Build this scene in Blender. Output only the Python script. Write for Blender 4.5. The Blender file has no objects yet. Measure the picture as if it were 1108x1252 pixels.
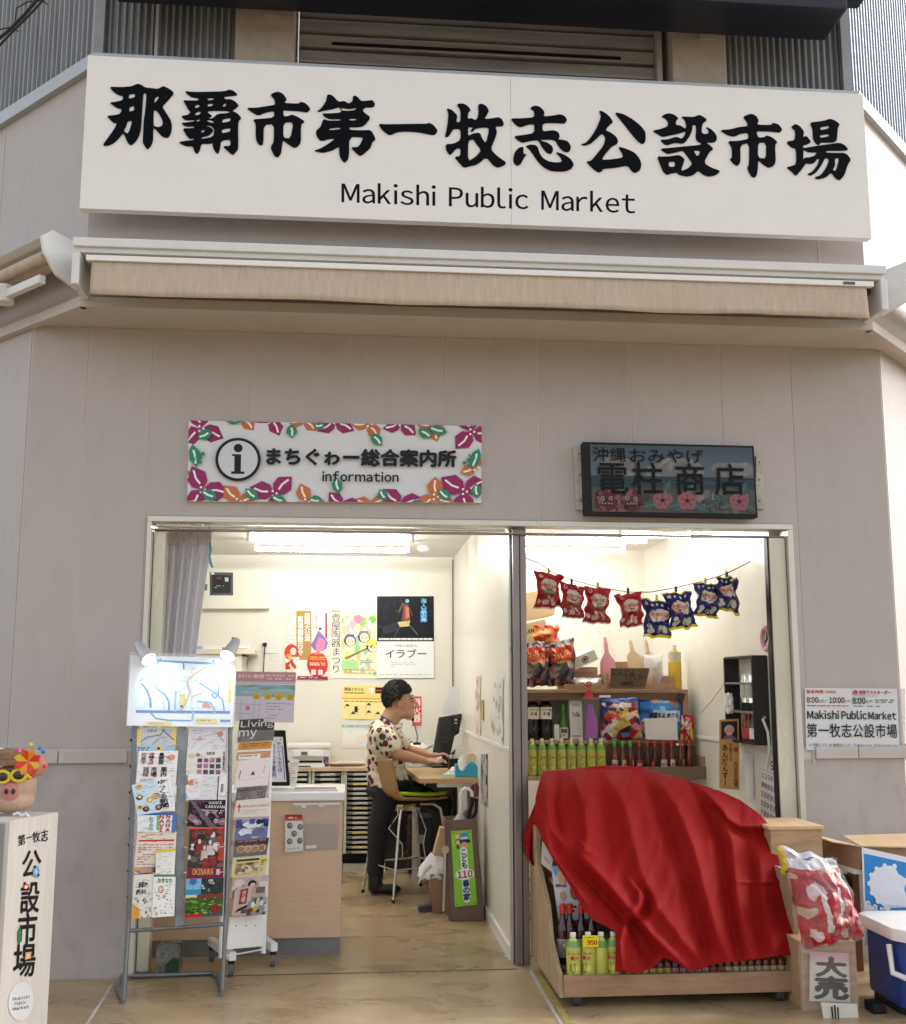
import bpy, bmesh, math, random
from mathutils import Vector, Matrix, noise
from mathutils.geometry import tessellate_polygon
rad = math.radians
SC = bpy.context.scene
COL = SC.collection
# ------------------------------------------------------------------ camera
FPX = 1347.7; YAW = rad(5.24); PIT = rad(8.84); CAM = Vector((0, -5.7, 1.4))
FWD = Vector((math.sin(YAW)*math.cos(PIT), math.cos(YAW)*math.cos(PIT), math.sin(PIT)))
RGT = Vector((math.cos(YAW), -math.sin(YAW), 0)); UPV = RGT.cross(FWD)
cd = bpy.data.cameras.new('camera'); cam = bpy.data.objects.new('camera', cd); COL.objects.link(cam)
cam.matrix_world = Matrix.Translation(CAM) @ Matrix((RGT, UPV, -FWD)).transposed().to_4x4()
cd.sensor_fit = 'HORIZONTAL'; cd.sensor_width = 36; cd.lens = 36*FPX/1108; cd.clip_start = .05; cd.clip_end = 300
SC.camera = cam
def ray(x, y): return FWD + RGT*((x-554)/FPX) - UPV*((y-626)/FPX)
def at(x, y, Y=0.0):
    d = ray(x, y); return CAM + d*((Y-CAM.y)/d.y)
def fl(x, y, z=0.0):
    d = ray(x, y); return CAM + d*((z-CAM.z)/d.z)
def onp(P, n):
    P = Vector(P); n = Vector(n)
    def f(x, y):
        d = ray(x, y); return CAM + d*((P-CAM).dot(n)/d.dot(n))
    return f
def PY(Y): return lambda x, y: at(x, y, Y)
def PX(X): return onp((X, 0, 0), (1, 0, 0))
# ------------------------------------------------------------------ light
SUN_EL, SUN_AZ = 34, 75            # degrees; azimuth measured from +Y towards +X
w = bpy.data.worlds.new('World'); SC.world = w; w.use_nodes = True
nt = w.node_tree; bg = nt.nodes['Background']
sky = nt.nodes.new('ShaderNodeTexSky'); sky.sky_type = 'NISHITA'; sky.sun_disc = False
sky.sun_elevation = rad(SUN_EL); sky.sun_rotation = rad(SUN_AZ); sky.air_density = 1.0; sky.dust_density = 2.5; sky.ozone_density = 1.0
hs = nt.nodes.new('ShaderNodeHueSaturation'); hs.inputs['Saturation'].default_value = .28
nt.links.new(sky.outputs[0], hs.inputs['Color']); nt.links.new(hs.outputs[0], bg.inputs['Color'])
bg.inputs['Strength'].default_value = .15
sl = bpy.data.lights.new('sun', 'SUN'); sl.energy = .55; sl.angle = rad(12); sl.color = (1, .96, .92)
so = bpy.data.objects.new('sun', sl); COL.objects.link(so)
sd = Vector((math.sin(rad(SUN_AZ))*math.cos(rad(SUN_EL)), math.cos(rad(SUN_AZ))*math.cos(rad(SUN_EL)), math.sin(rad(SUN_EL))))
so.rotation_euler = sd.to_track_quat('Z', 'Y').to_euler(); so.location = (8, 2, 8)
SC.view_settings.view_transform = 'Standard'; SC.view_settings.look = 'None'; SC.view_settings.gamma = 1
SC.view_settings.use_curve_mapping = False; SC.view_settings.exposure = 1.15
TUBE = 40.0                        # strength of the fluorescent tubes
SC.render.engine = 'CYCLES'
SC.cycles.use_denoising = True; SC.cycles.max_bounces = 8; SC.cycles.sample_clamp_indirect = 6
# ------------------------------------------------------------------ colours and materials
def lin(h):
    if not isinstance(h, str): return tuple(h)[:3]
    h = h.lstrip('#'); o = []
    for i in (0, 2, 4):
        v = int(h[i:i+2], 16)/255; o.append(v/12.92 if v <= .04045 else ((v+.055)/1.055)**2.4)
    return tuple(o)
MATS = {}
def mat(name, col='888888', rough=.6, metal=0, var=.12, scale=6, bump=.0, bscale=120, stretch=(1, 1, 1), alpha=1, trans=0, ior=1.45, coat=0, emis=0, spec=.5, sheen=0, dirt=0, sub=0, rnd=0):
    if name in MATS: return MATS[name]
    m = bpy.data.materials.new(name); m.use_nodes = True; t = m.node_tree; N = t.nodes; L = t.links
    b = N['Principled BSDF']; c = lin(col)
    b.inputs['Roughness'].default_value = rough; b.inputs['Metallic'].default_value = metal
    b.inputs['IOR'].default_value = ior; b.inputs['Specular IOR Level'].default_value = spec
    b.inputs['Coat Weight'].default_value = coat; b.inputs['Sheen Weight'].default_value = sheen
    b.inputs['Transmission Weight'].default_value = trans; b.inputs['Alpha'].default_value = alpha
    if sub: b.inputs['Subsurface Weight'].default_value = sub; b.inputs['Subsurface Radius'].default_value = (.012, .005, .003)
    b.inputs['Base Color'].default_value = (*c, 1)
    if emis:
        b.inputs['Emission Color'].default_value = (*c, 1); b.inputs['Emission Strength'].default_value = emis
    tc = N.new('ShaderNodeTexCoord'); mp = N.new('ShaderNodeMapping'); mp.inputs['Scale'].default_value = stretch
    L.new(tc.outputs['Object'], mp.inputs['Vector'])
    if var:
        n = N.new('ShaderNodeTexNoise'); n.inputs['Scale'].default_value = scale; n.inputs['Detail'].default_value = 6; n.inputs['Roughness'].default_value = .6
        L.new(mp.outputs[0], n.inputs['Vector'])
        r = N.new('ShaderNodeMapRange'); r.inputs['From Min'].default_value = .3; r.inputs['From Max'].default_value = .7
        r.inputs['To Min'].default_value = 1-var; r.inputs['To Max'].default_value = 1+var
        L.new(n.outputs['Fac'], r.inputs['Value'])
        v = N.new('ShaderNodeVectorMath'); v.operation = 'SCALE'; v.inputs[0].default_value = c
        L.new(r.outputs[0], v.inputs['Scale']); src = v.outputs[0]
        if dirt:
            n2 = N.new('ShaderNodeTexNoise'); n2.inputs['Scale'].default_value = scale*3; n2.inputs['Detail'].default_value = 9
            L.new(mp.outputs[0], n2.inputs['Vector'])
            r3 = N.new('ShaderNodeMapRange'); r3.inputs['From Min'].default_value = .52; r3.inputs['From Max'].default_value = .72; r3.inputs['To Max'].default_value = dirt
            L.new(n2.outputs['Fac'], r3.inputs['Value'])
            mx = N.new('ShaderNodeMix'); mx.data_type = 'RGBA'; mx.inputs['B'].default_value = (c[0]*.35, c[1]*.33, c[2]*.3, 1)
            L.new(r3.outputs[0], mx.inputs['Factor']); L.new(src, mx.inputs['A']); src = mx.outputs['Result']
        if rnd:
            oi = N.new('ShaderNodeObjectInfo'); ro = N.new('ShaderNodeMapRange'); ro.inputs['To Min'].default_value = 1-rnd; ro.inputs['To Max'].default_value = 1+rnd
            L.new(oi.outputs['Random'], ro.inputs['Value']); vv = N.new('ShaderNodeVectorMath'); vv.operation = 'SCALE'; L.new(src, vv.inputs[0]); L.new(ro.outputs[0], vv.inputs['Scale']); src = vv.outputs[0]
        L.new(src, b.inputs['Base Color'])
        r2 = N.new('ShaderNodeMapRange'); r2.inputs['To Min'].default_value = max(0, rough-.08); r2.inputs['To Max'].default_value = min(1, rough+.1)
        L.new(n.outputs['Fac'], r2.inputs['Value']); L.new(r2.outputs[0], b.inputs['Roughness'])
    if bump:
        n3 = N.new('ShaderNodeTexNoise'); n3.inputs['Scale'].default_value = bscale; n3.inputs['Detail'].default_value = 4
        L.new(mp.outputs[0], n3.inputs['Vector'])
        bp = N.new('ShaderNodeBump'); bp.inputs['Strength'].default_value = bump; bp.inputs['Distance'].default_value = .004
        L.new(n3.outputs['Fac'], bp.inputs['Height']); L.new(bp.outputs[0], b.inputs['Normal'])
    MATS[name] = m; return m
def ink(name, rough=.5, coat=0, bump=0, emis=0, metal=0, spec=.22, alpha=1):
    """printed matter: the colours are stored on the faces"""
    if name in MATS: return MATS[name]
    m = bpy.data.materials.new(name); m.use_nodes = True; t = m.node_tree; b = t.nodes['Principled BSDF']
    a = t.nodes.new('ShaderNodeAttribute'); a.attribute_name = 'Col'
    n = t.nodes.new('ShaderNodeTexNoise'); n.inputs['Scale'].default_value = 90; n.inputs['Detail'].default_value = 5
    tc = t.nodes.new('ShaderNodeTexCoord'); t.links.new(tc.outputs['Object'], n.inputs['Vector'])
    r = t.nodes.new('ShaderNodeMapRange'); r.inputs['From Min'].default_value = .3; r.inputs['From Max'].default_value = .7; r.inputs['To Min'].default_value = .975; r.inputs['To Max'].default_value = 1.02
    t.links.new(n.outputs['Fac'], r.inputs['Value'])
    v = t.nodes.new('ShaderNodeVectorMath'); v.operation = 'SCALE'; t.links.new(a.outputs['Color'], v.inputs[0]); t.links.new(r.outputs[0], v.inputs['Scale'])
    t.links.new(v.outputs[0], b.inputs['Base Color']); b.inputs['Roughness'].default_value = rough; b.inputs['Coat Weight'].default_value = coat
    b.inputs['Metallic'].default_value = metal; b.inputs['Specular IOR Level'].default_value = spec; b.inputs['Alpha'].default_value = alpha
    if emis:
        t.links.new(a.outputs['Color'], b.inputs['Emission Color']); b.inputs['Emission Strength'].default_value = emis
    if bump:
        n3 = t.nodes.new('ShaderNodeTexNoise'); n3.inputs['Scale'].default_value = 25; n3.inputs['Detail'].default_value = 3
        t.links.new(tc.outputs['Object'], n3.inputs['Vector'])
        bp = t.nodes.new('ShaderNodeBump'); bp.inputs['Strength'].default_value = bump; bp.inputs['Distance'].default_value = .01
        t.links.new(n3.outputs['Fac'], bp.inputs['Height']); t.links.new(bp.outputs[0], b.inputs['Normal'])
    MATS[name] = m; return m
# ------------------------------------------------------------------ things and parts
WM = {}
def thing(name, label, cat, loc=(0, 0, 0), rotz=0, group=None):
    o = bpy.data.objects.new(name, None); COL.objects.link(o); o.empty_display_size = .1
    o.location = loc; o.rotation_euler = (0, 0, rotz); o['label'] = label; o['category'] = cat
    if group: o['group'] = group
    WM[o.name] = Matrix.Translation(Vector(loc)) @ Matrix.Rotation(rotz, 4, 'Z'); return o
def tag(o, label, cat, group=None):
    o['label'] = label; o['category'] = cat
    if group: o['group'] = group
    return o
def link(name, me, m, parent=None, local=False, origin=None):
    """verts are world coordinates unless local"""
    if m is not None:
        me.materials.clear(); me.materials.append(m)
    o = bpy.data.objects.new(name, me); COL.objects.link(o)
    if parent is not None:
        PM = WM[parent.name]
        if not local: me.transform(PM.inverted())
        o.parent = parent; WM[o.name] = PM.copy()
    else:
        if origin is None and not local and len(me.vertices):
            xs = [v.co for v in me.vertices]
            origin = Vector(((min(c.x for c in xs)+max(c.x for c in xs))/2, (min(c.y for c in xs)+max(c.y for c in xs))/2, min(c.z for c in xs)))
        if origin is not None and not local:
            me.transform(Matrix.Translation(-Vector(origin))); o.location = origin
        WM[o.name] = Matrix.Translation(Vector(origin or (0, 0, 0)))
    return o
class MB:
    def __init__(s): s.v = []; s.f = []; s.sm = False
    def add(s, vs, fs):
        k = len(s.v); s.v += [Vector(p) for p in vs]; s.f += [tuple(i+k for i in f) for f in fs]; return s
    def box(s, x0, y0, z0, x1, y1, z1):
        return s.add([(x0, y0, z0), (x1, y0, z0), (x1, y1, z0), (x0, y1, z0), (x0, y0, z1), (x1, y0, z1), (x1, y1, z1), (x0, y1, z1)],
                     [(0, 3, 2, 1), (4, 5, 6, 7), (0, 1, 5, 4), (1, 2, 6, 5), (2, 3, 7, 6), (3, 0, 4, 7)])
    def cbox(s, c, d, rz=0, rx=0, ry=0):
        M = Matrix.Translation(Vector(c)) @ Matrix.Rotation(rz, 4, 'Z') @ Matrix.Rotation(ry, 4, 'Y') @ Matrix.Rotation(rx, 4, 'X')
        k = len(s.v); s.box(-d[0]/2, -d[1]/2, -d[2]/2, d[0]/2, d[1]/2, d[2]/2)
        for i in range(k, len(s.v)): s.v[i] = M @ s.v[i]
        return s
    def slab(s, pts, off):
        """polygon pts extruded by vector off"""
        n = len(pts); off = Vector(off); pts = [Vector(p) for p in pts]
        nn = sum(((pts[i]-pts[0]).cross(pts[(i+1) % n]-pts[0]) for i in range(n)), Vector())
        if nn.dot(off) > 0: pts = pts[::-1]
        return s.add(pts + [p+off for p in pts], [tuple(range(n)), tuple(range(2*n-1, n-1, -1))] + [(i, i+n, (i+1) % n+n, (i+1) % n) for i in range(n)])
    def tube(s, pts, r, n=8, cap=True):
        pts = [Vector(p) for p in pts]; R = r if isinstance(r, (list, tuple)) else [r]*len(pts)
        k = len(s.v); prev = None
        for i, p in enumerate(pts):
            d = (pts[min(i+1, len(pts)-1)]-pts[max(i-1, 0)]).normalized()
            if prev is None: a = d.orthogonal().normalized()
            else:
                a = prev - d*prev.dot(d); a = a.normalized() if a.length > 1e-6 else d.orthogonal().normalized()
            prev = a; b = d.cross(a)
            for j in range(n):
                t = 2*math.pi*j/n; s.v.append(p + (a*math.cos(t)+b*math.sin(t))*R[i])
        for i in range(len(pts)-1):
            for j in range(n):
                s.f.append((k+i*n+j, k+i*n+(j+1) % n, k+(i+1)*n+(j+1) % n, k+(i+1)*n+j))
        if cap:
            s.f.append(tuple(k+j for j in range(n-1, -1, -1))); s.f.append(tuple(k+(len(pts)-1)*n+j for j in range(n)))
        return s
    def lathe(s, prof, c=(0, 0, 0), n=20, sq=0, cap=True):
        k = len(s.v); c = Vector(c)
        for r, z in prof:
            for j in range(n):
                t = 2*math.pi*j/n; q = 1
                if sq: q = 1/max(abs(math.cos(t)), abs(math.sin(t)))**sq
                s.v.append(c+Vector((r*q*math.cos(t), r*q*math.sin(t), z)))
        for i in range(len(prof)-1):
            for j in range(n): s.f.append((k+i*n+j, k+i*n+(j+1) % n, k+(i+1)*n+(j+1) % n, k+(i+1)*n+j))
        if cap:
            s.f.append(tuple(k+j for j in range(n-1, -1, -1))); s.f.append(tuple(k+(len(prof)-1)*n+j for j in range(n)))
        return s
    def ball(s, c, r, n=12, m=8):
        r = r if isinstance(r, (tuple, list)) else (r, r, r); k = len(s.v); c = Vector(c)
        for i in range(1, m):
            p = math.pi*i/m
            for j in range(n):
                t = 2*math.pi*j/n; s.v.append(c+Vector((r[0]*math.sin(p)*math.cos(t), r[1]*math.sin(p)*math.sin(t), -r[2]*math.cos(p))))
        for i in range(m-2):
            for j in range(n): s.f.append((k+i*n+j, k+i*n+(j+1) % n, k+(i+1)*n+(j+1) % n, k+(i+1)*n+j))
        s.v += [c-Vector((0, 0, r[2])), c+Vector((0, 0, r[2]))]; q = len(s.v)
        for j in range(n): s.f.append((k+(j+1) % n, k+j, q-2)); s.f.append((k+(m-2)*n+j, k+(m-2)*n+(j+1) % n, q-1))
        return s
    def grid(s, fn, nu, nv):
        k = len(s.v)
        for j in range(nv+1):
            for i in range(nu+1): s.v.append(Vector(fn(i/nu, j/nv)))
        for j in range(nv):
            for i in range(nu):
                a = k+j*(nu+1)+i; s.f.append((a, a+nu+1, a+nu+2, a+1))
        return s
    def mesh(s, name='mesh', bevel=0, smooth=False, seg=2):
        me = bpy.data.meshes.new(name); me.from_pydata([tuple(v) for v in s.v], [], s.f)
        if bevel:
            bm = bmesh.new(); bm.from_mesh(me)
            bm.normal_update()
            es = [e for e in bm.edges if len(e.link_faces) == 2 and e.calc_face_angle(0) > .5]
            bmesh.ops.bevel(bm, geom=es, offset=bevel, segments=seg, affect='EDGES', profile=.7, clamp_overlap=True)
            bm.to_mesh(me); bm.free()
        if smooth or s.sm:
            me.polygons.foreach_set('use_smooth', [True]*len(me.polygons))
            try: me.set_sharp_from_angle(angle=rad(42))
            except Exception: pass
        me.update(); return me
    def build(s, name, m, parent=None, bevel=0, smooth=False, local=False, origin=None, seg=2):
        return link(name, s.mesh(name, bevel, smooth, seg), m, parent, local, origin)
def struct(o): o['kind'] = 'structure'; return o
def stuff(o): o['kind'] = 'stuff'; return o
def dup(root, loc, rotz=None, label=None, group=None):
    def cp(o, par):
        c = o.copy(); COL.objects.link(c); c.parent = par
        for ch in o.children: cp(ch, c)
        return c
    r = cp(root, None); r.location = loc
    if rotz is not None: r.rotation_euler = (0, 0, rotz)
    if label: r['label'] = label
    if group: r['group'] = group
    return r
# ------------------------------------------------------------------ lettering
_fc = {}
def glyphs(s, bold=0.0):
    k = (s, bold)
    if k not in _fc and all(32 <= ord(c) < 127 for c in s) and any(c.isalnum() for c in s): return latin(s)
    if k not in _fc:
        c = bpy.data.curves.new('lettering', 'FONT'); c.body = s; c.size = 1; c.offset = bold; c.resolution_u = 3
        o = bpy.data.objects.new('lettering', c); COL.objects.link(o)
        me = o.to_mesh(); vs = [(v.co.x, v.co.y) for v in me.vertices]; fs = [tuple(p.vertices) for p in me.polygons]
        o.to_mesh_clear(); bpy.data.objects.remove(o); bpy.data.curves.remove(c)
        if not vs: vs = [(0, 0), (1, 1)]
        xs = [v[0] for v in vs]; ys = [v[1] for v in vs]
        _fc[k] = (vs, fs, min(xs), min(ys), max(xs), max(ys))
    return _fc[k]
class Sheet:
    """flat print in 0..1 coordinates, u to the right, v DOWN"""
    def __init__(s, base='f2efe8', asp=1.0):
        s.asp = asp; s.P = []; s.F = []; s.C = []; s.lay = 0; s.base = base
    def _add(s, pts, fs, col):
        k = len(s.P); s.lay += 1; c = lin(col); s.P += [(p[0], p[1], s.lay) for p in pts]
        for f in fs: s.F.append(tuple(i+k for i in f)); s.C.append(c)
        return s
    def rect(s, x0, y0, x1, y1, col): return s._add([(x0, y0), (x1, y0), (x1, y1), (x0, y1)], [(0, 3, 2, 1)], col)
    def poly(s, pts, col, holes=()):
        loops = [[Vector((p[0], p[1], 0)) for p in pts]] + [[Vector((p[0], p[1], 0)) for p in h] for h in holes]
        fl_ = [p for l in loops for p in l]; tr = tessellate_polygon(loops)
        out = []
        for a, b, c in tr:
            A, B, C_ = fl_[a], fl_[b], fl_[c]
            out.append((a, b, c) if (B-A).cross(C_-A).z < 0 else (a, c, b))
        return s._add([(p.x, p.y) for p in fl_], out, col)
    def disc(s, x, y, r, col, n=20, ry=None):
        ry = ry or r*s.asp
        return s._add([(x+r*math.cos(2*math.pi*i/n), y-ry*math.sin(2*math.pi*i/n)) for i in range(n)], [tuple(range(n))], col)
    def line(s, pts, wd, col):
        for a, b in zip(pts, pts[1:]):
            dx, dy = b[0]-a[0], (b[1]-a[1])/s.asp; l = math.hypot(dx, dy) or 1; nx, ny = -dy/l*wd/2, dx/l*wd/2*s.asp
            s.poly([(a[0]+nx, a[1]+ny), (b[0]+nx, b[1]+ny), (b[0]-nx, b[1]-ny), (a[0]-nx, a[1]-ny)], col)
        return s
    def text(s, t, x0, y0, x1, y1, col='111111', bold=0.0):
        vs, fs, a, b, c, d = glyphs(t, 0); sx = (x1-x0)/max(c-a, 1e-6); sy = (y1-y0)/max(d-b, 1e-6)
        s._add([(x0+(x-a)*sx, y1-(y-b)*sy) for x, y in vs], fs, col)
        if bold:
            h = y1-y0; bx = bold*h*1.1/s.asp if s.asp else bold*h
            for dx, dy in ((bx, 0), (-bx, 0), (0, bold*h), (0, -bold*h)): s._add([(x0+dx+(x-a)*sx, y1+dy-(y-b)*sy) for x, y in vs], fs, col)
        return s
    def em(s, t, x0, y0, x1, y1, col='111111', bold=0.0, rot=False):
        """one full-width character in its cell"""
        vs, fs, *_ = glyphs(t, 0); _, _, a, b, c, d = glyphs('国', 0)
        m = max(c-a, d-b)*1.06; cx, cy = (a+c)/2, (b+d)/2
        o = []
        for x, y in vs:
            X, Y = (x-cx)/m, (y-cy)/m
            if rot: X, Y = -Y, X; X = -X
            o.append(((x0+x1)/2+X*(x1-x0), (y0+y1)/2-Y*(y1-y0)))
        if rot: fs = [f[::-1] for f in fs]
        s._add(o, fs, col)
        if bold:
            bx, by = bold*(x1-x0), bold*(y1-y0)
            for dx, dy in ((bx, 0), (-bx, 0), (0, by), (0, -by)): s._add([(p[0]+dx, p[1]+dy) for p in o], fs, col)
        return s
    def vtext(s, t, x0, y0, x1, y1, col='111111', bold=0.0):
        n = len(t); h = (y1-y0)/n
        for i, ch in enumerate(t):
            if ch == ' ': continue
            s.em(ch, x0, y0+i*h, x1, y0+(i+1)*h, col, bold, rot=ch in 'ー~')
        return s
    def greek(s, x0, y0, x1, y1, n, col='444444', seed=1, fill=.55, gap=.25):
        R = random.Random(seed); h = (y1-y0)/n; pts = []; fs = []
        for i in range(n):
            x = x0
            while x < x1:
                wd = (x1-x0)*R.uniform(.02, .12)
                if R.random() < .9:
                    k = len(pts); e = min(x+wd, x1); yy = y0+i*h+h*(1-fill)/2; pts += [(x, yy), (e, yy), (e, yy+h*fill), (x, yy+h*fill)]; fs.append((k, k+3, k+2, k+1))
                x += wd*(1+gap)
                if R.random() < .05: break
        return s._add(pts, fs, col)
    def photo(s, x0, y0, x1, y1, pal, n=30, seed=1, size=.18):
        R = random.Random(seed); s.rect(x0, y0, x1, y1, pal[0]); W, H = x1-x0, y1-y0
        for i in range(n):
            r = R.uniform(.25, 1)*size; cx, cy = x0+W*R.uniform(0, 1), y0+H*R.uniform(0, 1); m = R.randint(5, 9); a0 = R.random()*6
            s.poly([(min(x1, max(x0, cx+W*r*R.uniform(.6, 1.1)*math.cos(a0+6.283*k/m))), min(y1, max(y0, cy+H*r*R.uniform(.6, 1.1)*math.sin(a0+6.283*k/m)))) for k in range(m)], R.choice(pal[1:]))
        return s
    def build(s, name, m, fn, parent=None, dz=6e-5, back=None, off=.0004, nrm=None, origin=None, local=False):
        """fn(u,v) -> world point; base slab of thickness `back`"""
        p0, pu, pv = Vector(fn(.5, .5)), Vector(fn(.51, .5)), Vector(fn(.5, .51))
        n = (pu-p0).cross(p0-pv).normalized() if nrm is None else Vector(nrm)
        V = []; F = []; C = []
        if back is not None:
            c = [Vector(fn(0, 0)), Vector(fn(0, 1)), Vector(fn(1, 1)), Vector(fn(1, 0))]
            V += [tuple(q) for q in c] + [tuple(q-n*back) for q in c]
            F += [(0, 1, 2, 3), (7, 6, 5, 4), (0, 4, 5, 1), (1, 5, 6, 2), (2, 6, 7, 3), (3, 7, 4, 0)]; C += [lin(s.base)]*6
        k = len(V)
        for (u, v, l) in s.P: V.append(tuple(Vector(fn(u, v)) + n*(off+l*dz)))
        for f, c in zip(s.F, s.C): F.append(tuple(i+k for i in f)); C.append(c)
        me = bpy.data.meshes.new(name); me.from_pydata(V, [], F)
        ca = me.color_attributes.new('Col', 'FLOAT_COLOR', 'CORNER'); buf = []
        for p in me.polygons:
            c = C[p.index]; buf += [c[0], c[1], c[2], 1.0]*p.loop_total
        ca.data.foreach_set('color', buf); me.update()
        return link(name, me, m, parent, local, origin)
def quad(c):
    """c: TL TR BR BL world points"""
    a, b, d, e = [Vector(q) for q in c]
    return lambda u, v: (a*(1-u)+b*u)*(1-v) + (e*(1-u)+d*u)*v
def pxq(pts, pl): return [pl(*p) for p in pts]
def rc(x0, y0, x1, y1): return [(x0, y0), (x1, y0), (x1, y1), (x0, y1)]
def curl(c, amt=.01):
    a = quad(c); n = (Vector(c[1])-Vector(c[0])).cross(Vector(c[0])-Vector(c[3])).normalized()
    return lambda u, v: a(u, v) + n*amt*math.sin(3.1*u)*(1-v)
def remesh(mb, voxel, smooth=4, name='shape'):
    me = mb.mesh(name); o = bpy.data.objects.new('tmp', me); COL.objects.link(o)
    r = o.modifiers.new('r', 'REMESH'); r.mode = 'VOXEL'; r.voxel_size = voxel
    if smooth:
        q = o.modifiers.new('s', 'SMOOTH'); q.factor = .5; q.iterations = smooth
    bpy.context.view_layer.update()
    dg = bpy.context.evaluated_depsgraph_get(); n = bpy.data.meshes.new_from_object(o.evaluated_get(dg))
    bpy.data.objects.remove(o); n.polygons.foreach_set('use_smooth', [True]*len(n.polygons)); n.name = name; return n
def facecol(me, fn):
    ca = me.color_attributes.new('Col', 'FLOAT_COLOR', 'POINT'); buf = []
    for v in me.vertices: buf += [*fn(v.co), 1.0]
    ca.data.foreach_set('color', buf)
def latin(t):
    vs, fs, x = [], [], 0.0
    for ch in t:
        if ch == ' ': x += .42; continue
        g = glyphs(chr(ord(ch)+0xFEE0), 0); k = len(vs); vs += [(p[0]-g[2]+x, p[1]) for p in g[0]]; fs += [tuple(i+k for i in f) for f in g[1]]; x += g[4]-g[2]+.13
    xs = [v[0] for v in vs]; ys = [v[1] for v in vs]; _fc[(t, 0)] = (vs, fs, min(xs), min(ys), max(xs), max(ys)); return _fc[(t, 0)]
# shared materials
M = dict(
 panel=mat('wall_panel_paint', (.445, .402, .382), .45, var=.025, scale=2.5, stretch=(1.5, 1.5, .6), bump=.05, bscale=40, dirt=.1, rnd=.025),
 panel2=mat('dado_paint', (.435, .393, .374), .45, var=.06, scale=3, stretch=(1.2, 1.2, .8), bump=.06, bscale=60, dirt=.22),
 caulk=mat('caulk', (.58, .54, .50), .7, var=.05),
 fascia=mat('fascia_paint', (.52, .485, .45), .5, var=.04, scale=2, stretch=(1.5, 1.5, .8), bump=.03, dirt=.12),
 rail=mat('rail_metal', (.5, .47, .45), .35, .2, var=.06),
 white=mat('white_paint', (.8, .79, .77), .35, var=.03),
 inwall=mat('interior_wall', (.78, .755, .68), .35, var=.025, scale=2),
 ceil=mat('ceiling_paint', (.82, .8, .75), .6, var=.02),
 steel=mat('frame_metal', (.62, .6, .54), .3, .35, var=.05),
 pillar=mat('pillar_metal', (.26, .22, .21), .3, .75, var=.12, scale=5, stretch=(1, 1, .3)),
 grey=mat('grey_tube_metal', (.2, .21, .22), .38, .6, var=.15, scale=30, dirt=.3),
 chrome=mat('chrome', (.7, .7, .7), .18, 1, var=.04),
 black=mat('black_plastic', (.009, .009, .01), .5, var=.1, spec=.3),
 dark=mat('dark_display', (.010, .012, .022), .35, var=.1, scale=3),
 wood=mat('pine_wood', (.34, .205, .12), .55, var=.22, scale=5, stretch=(1, 8, 8), bump=.15, bscale=40),
 woodx=mat('pine_plank', (.36, .225, .13), .6, var=.28, scale=7, stretch=(1, 9, 9), bump=.2, bscale=40, dirt=.25),
 ply=mat('old_plywood', (.38, .27, .16), .65, var=.2, scale=6, stretch=(5, 5, .6), bump=.1, dirt=.3),
 beech=mat('beech_laminate', (.62, .43, .29), .42, var=.07, scale=4, stretch=(1, 1, 12)),
 card=mat('cardboard', (.33, .215, .13), .8, var=.12, scale=9, bump=.15, bscale=60, dirt=.2),
 card2=mat('pale_cardboard', (.52, .37, .2), .8, var=.06, scale=8, bump=.05),
 paper=mat('paper', (.78, .77, .74), .7, var=.02),
 plast=mat('white_plastic', (.75, .74, .72), .35, var=.03),
 glass=mat('clear_plastic', (.9, .92, .93), .12, alpha=.06, var=0, coat=.4),
 tyre=mat('rubber', (.05, .05, .055), .6, var=.2, scale=30),
)
PR = ink('print', .5); PRG = ink('glossy_print', .4, coat=.08); PRB = ink('foil_print', .3, coat=.5, bump=.8)
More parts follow.
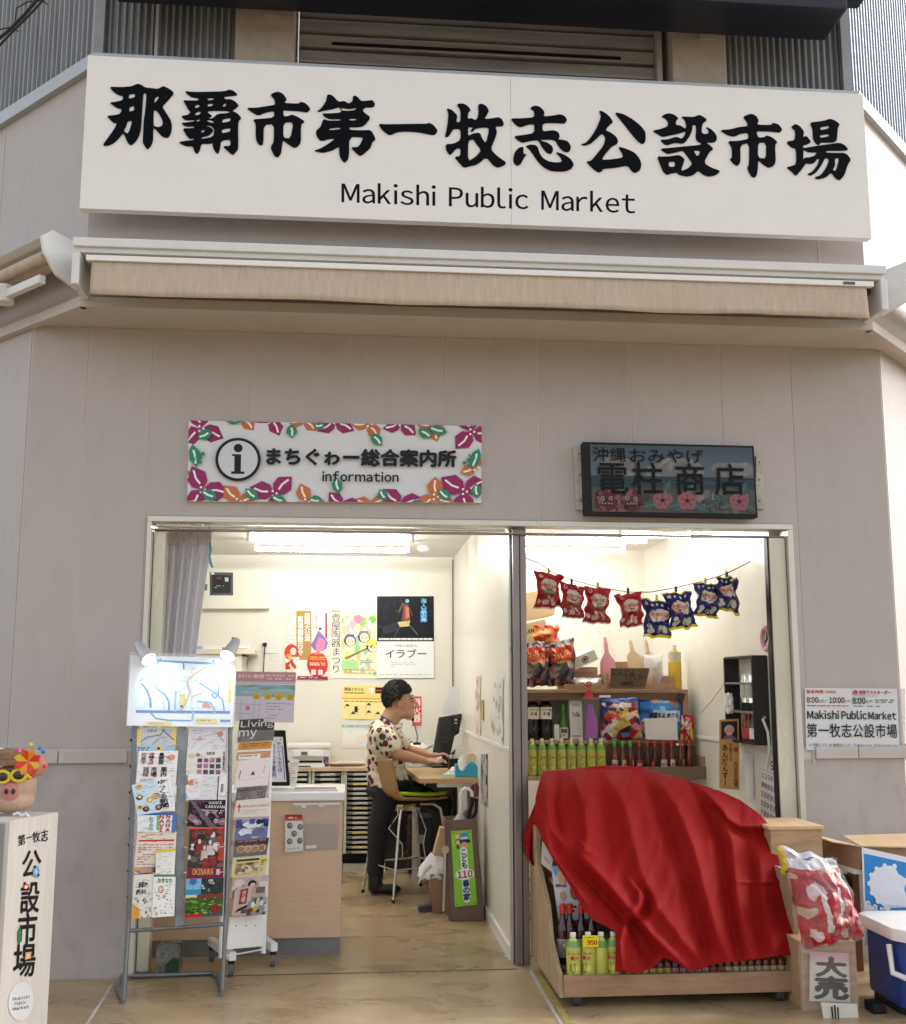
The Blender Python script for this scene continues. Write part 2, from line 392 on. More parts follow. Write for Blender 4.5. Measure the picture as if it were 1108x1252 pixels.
# ================================================================== setting
def floor_mat():
    m = bpy.data.materials.new('polished_floor'); m.use_nodes = True; t = m.node_tree; N = t.nodes; L = t.links; b = N['Principled BSDF']
    tc = N.new('ShaderNodeTexCoord'); mp = N.new('ShaderNodeMapping'); mp.inputs['Scale'].default_value = (.85, 1.4, 1); mp.inputs['Rotation'].default_value = (0, 0, rad(3)); L.new(tc.outputs['Object'], mp.inputs['Vector'])
    n = N.new('ShaderNodeTexNoise'); n.inputs['Scale'].default_value = 2.2; n.inputs['Detail'].default_value = 9; n.inputs['Roughness'].default_value = .62; n.inputs['Distortion'].default_value = .6; L.new(mp.outputs[0], n.inputs['Vector'])
    r = N.new('ShaderNodeValToRGB'); e = r.color_ramp.elements; e[0].position = .3; e[0].color = (.27, .188, .105, 1); e[1].position = .72; e[1].color = (.52, .40, .235, 1)
    q = e.new(.5); q.color = (.38, .278, .158, 1); L.new(n.outputs['Fac'], r.inputs['Fac'])
    n2 = N.new('ShaderNodeTexNoise'); n2.inputs['Scale'].default_value = 1.1; n2.inputs['Detail'].default_value = 5; L.new(tc.outputs['Object'], n2.inputs['Vector'])
    mx = N.new('ShaderNodeMix'); mx.data_type = 'RGBA'; mx.blend_type = 'MULTIPLY'; mx.inputs['Factor'].default_value = .6; L.new(r.outputs[0], mx.inputs['A'])
    r2 = N.new('ShaderNodeMapRange'); r2.inputs['From Min'].default_value = .35; r2.inputs['From Max'].default_value = .65; r2.inputs['To Min'].default_value = .7; r2.inputs['To Max'].default_value = 1.15
    L.new(n2.outputs['Fac'], r2.inputs['Value']); L.new(r2.outputs[0], mx.inputs['B'])
    # small dark scuffs
    n4 = N.new('ShaderNodeTexNoise'); n4.inputs['Scale'].default_value = 26; n4.inputs['Detail'].default_value = 3; L.new(tc.outputs['Object'], n4.inputs['Vector'])
    r4 = N.new('ShaderNodeMapRange'); r4.inputs['From Min'].default_value = .68; r4.inputs['From Max'].default_value = .76; r4.inputs['To Max'].default_value = .28; L.new(n4.outputs['Fac'], r4.inputs['Value'])
    m4 = N.new('ShaderNodeMix'); m4.data_type = 'RGBA'; m4.inputs['B'].default_value = (.06, .045, .03, 1); L.new(r4.outputs[0], m4.inputs['Factor']); L.new(mx.outputs['Result'], m4.inputs['A'])
    L.new(m4.outputs['Result'], b.inputs['Base Color'])
    r3 = N.new('ShaderNodeMapRange'); r3.inputs['To Min'].default_value = .16; r3.inputs['To Max'].default_value = .42; L.new(n.outputs['Fac'], r3.inputs['Value']); L.new(r3.outputs[0], b.inputs['Roughness'])
    bp = N.new('ShaderNodeBump'); bp.inputs['Strength'].default_value = .12; bp.inputs['Distance'].default_value = .003; L.new(n2.outputs['Fac'], bp.inputs['Height']); L.new(bp.outputs[0], b.inputs['Normal'])
    return m
FLM = floor_mat()
struct(MB().box(-60, -60, -.5, 60, 60, 0).build('ground', FLM, origin=(0, 0, 0)))
# metal joint strips let into the floor
for a, b_, wd in (((137.4, 1204), (100, 1262), .012), ((648.7, 1187), (694, 1266), .014)):
    p, q = fl(*a), fl(*b_); d = (q-p).normalized(); n = Vector((-d.y, d.x, 0))*wd/2
    struct(MB().slab([p-n, q-n, q+n, p+n], (0, 0, .003)).build('floor_joint', mat('joint_strip', (.55, .54, .5), .4, .3, var=.2)))
p, q = fl(648, 1187)+Vector((.018, 0, 0)), fl(694, 1266)+Vector((.02, 0, 0))
struct(MB().slab([p, q, q+Vector((.03, 0, 0)), p+Vector((.03, 0, 0))], (0, 0, .002)).build('floor_tape', mat('yellow_tape', (.36, .29, .07), .6, var=.3, scale=20)))
struct(MB().box(-.98, -.012, 0, .84, -.004, .0025).build('floor_joint', mat('dark_joint', (.09, .07, .05), .7)))
S45 = math.sqrt(.5)
XL, XR, TOPW = -1.67, 2.91, 3.24      # lower chamfer wall corners
OX0, OX1, OZ = -1.046, 2.36, 2.247    # doorway incl. casing
UX0, UX1, UY = -1.335, 2.68, -.35     # upper facade corners
bld = thing('market_building', 'beige panelled market building corner with a wide lit doorway', 'building', (.6, 0, 0))
def P(name, m, mb, **k): return mb.build(name, m, bld, **k)
RZ0, RZ1 = 1.012, 1.072               # rail
jt = [at(x, 470).x for x in (107, 186, 305, 427, 541.5, 658, 771, 882, 967)]
cols = [XL] + jt + [XR]
# backing walls (caulk colour shows in the joints)
P('backing_wall', M['caulk'], MB().box(XL+.01, .0035, 0, OX0-.002, .10, 3.26).box(OX1+.002, .0035, 0, XR-.01, .10, 3.26).box(OX0-.002, .0035, OZ+.002, OX1+.002, .10, 3.26))
g = .0035
for a, b_ in zip(cols, cols[1:]):
    x0, x1 = a+g, b_-g
    if b_ == XR: x1 = XR
    if a == XL: x0 = XL
    if x1 <= OX0 or x0 >= OX1:
        P('wall_panel', M['panel'], MB().box(x0, 0, RZ1+.012, x1, .012, TOPW), bevel=.002, seg=1)
    elif x0 < OX0:
        P('wall_panel', M['panel'], MB().slab([(x0, 0, RZ1+.012), (OX0-.004, 0, RZ1+.012), (OX0-.004, 0, OZ+.004), (x1, 0, OZ+.004), (x1, 0, TOPW), (x0, 0, TOPW)], (0, .012, 0)))
    elif x1 > OX1:
        P('wall_panel', M['panel'], MB().slab([(x0, 0, OZ+.004), (OX1+.004, 0, OZ+.004), (OX1+.004, 0, RZ1+.012), (x1, 0, RZ1+.012), (x1, 0, TOPW), (x0, 0, TOPW)], (0, .012, 0)))
    else:
        P('wall_panel', M['panel'], MB().box(x0, 0, OZ+.004, x1, .012, TOPW), bevel=.002, seg=1)
P('dado_wall', M['panel2'], MB().box(XL, .002, .0, OX0-.006, .0115, RZ0-.004))
P('dado_wall', M['panel2'], MB().box(OX1+.006, .002, .0, XR, .0115, RZ0-.004))
for a, b_ in ((XL-.01, at(72, 930).x-.002), (at(72, 930).x+.002, OX0-.05), (OX1+.065, at(1048, 920).x-.002), (at(1048, 920).x+.002, XR+.012)):
    P('rail_strip', M['rail'], MB().box(a, -.022, RZ0, b_, .0, RZ1), bevel=.003)
P('wall_end_trim', M['fascia'], MB().box(OX1+.052, -.006, RZ0-.03, OX1+.064, .002, RZ1+.02))
# skirting
# receding side walls at 45 degrees
def side(sgn, x, y, z0, z1, th, m, name, L=9, t0=0.0, off=0.0, step=None):
    d = Vector((sgn*S45, S45, 0)); n = Vector((sgn*S45, -S45, 0)); o = Vector((x, y, 0))+n*off
    a, b_ = o+d*t0, o+d*L
    return P(name, m, MB().slab([(a.x, a.y, z0), (b_.x, b_.y, z0), (b_.x, b_.y, z1), (a.x, a.y, z1)], -n*th))
for sg, xx in ((-1, XL), (1, XR)):
    t = 0.013
    side(sg, xx, 0, RZ1+.012, 3.26, .02, M['caulk'], 'backing_wall', off=-.0035)
    while t < 5:
        side(sg, xx, 0, RZ1+.012, 3.24, .012, M['panel'], 'wall_panel', L=t+.561, t0=t); t += .568
    side(sg, xx, 0, 0, RZ0, .012, M['panel2'], 'dado_wall', off=-.002, L=6, t0=.013)
    side(sg, xx, 0, RZ0, RZ1, .02, M['rail'], 'rail_strip', off=.022, L=6, t0=.0)
# soffit and upper facade
def ring(z0, z1, off, th, m, name, L=7.0):
    """band round the corner, parallel to the upper facade"""
    k = math.tan(rad(22.5)); a = Vector((UX0-off*k, UY-off, 0)); b_ = Vector((UX1+off*k, UY-off, 0))
    P(name, m, MB().slab([(a.x, a.y, z0), (b_.x, b_.y, z0), (b_.x, b_.y, z1), (a.x, a.y, z1)], (0, th, 0)))
    for s_, c in ((-1, a), (1, b_)):
        d = Vector((s_*S45, S45, 0)); n = Vector((s_*S45, -S45, 0)); e = c+d*L; c2 = c+d*.0005
        P(name, m, MB().slab([(c2.x, c2.y, z0), (e.x, e.y, z0), (e.x, e.y, z1), (c2.x, c2.y, z1)], -n*th))
ZF = 3.225
k = math.tan(rad(22.5))
A = Vector((UX0, UY, 0)); B = Vector((UX1, UY, 0)); dl = Vector((-S45, S45, 0)); dr = Vector((S45, S45, 0))
poly = [A, B, B+dr*7, B+dr*7+Vector((-6, 0, 0)), A+dl*7+Vector((6, 0, 0)), A+dl*7]
P('soffit', M['fascia'], MB().slab([(p.x, p.y, 3.242) for p in poly], (0, 0, .02)))
ring(ZF, ZF+.05, .03, .045, M['fascia'], 'fascia_trim')
ring(ZF+.055, 4.52, 0, .05, M['panel'], 'fascia')
for x in (at(1001, 300, UY).x,):
    P('panel_joint', M['caulk'], MB().box(x-.003, UY-.003, ZF+.06, x+.003, UY, 3.75))
for s_, c in ((-1, A), (1, B)):
    d = Vector((s_*S45, S45, 0)); n = Vector((s_*S45, -S45, 0))
    for t in (.9, 1.8, 2.7, 3.6):
        o = c+d*t; P('panel_joint', M['caulk'], MB().slab([(o.x, o.y, ZF+.06), (o.x+d.x*.008, o.y+d.y*.008, ZF+.06), (o.x+d.x*.008, o.y+d.y*.008, 4.5), (o.x, o.y, 4.5)], n*.003))
FLZ = 4.49
ring(FLZ, FLZ+.075, .035, .08, mat('flashing_metal', (.42, .44, .46), .45, .3, var=.1), 'flashing')
# corrugated cladding
def corr(p0, p1, z0, z1, n_out, m, name='corrugated_sheet', pitch=.036, amp=.012, dark=0):
    p0, p1 = Vector(p0), Vector(p1); L = (p1-p0).length; n = int(L/pitch*4); mb = MB()
    for i in range(n+1):
        q = p0+(p1-p0)*i/n + Vector(n_out)*amp*(1 if (i % 4) in (0, 1) else -1)
        mb.v += [Vector((q.x, q.y, z0)), Vector((q.x, q.y, z1))]
    for i in range(n): mb.f.append((2*i, 2*i+2, 2*i+3, 2*i+1))
    return P(name, m, mb)
CM = mat('corrugated_metal', (.26, .27, .28), .5, .2, var=.25, scale=3, stretch=(4, 4, .3), dirt=.3)
CM2 = mat('corrugated_daylit_tint', (.27, .31, .37), .45, .1, var=.06, scale=3, stretch=(4, 4, .4))  # same cladding on the right side, its bluish daylight put into the colour
YC = UY+.16
X = lambda px, py=60, Y=UY+.1: at(px, py, Y).x
corr((UX0-.02, YC, 0), (X(287), YC, 0), 4.45, 7.2, (0, -1, 0), CM)
corr((X(888), YC, 0), (UX1+.02, YC, 0), 4.45, 7.2, (0, -1, 0), CM)
P('corner_post', mat('corner_metal', (.3, .31, .32), .5, .3), MB().box(UX0-.05, YC-.05, 4.45, UX0+.0, YC+.02, 7.2))
P('corner_post', mat('corner_metal', (.3, .31, .32)), MB().box(UX1-.0, YC-.05, 4.45, UX1+.05, YC+.02, 7.2))
P('seam_strip', M['rail'], MB().box(X(190)-.012, YC-.026, 4.45, X(190)+.004, YC-.014, 7.2))
corr(A+dl*.08+Vector((0, .12, 0)), A+dl*7+Vector((0, .12, 0)), 4.45, 8, (-S45, -S45, 0), CM, pitch=.05, amp=.016)
corr(B+dr*.08+Vector((0, .12, 0)), B+dr*7+Vector((0, .12, 0)), 4.45, 8, (S45, -S45, 0), CM2, pitch=.05, amp=.016)
CC = mat('rough_concrete', (.42, .36, .3), .85, var=.12, scale=5, bump=.6, bscale=35, dirt=.2)
for a, b_, gx in ((287, 360, 322), (822, 888, 855)):
    P('concrete_column', CC, MB().box(X(a), UY+.1, 4.45, X(b_), UY+.5, 7.2), bevel=.01)
    P('column_plate', CC, MB().box(X(gx), UY+.082, 4.9, X(gx+20), UY+.099, 7.0))
SH = mat('shutter_metal', (.36, .34, .32), .45, .2, var=.25, scale=3, stretch=(.5, 1, 6))
P('window_recess', M['dark'], MB().box(X(362), UY+.36, 4.45, X(820), UY+.4, 7.2))
z = 4.62
P('window_sill', mat('sill_dark', (.06, .03, .025), .6), MB().box(X(362), UY+.14, 4.45, X(820), UY+.36, 4.63))
while z < 5.4:
    P('shutter_slat', SH, MB().box(X(364), UY+.22, z+.012, X(808), UY+.26, z+.085), bevel=.012); z += .092
P('shutter_rail', M['steel'], MB().box(X(808), UY+.17, 4.6, X(814), UY+.27, 7))
P('handle_slot', M['black'], MB().box(X(405), UY+.205, 4.83, X(765), UY+.219, 4.842))
# doorway casing
CA = M['steel']
JD = .10
P('door_casing', CA, MB().box(OX0, -.012, OZ-.028, OX1, .10, OZ), bevel=.003)
P('door_casing', CA, MB().box(OX0, -.012, 0, OX0+.022, .16, OZ-.0285), bevel=.003)
P('door_casing', CA, MB().box(OX1-.03, -.012, 0, OX1, .10, OZ-.0285), bevel=.003)
P('door_track', mat('track_metal', (.2, .19, .18), .35, .7), MB().box(OX0+.024, .03, OZ-.066, OX1-.032, .055, OZ-.058).box(OX0+.024, .07, OZ-.066, OX1-.032, .09, OZ-.056))
JM = mat('jamb_cream_metal', (.62, .59, .48), .25, .15, var=.1, scale=4, stretch=(1, 1, .3))
P('folding_door_leaf', JM, MB().box(at(944, 800, .05).x, .02, .015, OX1-.034, .09, OZ-.07), bevel=.006)
P('folding_door_leaf', JM, MB().box(OX0+.026, .05, .015, OX0+.085, .14, OZ-.07), bevel=.006)
P('jamb_edge', M['black'], MB().box(at(944, 800, .05).x-.008, .03, .01, at(944, 800, .05).x-.001, .08, OZ-.07))
PXa, PXb = .845, .918
P('centre_pillar', M['pillar'], MB().box(PXa, .06, 0, PXb, .20, OZ-.03), bevel=.006)
P('pillar_groove', M['black'], MB().box(PXa+.036, .056, 0, PXa+.041, .0595, OZ-.07))
# interior rooms
IW = M['inwall']; RB = 3.4; RB2 = 2.8; CZ = 2.44; PX0, PX1 = .838, .90; LX = -1.62; SX = 2.29
P('office_back_wall', IW, MB().box(LX, RB, 0, PX0+.04, RB+.1, CZ+.1))
P('office_left_wall', IW, MB().box(LX-.1, .1, 0, LX, RB, CZ+.1))
P('front_wall_lining', IW, MB().box(LX, .101, 0, OX0-.001, .16, CZ).box(OX1+.001, .101, 0, 3, .16, CZ).box(OX0-.001, .101, OZ-.02, OX1+.001, .14, CZ))
P('partition_wall', IW, MB().box(PX0, .16, 0, PXa-.001, RB, CZ+.1).box(PXa-.001, .205, 0, PX1, RB, CZ+.1))
P('partition_end_strip', mat('end_strip', (.5, .5, .46), .3, .4), MB().box(PX0-.006, .10, 0, PXa-.004, .16, OZ-.03))
P('partition_rail', M['white'], MB().box(PX0-.008, .2, RZ0+.03, PX0, RB, RZ0+.05))
P('skirting_board', M['white'], MB().box(PX0-.012, .17, 0, PX0, RB, .07))
P('corner_strip', mat('dark_strip', (.12, .12, .11), .5), MB().box(PX0-.01, RB-.012, .1, PX0-.002, RB-.001, CZ-.02))
P('shop_back_wall', IW, MB().box(PX1, RB2, 0, SX+.1, RB2+.1, CZ+.1))
P('shop_right_wall', mat('shop_gloss_wall', (.78, .755, .68), .22, var=.02), MB().box(SX, .16, 0, SX+.1, RB2, CZ+.1))
P('shop_wall_rail', M['white'], MB().box(SX-.008, .16, RZ0+.03, SX, RB2, RZ0+.05))
P('office_ceiling', M['ceil'], MB().box(LX, .141, CZ, PX0, RB, CZ+.08))
P('shop_ceiling', M['ceil'], MB().box(PX1, .141, CZ, SX, RB2, CZ+.08))
P('upper_floor_slab', CC, MB().box(-1.2, .2, 2.6, 2.5, 3.5, 2.75))
# ------------------------------------------------------------------ lamps
TU = mat('lit_tube', (1, .98, .93), emis=TUBE, var=0)
TU2 = mat('lit_shop_tube', (1, .98, .93), emis=TUBE*.5, var=0)
def lamp(px0, px1, py, z, label, offs=(0, .14), TU=TU):
    p0, p1 = fl(px0, py, z), fl(px1, py, z); 
    t = thing('ceiling_light', label, 'ceiling light', ((p0.x+p1.x)/2, p0.y+offs[-1]/2, CZ), group='fluorescent ceiling lights')
    for o in offs:
        MB().box(p0.x-.03, p0.y+o-.03, CZ-.035, p1.x+.03, p0.y+o+.03, CZ-.001).build('fixture_body', M['white'], t, bevel=.01)
        MB().tube([(p0.x, p0.y+o, z), (p1.x, p0.y+o, z)], .016, 12).build('tube', TU, t, smooth=True)
        for xx in (p0.x-.012, p1.x+.012): MB().box(xx-.012, p0.y+o-.02, z-.02, xx+.012, p0.y+o+.02, CZ-.03).build('tube_holder', M['white'], t, bevel=.004)
    return t
lamp(306, 503, 658, CZ-.075, 'twin tube ceiling light over the office counter', (0, fl(400,671,CZ-.075).y-fl(400,658,CZ-.075).y))
lamp(600, 791, 659, CZ-.075, 'twin tube ceiling light over the shop shelves', (0, fl(700,672,CZ-.075).y-fl(700,659,CZ-.075).y), TU2)
lamp(760, 846, 654, CZ-.075, 'short ceiling light to the right in the shop', (0,), TU2)
for px, py, lb in ((517, 676, 'small white smoke detector on the office ceiling'), (720, 660, 'round white smoke detector on the shop ceiling')):
    p = fl(px, py, CZ-.03); tag(MB().lathe([(.055, CZ-.001), (.055, CZ-.02), (.04, CZ-.035), (.02, CZ-.042), (.001, CZ-.042)][::-1], (p.x, min(p.y, 2.7), 0), 20).build('smoke_detector', M['plast'], smooth=True), lb, 'smoke detector')
# ------------------------------------------------------------------ main sign
sy = -.52
c = [at(104.5, 67, sy), at(1055, 115, sy), at(1066.5, 290, sy), at(100, 256, sy)]
sx0, sx1, sz0, sz1 = (c[0].x+c[3].x)/2, (c[1].x+c[2].x)/2, (c[2].z+c[3].z)/2, (c[0].z+c[1].z)/2
sg = thing('market_sign', 'long white market name sign in bold black brush characters above the awning', 'sign', ((sx0+sx1)/2, sy, sz0))
SM = mat('sign_face', (.80, .775, .75), .42, var=.02)
xm = at(625, 190, sy).x
MB().box(sx0, sy, sz0, xm-.0004, sy+.05, sz1).build('sign_panel', SM, sg, bevel=.003)
MB().box(xm+.0004, sy, sz0, sx1, sy+.05, sz1).build('sign_panel', SM, sg, bevel=.003)
for xx in (sx0+.5, xm, sx1-.5): MB().box(xx-.03, sy+.051, sz0+.2, xx+.03, UY-.001, sz0+.3).build('bracket', M['steel'], sg)
KJ = [ # brush characters: (crop origin x, y, scale, [(outline, holes...)...]) measured in enlarged crops
 (120, 90, 5.832, [
  ([(80,92),(160,95),(235,90),(262,78),(285,70),(310,80),(335,97),(380,102),(425,108),(450,95),(465,87),(505,105),(542,135),(515,168),(487,200),(455,232),(480,270),(515,325),(524,355),(524,400),(512,440),(490,457),(455,445),(425,412),(400,385),(393,385),(390,480),(375,515),(350,540),(330,510),(318,490),(320,440),(325,330),(335,270),(345,150),(335,133),(322,140),(318,200),(312,280),(306,390),(290,445),(265,485),(232,510),(210,490),(195,455),(178,418),(150,455),(115,490),(80,508),(45,513),(35,505),(60,470),(100,415),(125,375),(133,348),(110,350),(85,325),(62,300),(110,295),(150,288),(165,270),(165,247),(140,245),(112,228),(82,205),(120,200),(170,190),(178,175),(175,155),(145,150),(110,128)],
   [(218,145),(262,138),(262,168),(218,178)], [(225,232),(257,226),(257,262),(218,270)], [(210,335),(245,333),(215,430),(180,408),(200,370)], [(400,190),(405,170),(420,160),(437,160),(425,185),(400,210)], [(395,250),(425,270),(450,310),(463,350),(455,370),(435,380),(415,378),(393,370)]),
  ([(617,122),(680,130),(780,128),(870,126),(910,122),(935,112),(965,120),(997,150),(960,155),(895,162),(905,182),(945,180),(975,195),(1005,225),(975,250),(955,262),(995,283),(1023,315),(1000,335),(997,420),(1000,470),(998,535),(975,565),(958,578),(925,550),(887,515),(945,515),(943,465),(875,475),(870,530),(855,572),(830,550),(815,510),(822,470),(822,492),(780,498),(735,496),(725,545),(705,572),(685,550),(675,515),(630,515),(600,503),(573,487),(620,478),(680,472),(682,455),(655,465),(630,440),(600,388),(680,388),(690,372),(625,375),(590,350),(650,345),(690,338),(695,328),(620,330),(590,300),(640,293),(660,272),(640,250),(625,220),(605,188),(650,190),(718,190),(715,172),(665,165),(640,148)],
   [(780,172),(828,170),(825,185),(780,190)], [(780,212),(822,210),(818,228),(780,235)], [(895,212),(918,208),(908,232),(885,236)], [(690,222),(722,216),(722,238),(690,245)], [(697,272),(733,265),(728,290),(688,297)], [(780,262),(935,262),(935,280),(850,285),(815,320),(780,318),(815,300),(785,280)], [(890,320),(946,312),(942,340),(880,350)], [(882,395),(943,383),(943,412),(880,425)], [(735,403),(760,396),(758,415),(735,420)], [(700,325),(728,322),(725,337),(700,340)], [(770,330),(800,325),(825,340),(822,352),(790,345)], [(740,372),(800,365),(830,395),(820,450),(735,465),(735,450),(790,440),(825,400),(790,375)])]),
 (290, 90, 5.832, [
  ([(65,243),(140,242),(200,232),(270,222),(270,200),(262,175),(237,150),(265,132),(298,127),(330,145),(355,182),(330,208),(440,213),(452,198),(490,210),(525,250),(500,273),(470,268),(410,262),(330,258),(328,262),(332,305),(370,300),(388,290),(430,305),(485,340),(455,358),(455,490),(430,518),(407,527),(370,505),(325,470),(322,500),(312,570),(288,597),(262,580),(237,523),(262,485),(262,355),(190,362),(187,490),(177,510),(150,500),(132,462),(133,355),(112,325),(180,320),(262,312),(265,262),(200,275),(150,297),(110,275)],
   [(330,345),(403,342),(380,462),(328,455)]),
  ([(565,272),(600,245),(635,195),(643,145),(680,152),(722,200),(765,193),(795,213),(825,195),(825,158),(850,155),(885,195),(930,192),(965,186),(985,215),(970,238),(910,237),(895,260),(908,278),(955,312),(900,375),(835,380),(800,378),(800,400),(900,403),(955,400),(990,465),(965,485),(950,530),(880,588),(850,565),(810,523),(865,523),(895,470),(895,450),(800,447),(798,600),(767,635),(740,605),(728,570),(728,515),(680,545),(610,562),(545,548),(590,535),(650,500),(700,462),(670,460),(595,480),(565,440),(562,405),(595,380),(615,320),(650,335),(740,333),(740,320),(660,322),(625,305),(605,282),(650,283),(730,278),(745,268),(735,245),(725,235),(680,250),(650,255)],
   [(740,262),(795,265),(842,258),(855,240),(800,250),(742,240)], [(800,318),(852,318),(848,332),(800,333)], [(655,388),(735,380),(738,395),(655,403)])]),
 (455, 110, 5.832, [
  ([(47,240),(100,243),(200,242),(320,240),(390,240),(405,232),(435,245),(468,285),(460,305),(440,320),(400,312),(330,298),(240,292),(180,297),(130,320),(105,310),(65,275)],),
  ([(603,100),(640,93),(675,105),(706,140),(685,160),(683,205),(710,198),(735,215),(752,200),(760,160),(757,100),(785,97),(815,112),(834,145),(825,165),(800,205),(850,202),(905,192),(930,210),(942,245),(925,257),(890,255),(880,265),(892,295),(880,340),(845,420),(890,468),(958,515),(945,535),(895,552),(860,530),(815,475),(750,530),(700,540),(655,552),(625,520),(587,475),(630,470),(632,412),(600,415),(575,445),(555,462),(530,430),(525,385),(580,383),(632,355),(632,275),(580,275),(565,300),(545,330),(520,333),(530,290),(540,230),(545,165),(532,128),(570,140),(610,180),(600,228),(630,228),(632,140)],
   [(685,262),(705,262),(722,265),(702,290),(715,297),(740,270),(832,262),(832,300),(812,380),(785,345),(770,303),(720,308),(685,328)], [(685,362),(720,345),(740,375),(780,428),(740,475),(685,508)])]),
 (620, 115, 5.832, [
  ([(25,172),(100,172),(197,165),(195,120),(165,98),(195,80),(235,88),(270,125),(260,160),(340,150),(375,142),(410,152),(430,182),(412,208),(360,203),(255,203),(253,265),(300,260),(330,256),(365,268),(378,300),(365,322),(400,325),(435,335),(457,370),(450,405),(425,413),(395,400),(365,365),(342,322),(235,322),(240,330),(290,345),(325,370),(330,405),(312,427),(280,412),(250,375),(225,325),(170,330),(110,345),(75,325),(50,298),(120,290),(195,277),(197,210),(150,215),(95,235),(60,215)],),
  ([(45,460),(55,415),(85,380),(118,373),(118,405),(118,428),(143,425),(120,455),(100,495),(75,510),(50,490)],),
  ([(132,370),(165,358),(205,362),(222,380),(230,415),(255,455),(300,480),(350,487),(395,482),(385,450),(345,410),(400,425),(455,460),(478,500),(462,530),(420,548),(370,550),(310,545),(255,515),(215,470),(185,425),(160,390)],),
  ([(525,358),(565,345),(600,305),(640,240),(675,155),(655,115),(690,125),(730,155),(758,198),(735,215),(700,255),(745,275),(782,305),(793,335),(785,355),(750,370),(710,415),(672,468),(740,465),(832,452),(820,415),(793,373),(850,388),(910,415),(948,460),(960,505),(950,540),(918,560),(893,550),(862,505),(780,522),(685,530),(682,545),(655,558),(620,535),(565,480),(600,475),(630,440),(690,365),(705,310),(680,275),(640,315),(600,350),(560,365)],),
  ([(765,127),(830,140),(900,180),(960,230),(988,270),(990,310),(985,345),(963,355),(925,325),(880,270),(830,205)],)]),
 (790, 125, 6.156, [
  ([(115,103),(165,80),(215,92),(246,120),(228,135),(225,170),(260,172),(297,200),(305,180),(300,150),(290,125),(265,105),(320,108),(360,110),(400,93),(430,105),(463,130),(430,155),(420,190),(420,225),(435,238),(470,235),(475,210),(450,182),(490,200),(520,230),(536,262),(530,290),(510,300),(450,300),(480,320),(510,350),(480,370),(435,455),(490,490),(562,515),(530,545),(475,557),(435,545),(395,510),(360,545),(310,557),(255,545),(230,525),(215,530),(190,533),(160,545),(130,520),(110,470),(85,405),(130,408),(190,405),(240,395),(270,405),(293,432),(285,450),(262,520),(320,495),(352,458),(325,420),(295,380),(280,360),(235,372),(165,387),(135,370),(108,348),(200,340),(300,330),(410,320),(420,305),(385,290),(375,260),(380,200),(375,165),(350,170),(350,200),(335,245),(300,295),(275,310),(225,300),(155,322),(130,305),(108,280),(160,280),(230,257),(270,275),(290,250),(300,225),(300,215),(240,235),(165,250),(125,258),(85,235),(50,212),(110,200),(165,180),(168,145),(150,122)],
   [(355,360),(415,360),(390,412)], [(172,445),(220,442),(220,485),(172,485)]),
  ([(560,208),(640,202),(700,185),(768,178),(765,150),(733,108),(765,92),(800,85),(835,105),(850,140),(835,168),(945,170),(955,152),(1000,165),(1028,205),(1010,225),(970,220),(900,215),(830,215),(845,265),(890,262),(910,247),(950,262),(992,298),(972,320),(978,455),(955,482),(925,490),(890,470),(845,430),(843,500),(835,550),(815,567),(790,550),(762,490),(778,470),(780,300),(710,320),(713,450),(690,478),(660,460),(633,425),(650,415),(648,335),(615,290),(690,290),(775,275),(770,225),(710,235),(670,255),(630,250),(590,230)],
   [(845,300),(908,300),(905,425),(842,415)])]),
 (880, 125, 6.156, [
  ([(540,185),(570,160),(605,178),(638,220),(628,262),(655,250),(692,298),(660,315),(632,320),(628,345),(710,330),(840,312),(905,303),(945,322),(973,357),(920,362),(800,362),(800,378),(870,380),(950,380),(992,428),(965,470),(940,550),(905,587),(870,565),(845,525),(800,565),(740,578),(715,562),(760,550),(800,500),(825,440),(820,418),(795,418),(770,470),(730,525),(690,550),(660,540),(700,520),(740,470),(755,420),(735,425),(715,455),(680,462),(655,455),(640,475),(600,530),(575,552),(545,520),(505,487),(540,480),(580,465),(578,345),(545,340),(500,295),(570,285),(572,210)],
   [(868,420),(905,415),(880,515),(850,510),(870,480)], [(632,350),(665,372),(700,375),(735,372),(720,400),(670,415),(640,415),(630,440)]),
  ([(682,150),(740,145),(800,135),(830,122),(870,135),(907,165),(890,190),(885,285),(860,300),(800,300),(765,300),(748,322),(720,300),(705,270),(703,200)],
   [(757,185),(828,172),(825,195),(760,210)], [(755,245),(828,235),(825,255),(758,268)])]),
]
INK = mat('sign_ink', (.003, .0035, .006), .5, var=0, spec=.08)
for ox, oy, scl, shapes in KJ:
    for sh in shapes:
        loops = []
        for lp in sh:
            # round the corners a little (one corner-cutting pass)
            n = len(lp); r_ = []
            for i in range(n):
                a, b_ = lp[i], lp[(i+1) % n]; r_ += [(a[0]*.8+b_[0]*.2, a[1]*.8+b_[1]*.2), (a[0]*.2+b_[0]*.8, a[1]*.2+b_[1]*.8)]
            loops.append([at(ox+x/scl, oy+y/scl, sy-.006) for x, y in r_])
        tr = tessellate_polygon(loops); vs = [p for l in loops for p in l]; N_ = len(vs); mb = MB(); mb.v = vs+[p+Vector((0, .0058, 0)) for p in vs]
        mb.f = [tuple(t) for t in tr]; k0 = 0
        for l in loops:
            n = len(l)
            for i in range(n): mb.f.append((k0+i, k0+(i+1) % n, k0+(i+1) % n+N_, k0+i+N_))
            k0 += n
        mb.build('brush_character', INK, sg)
gA = glyphs('Makishi Public Market')
qa = [at(418, 222.5, sy), at(776.5, 235, sy), at(776.5, 261, sy), at(418, 247.5, sy)]
fa = quad(qa)
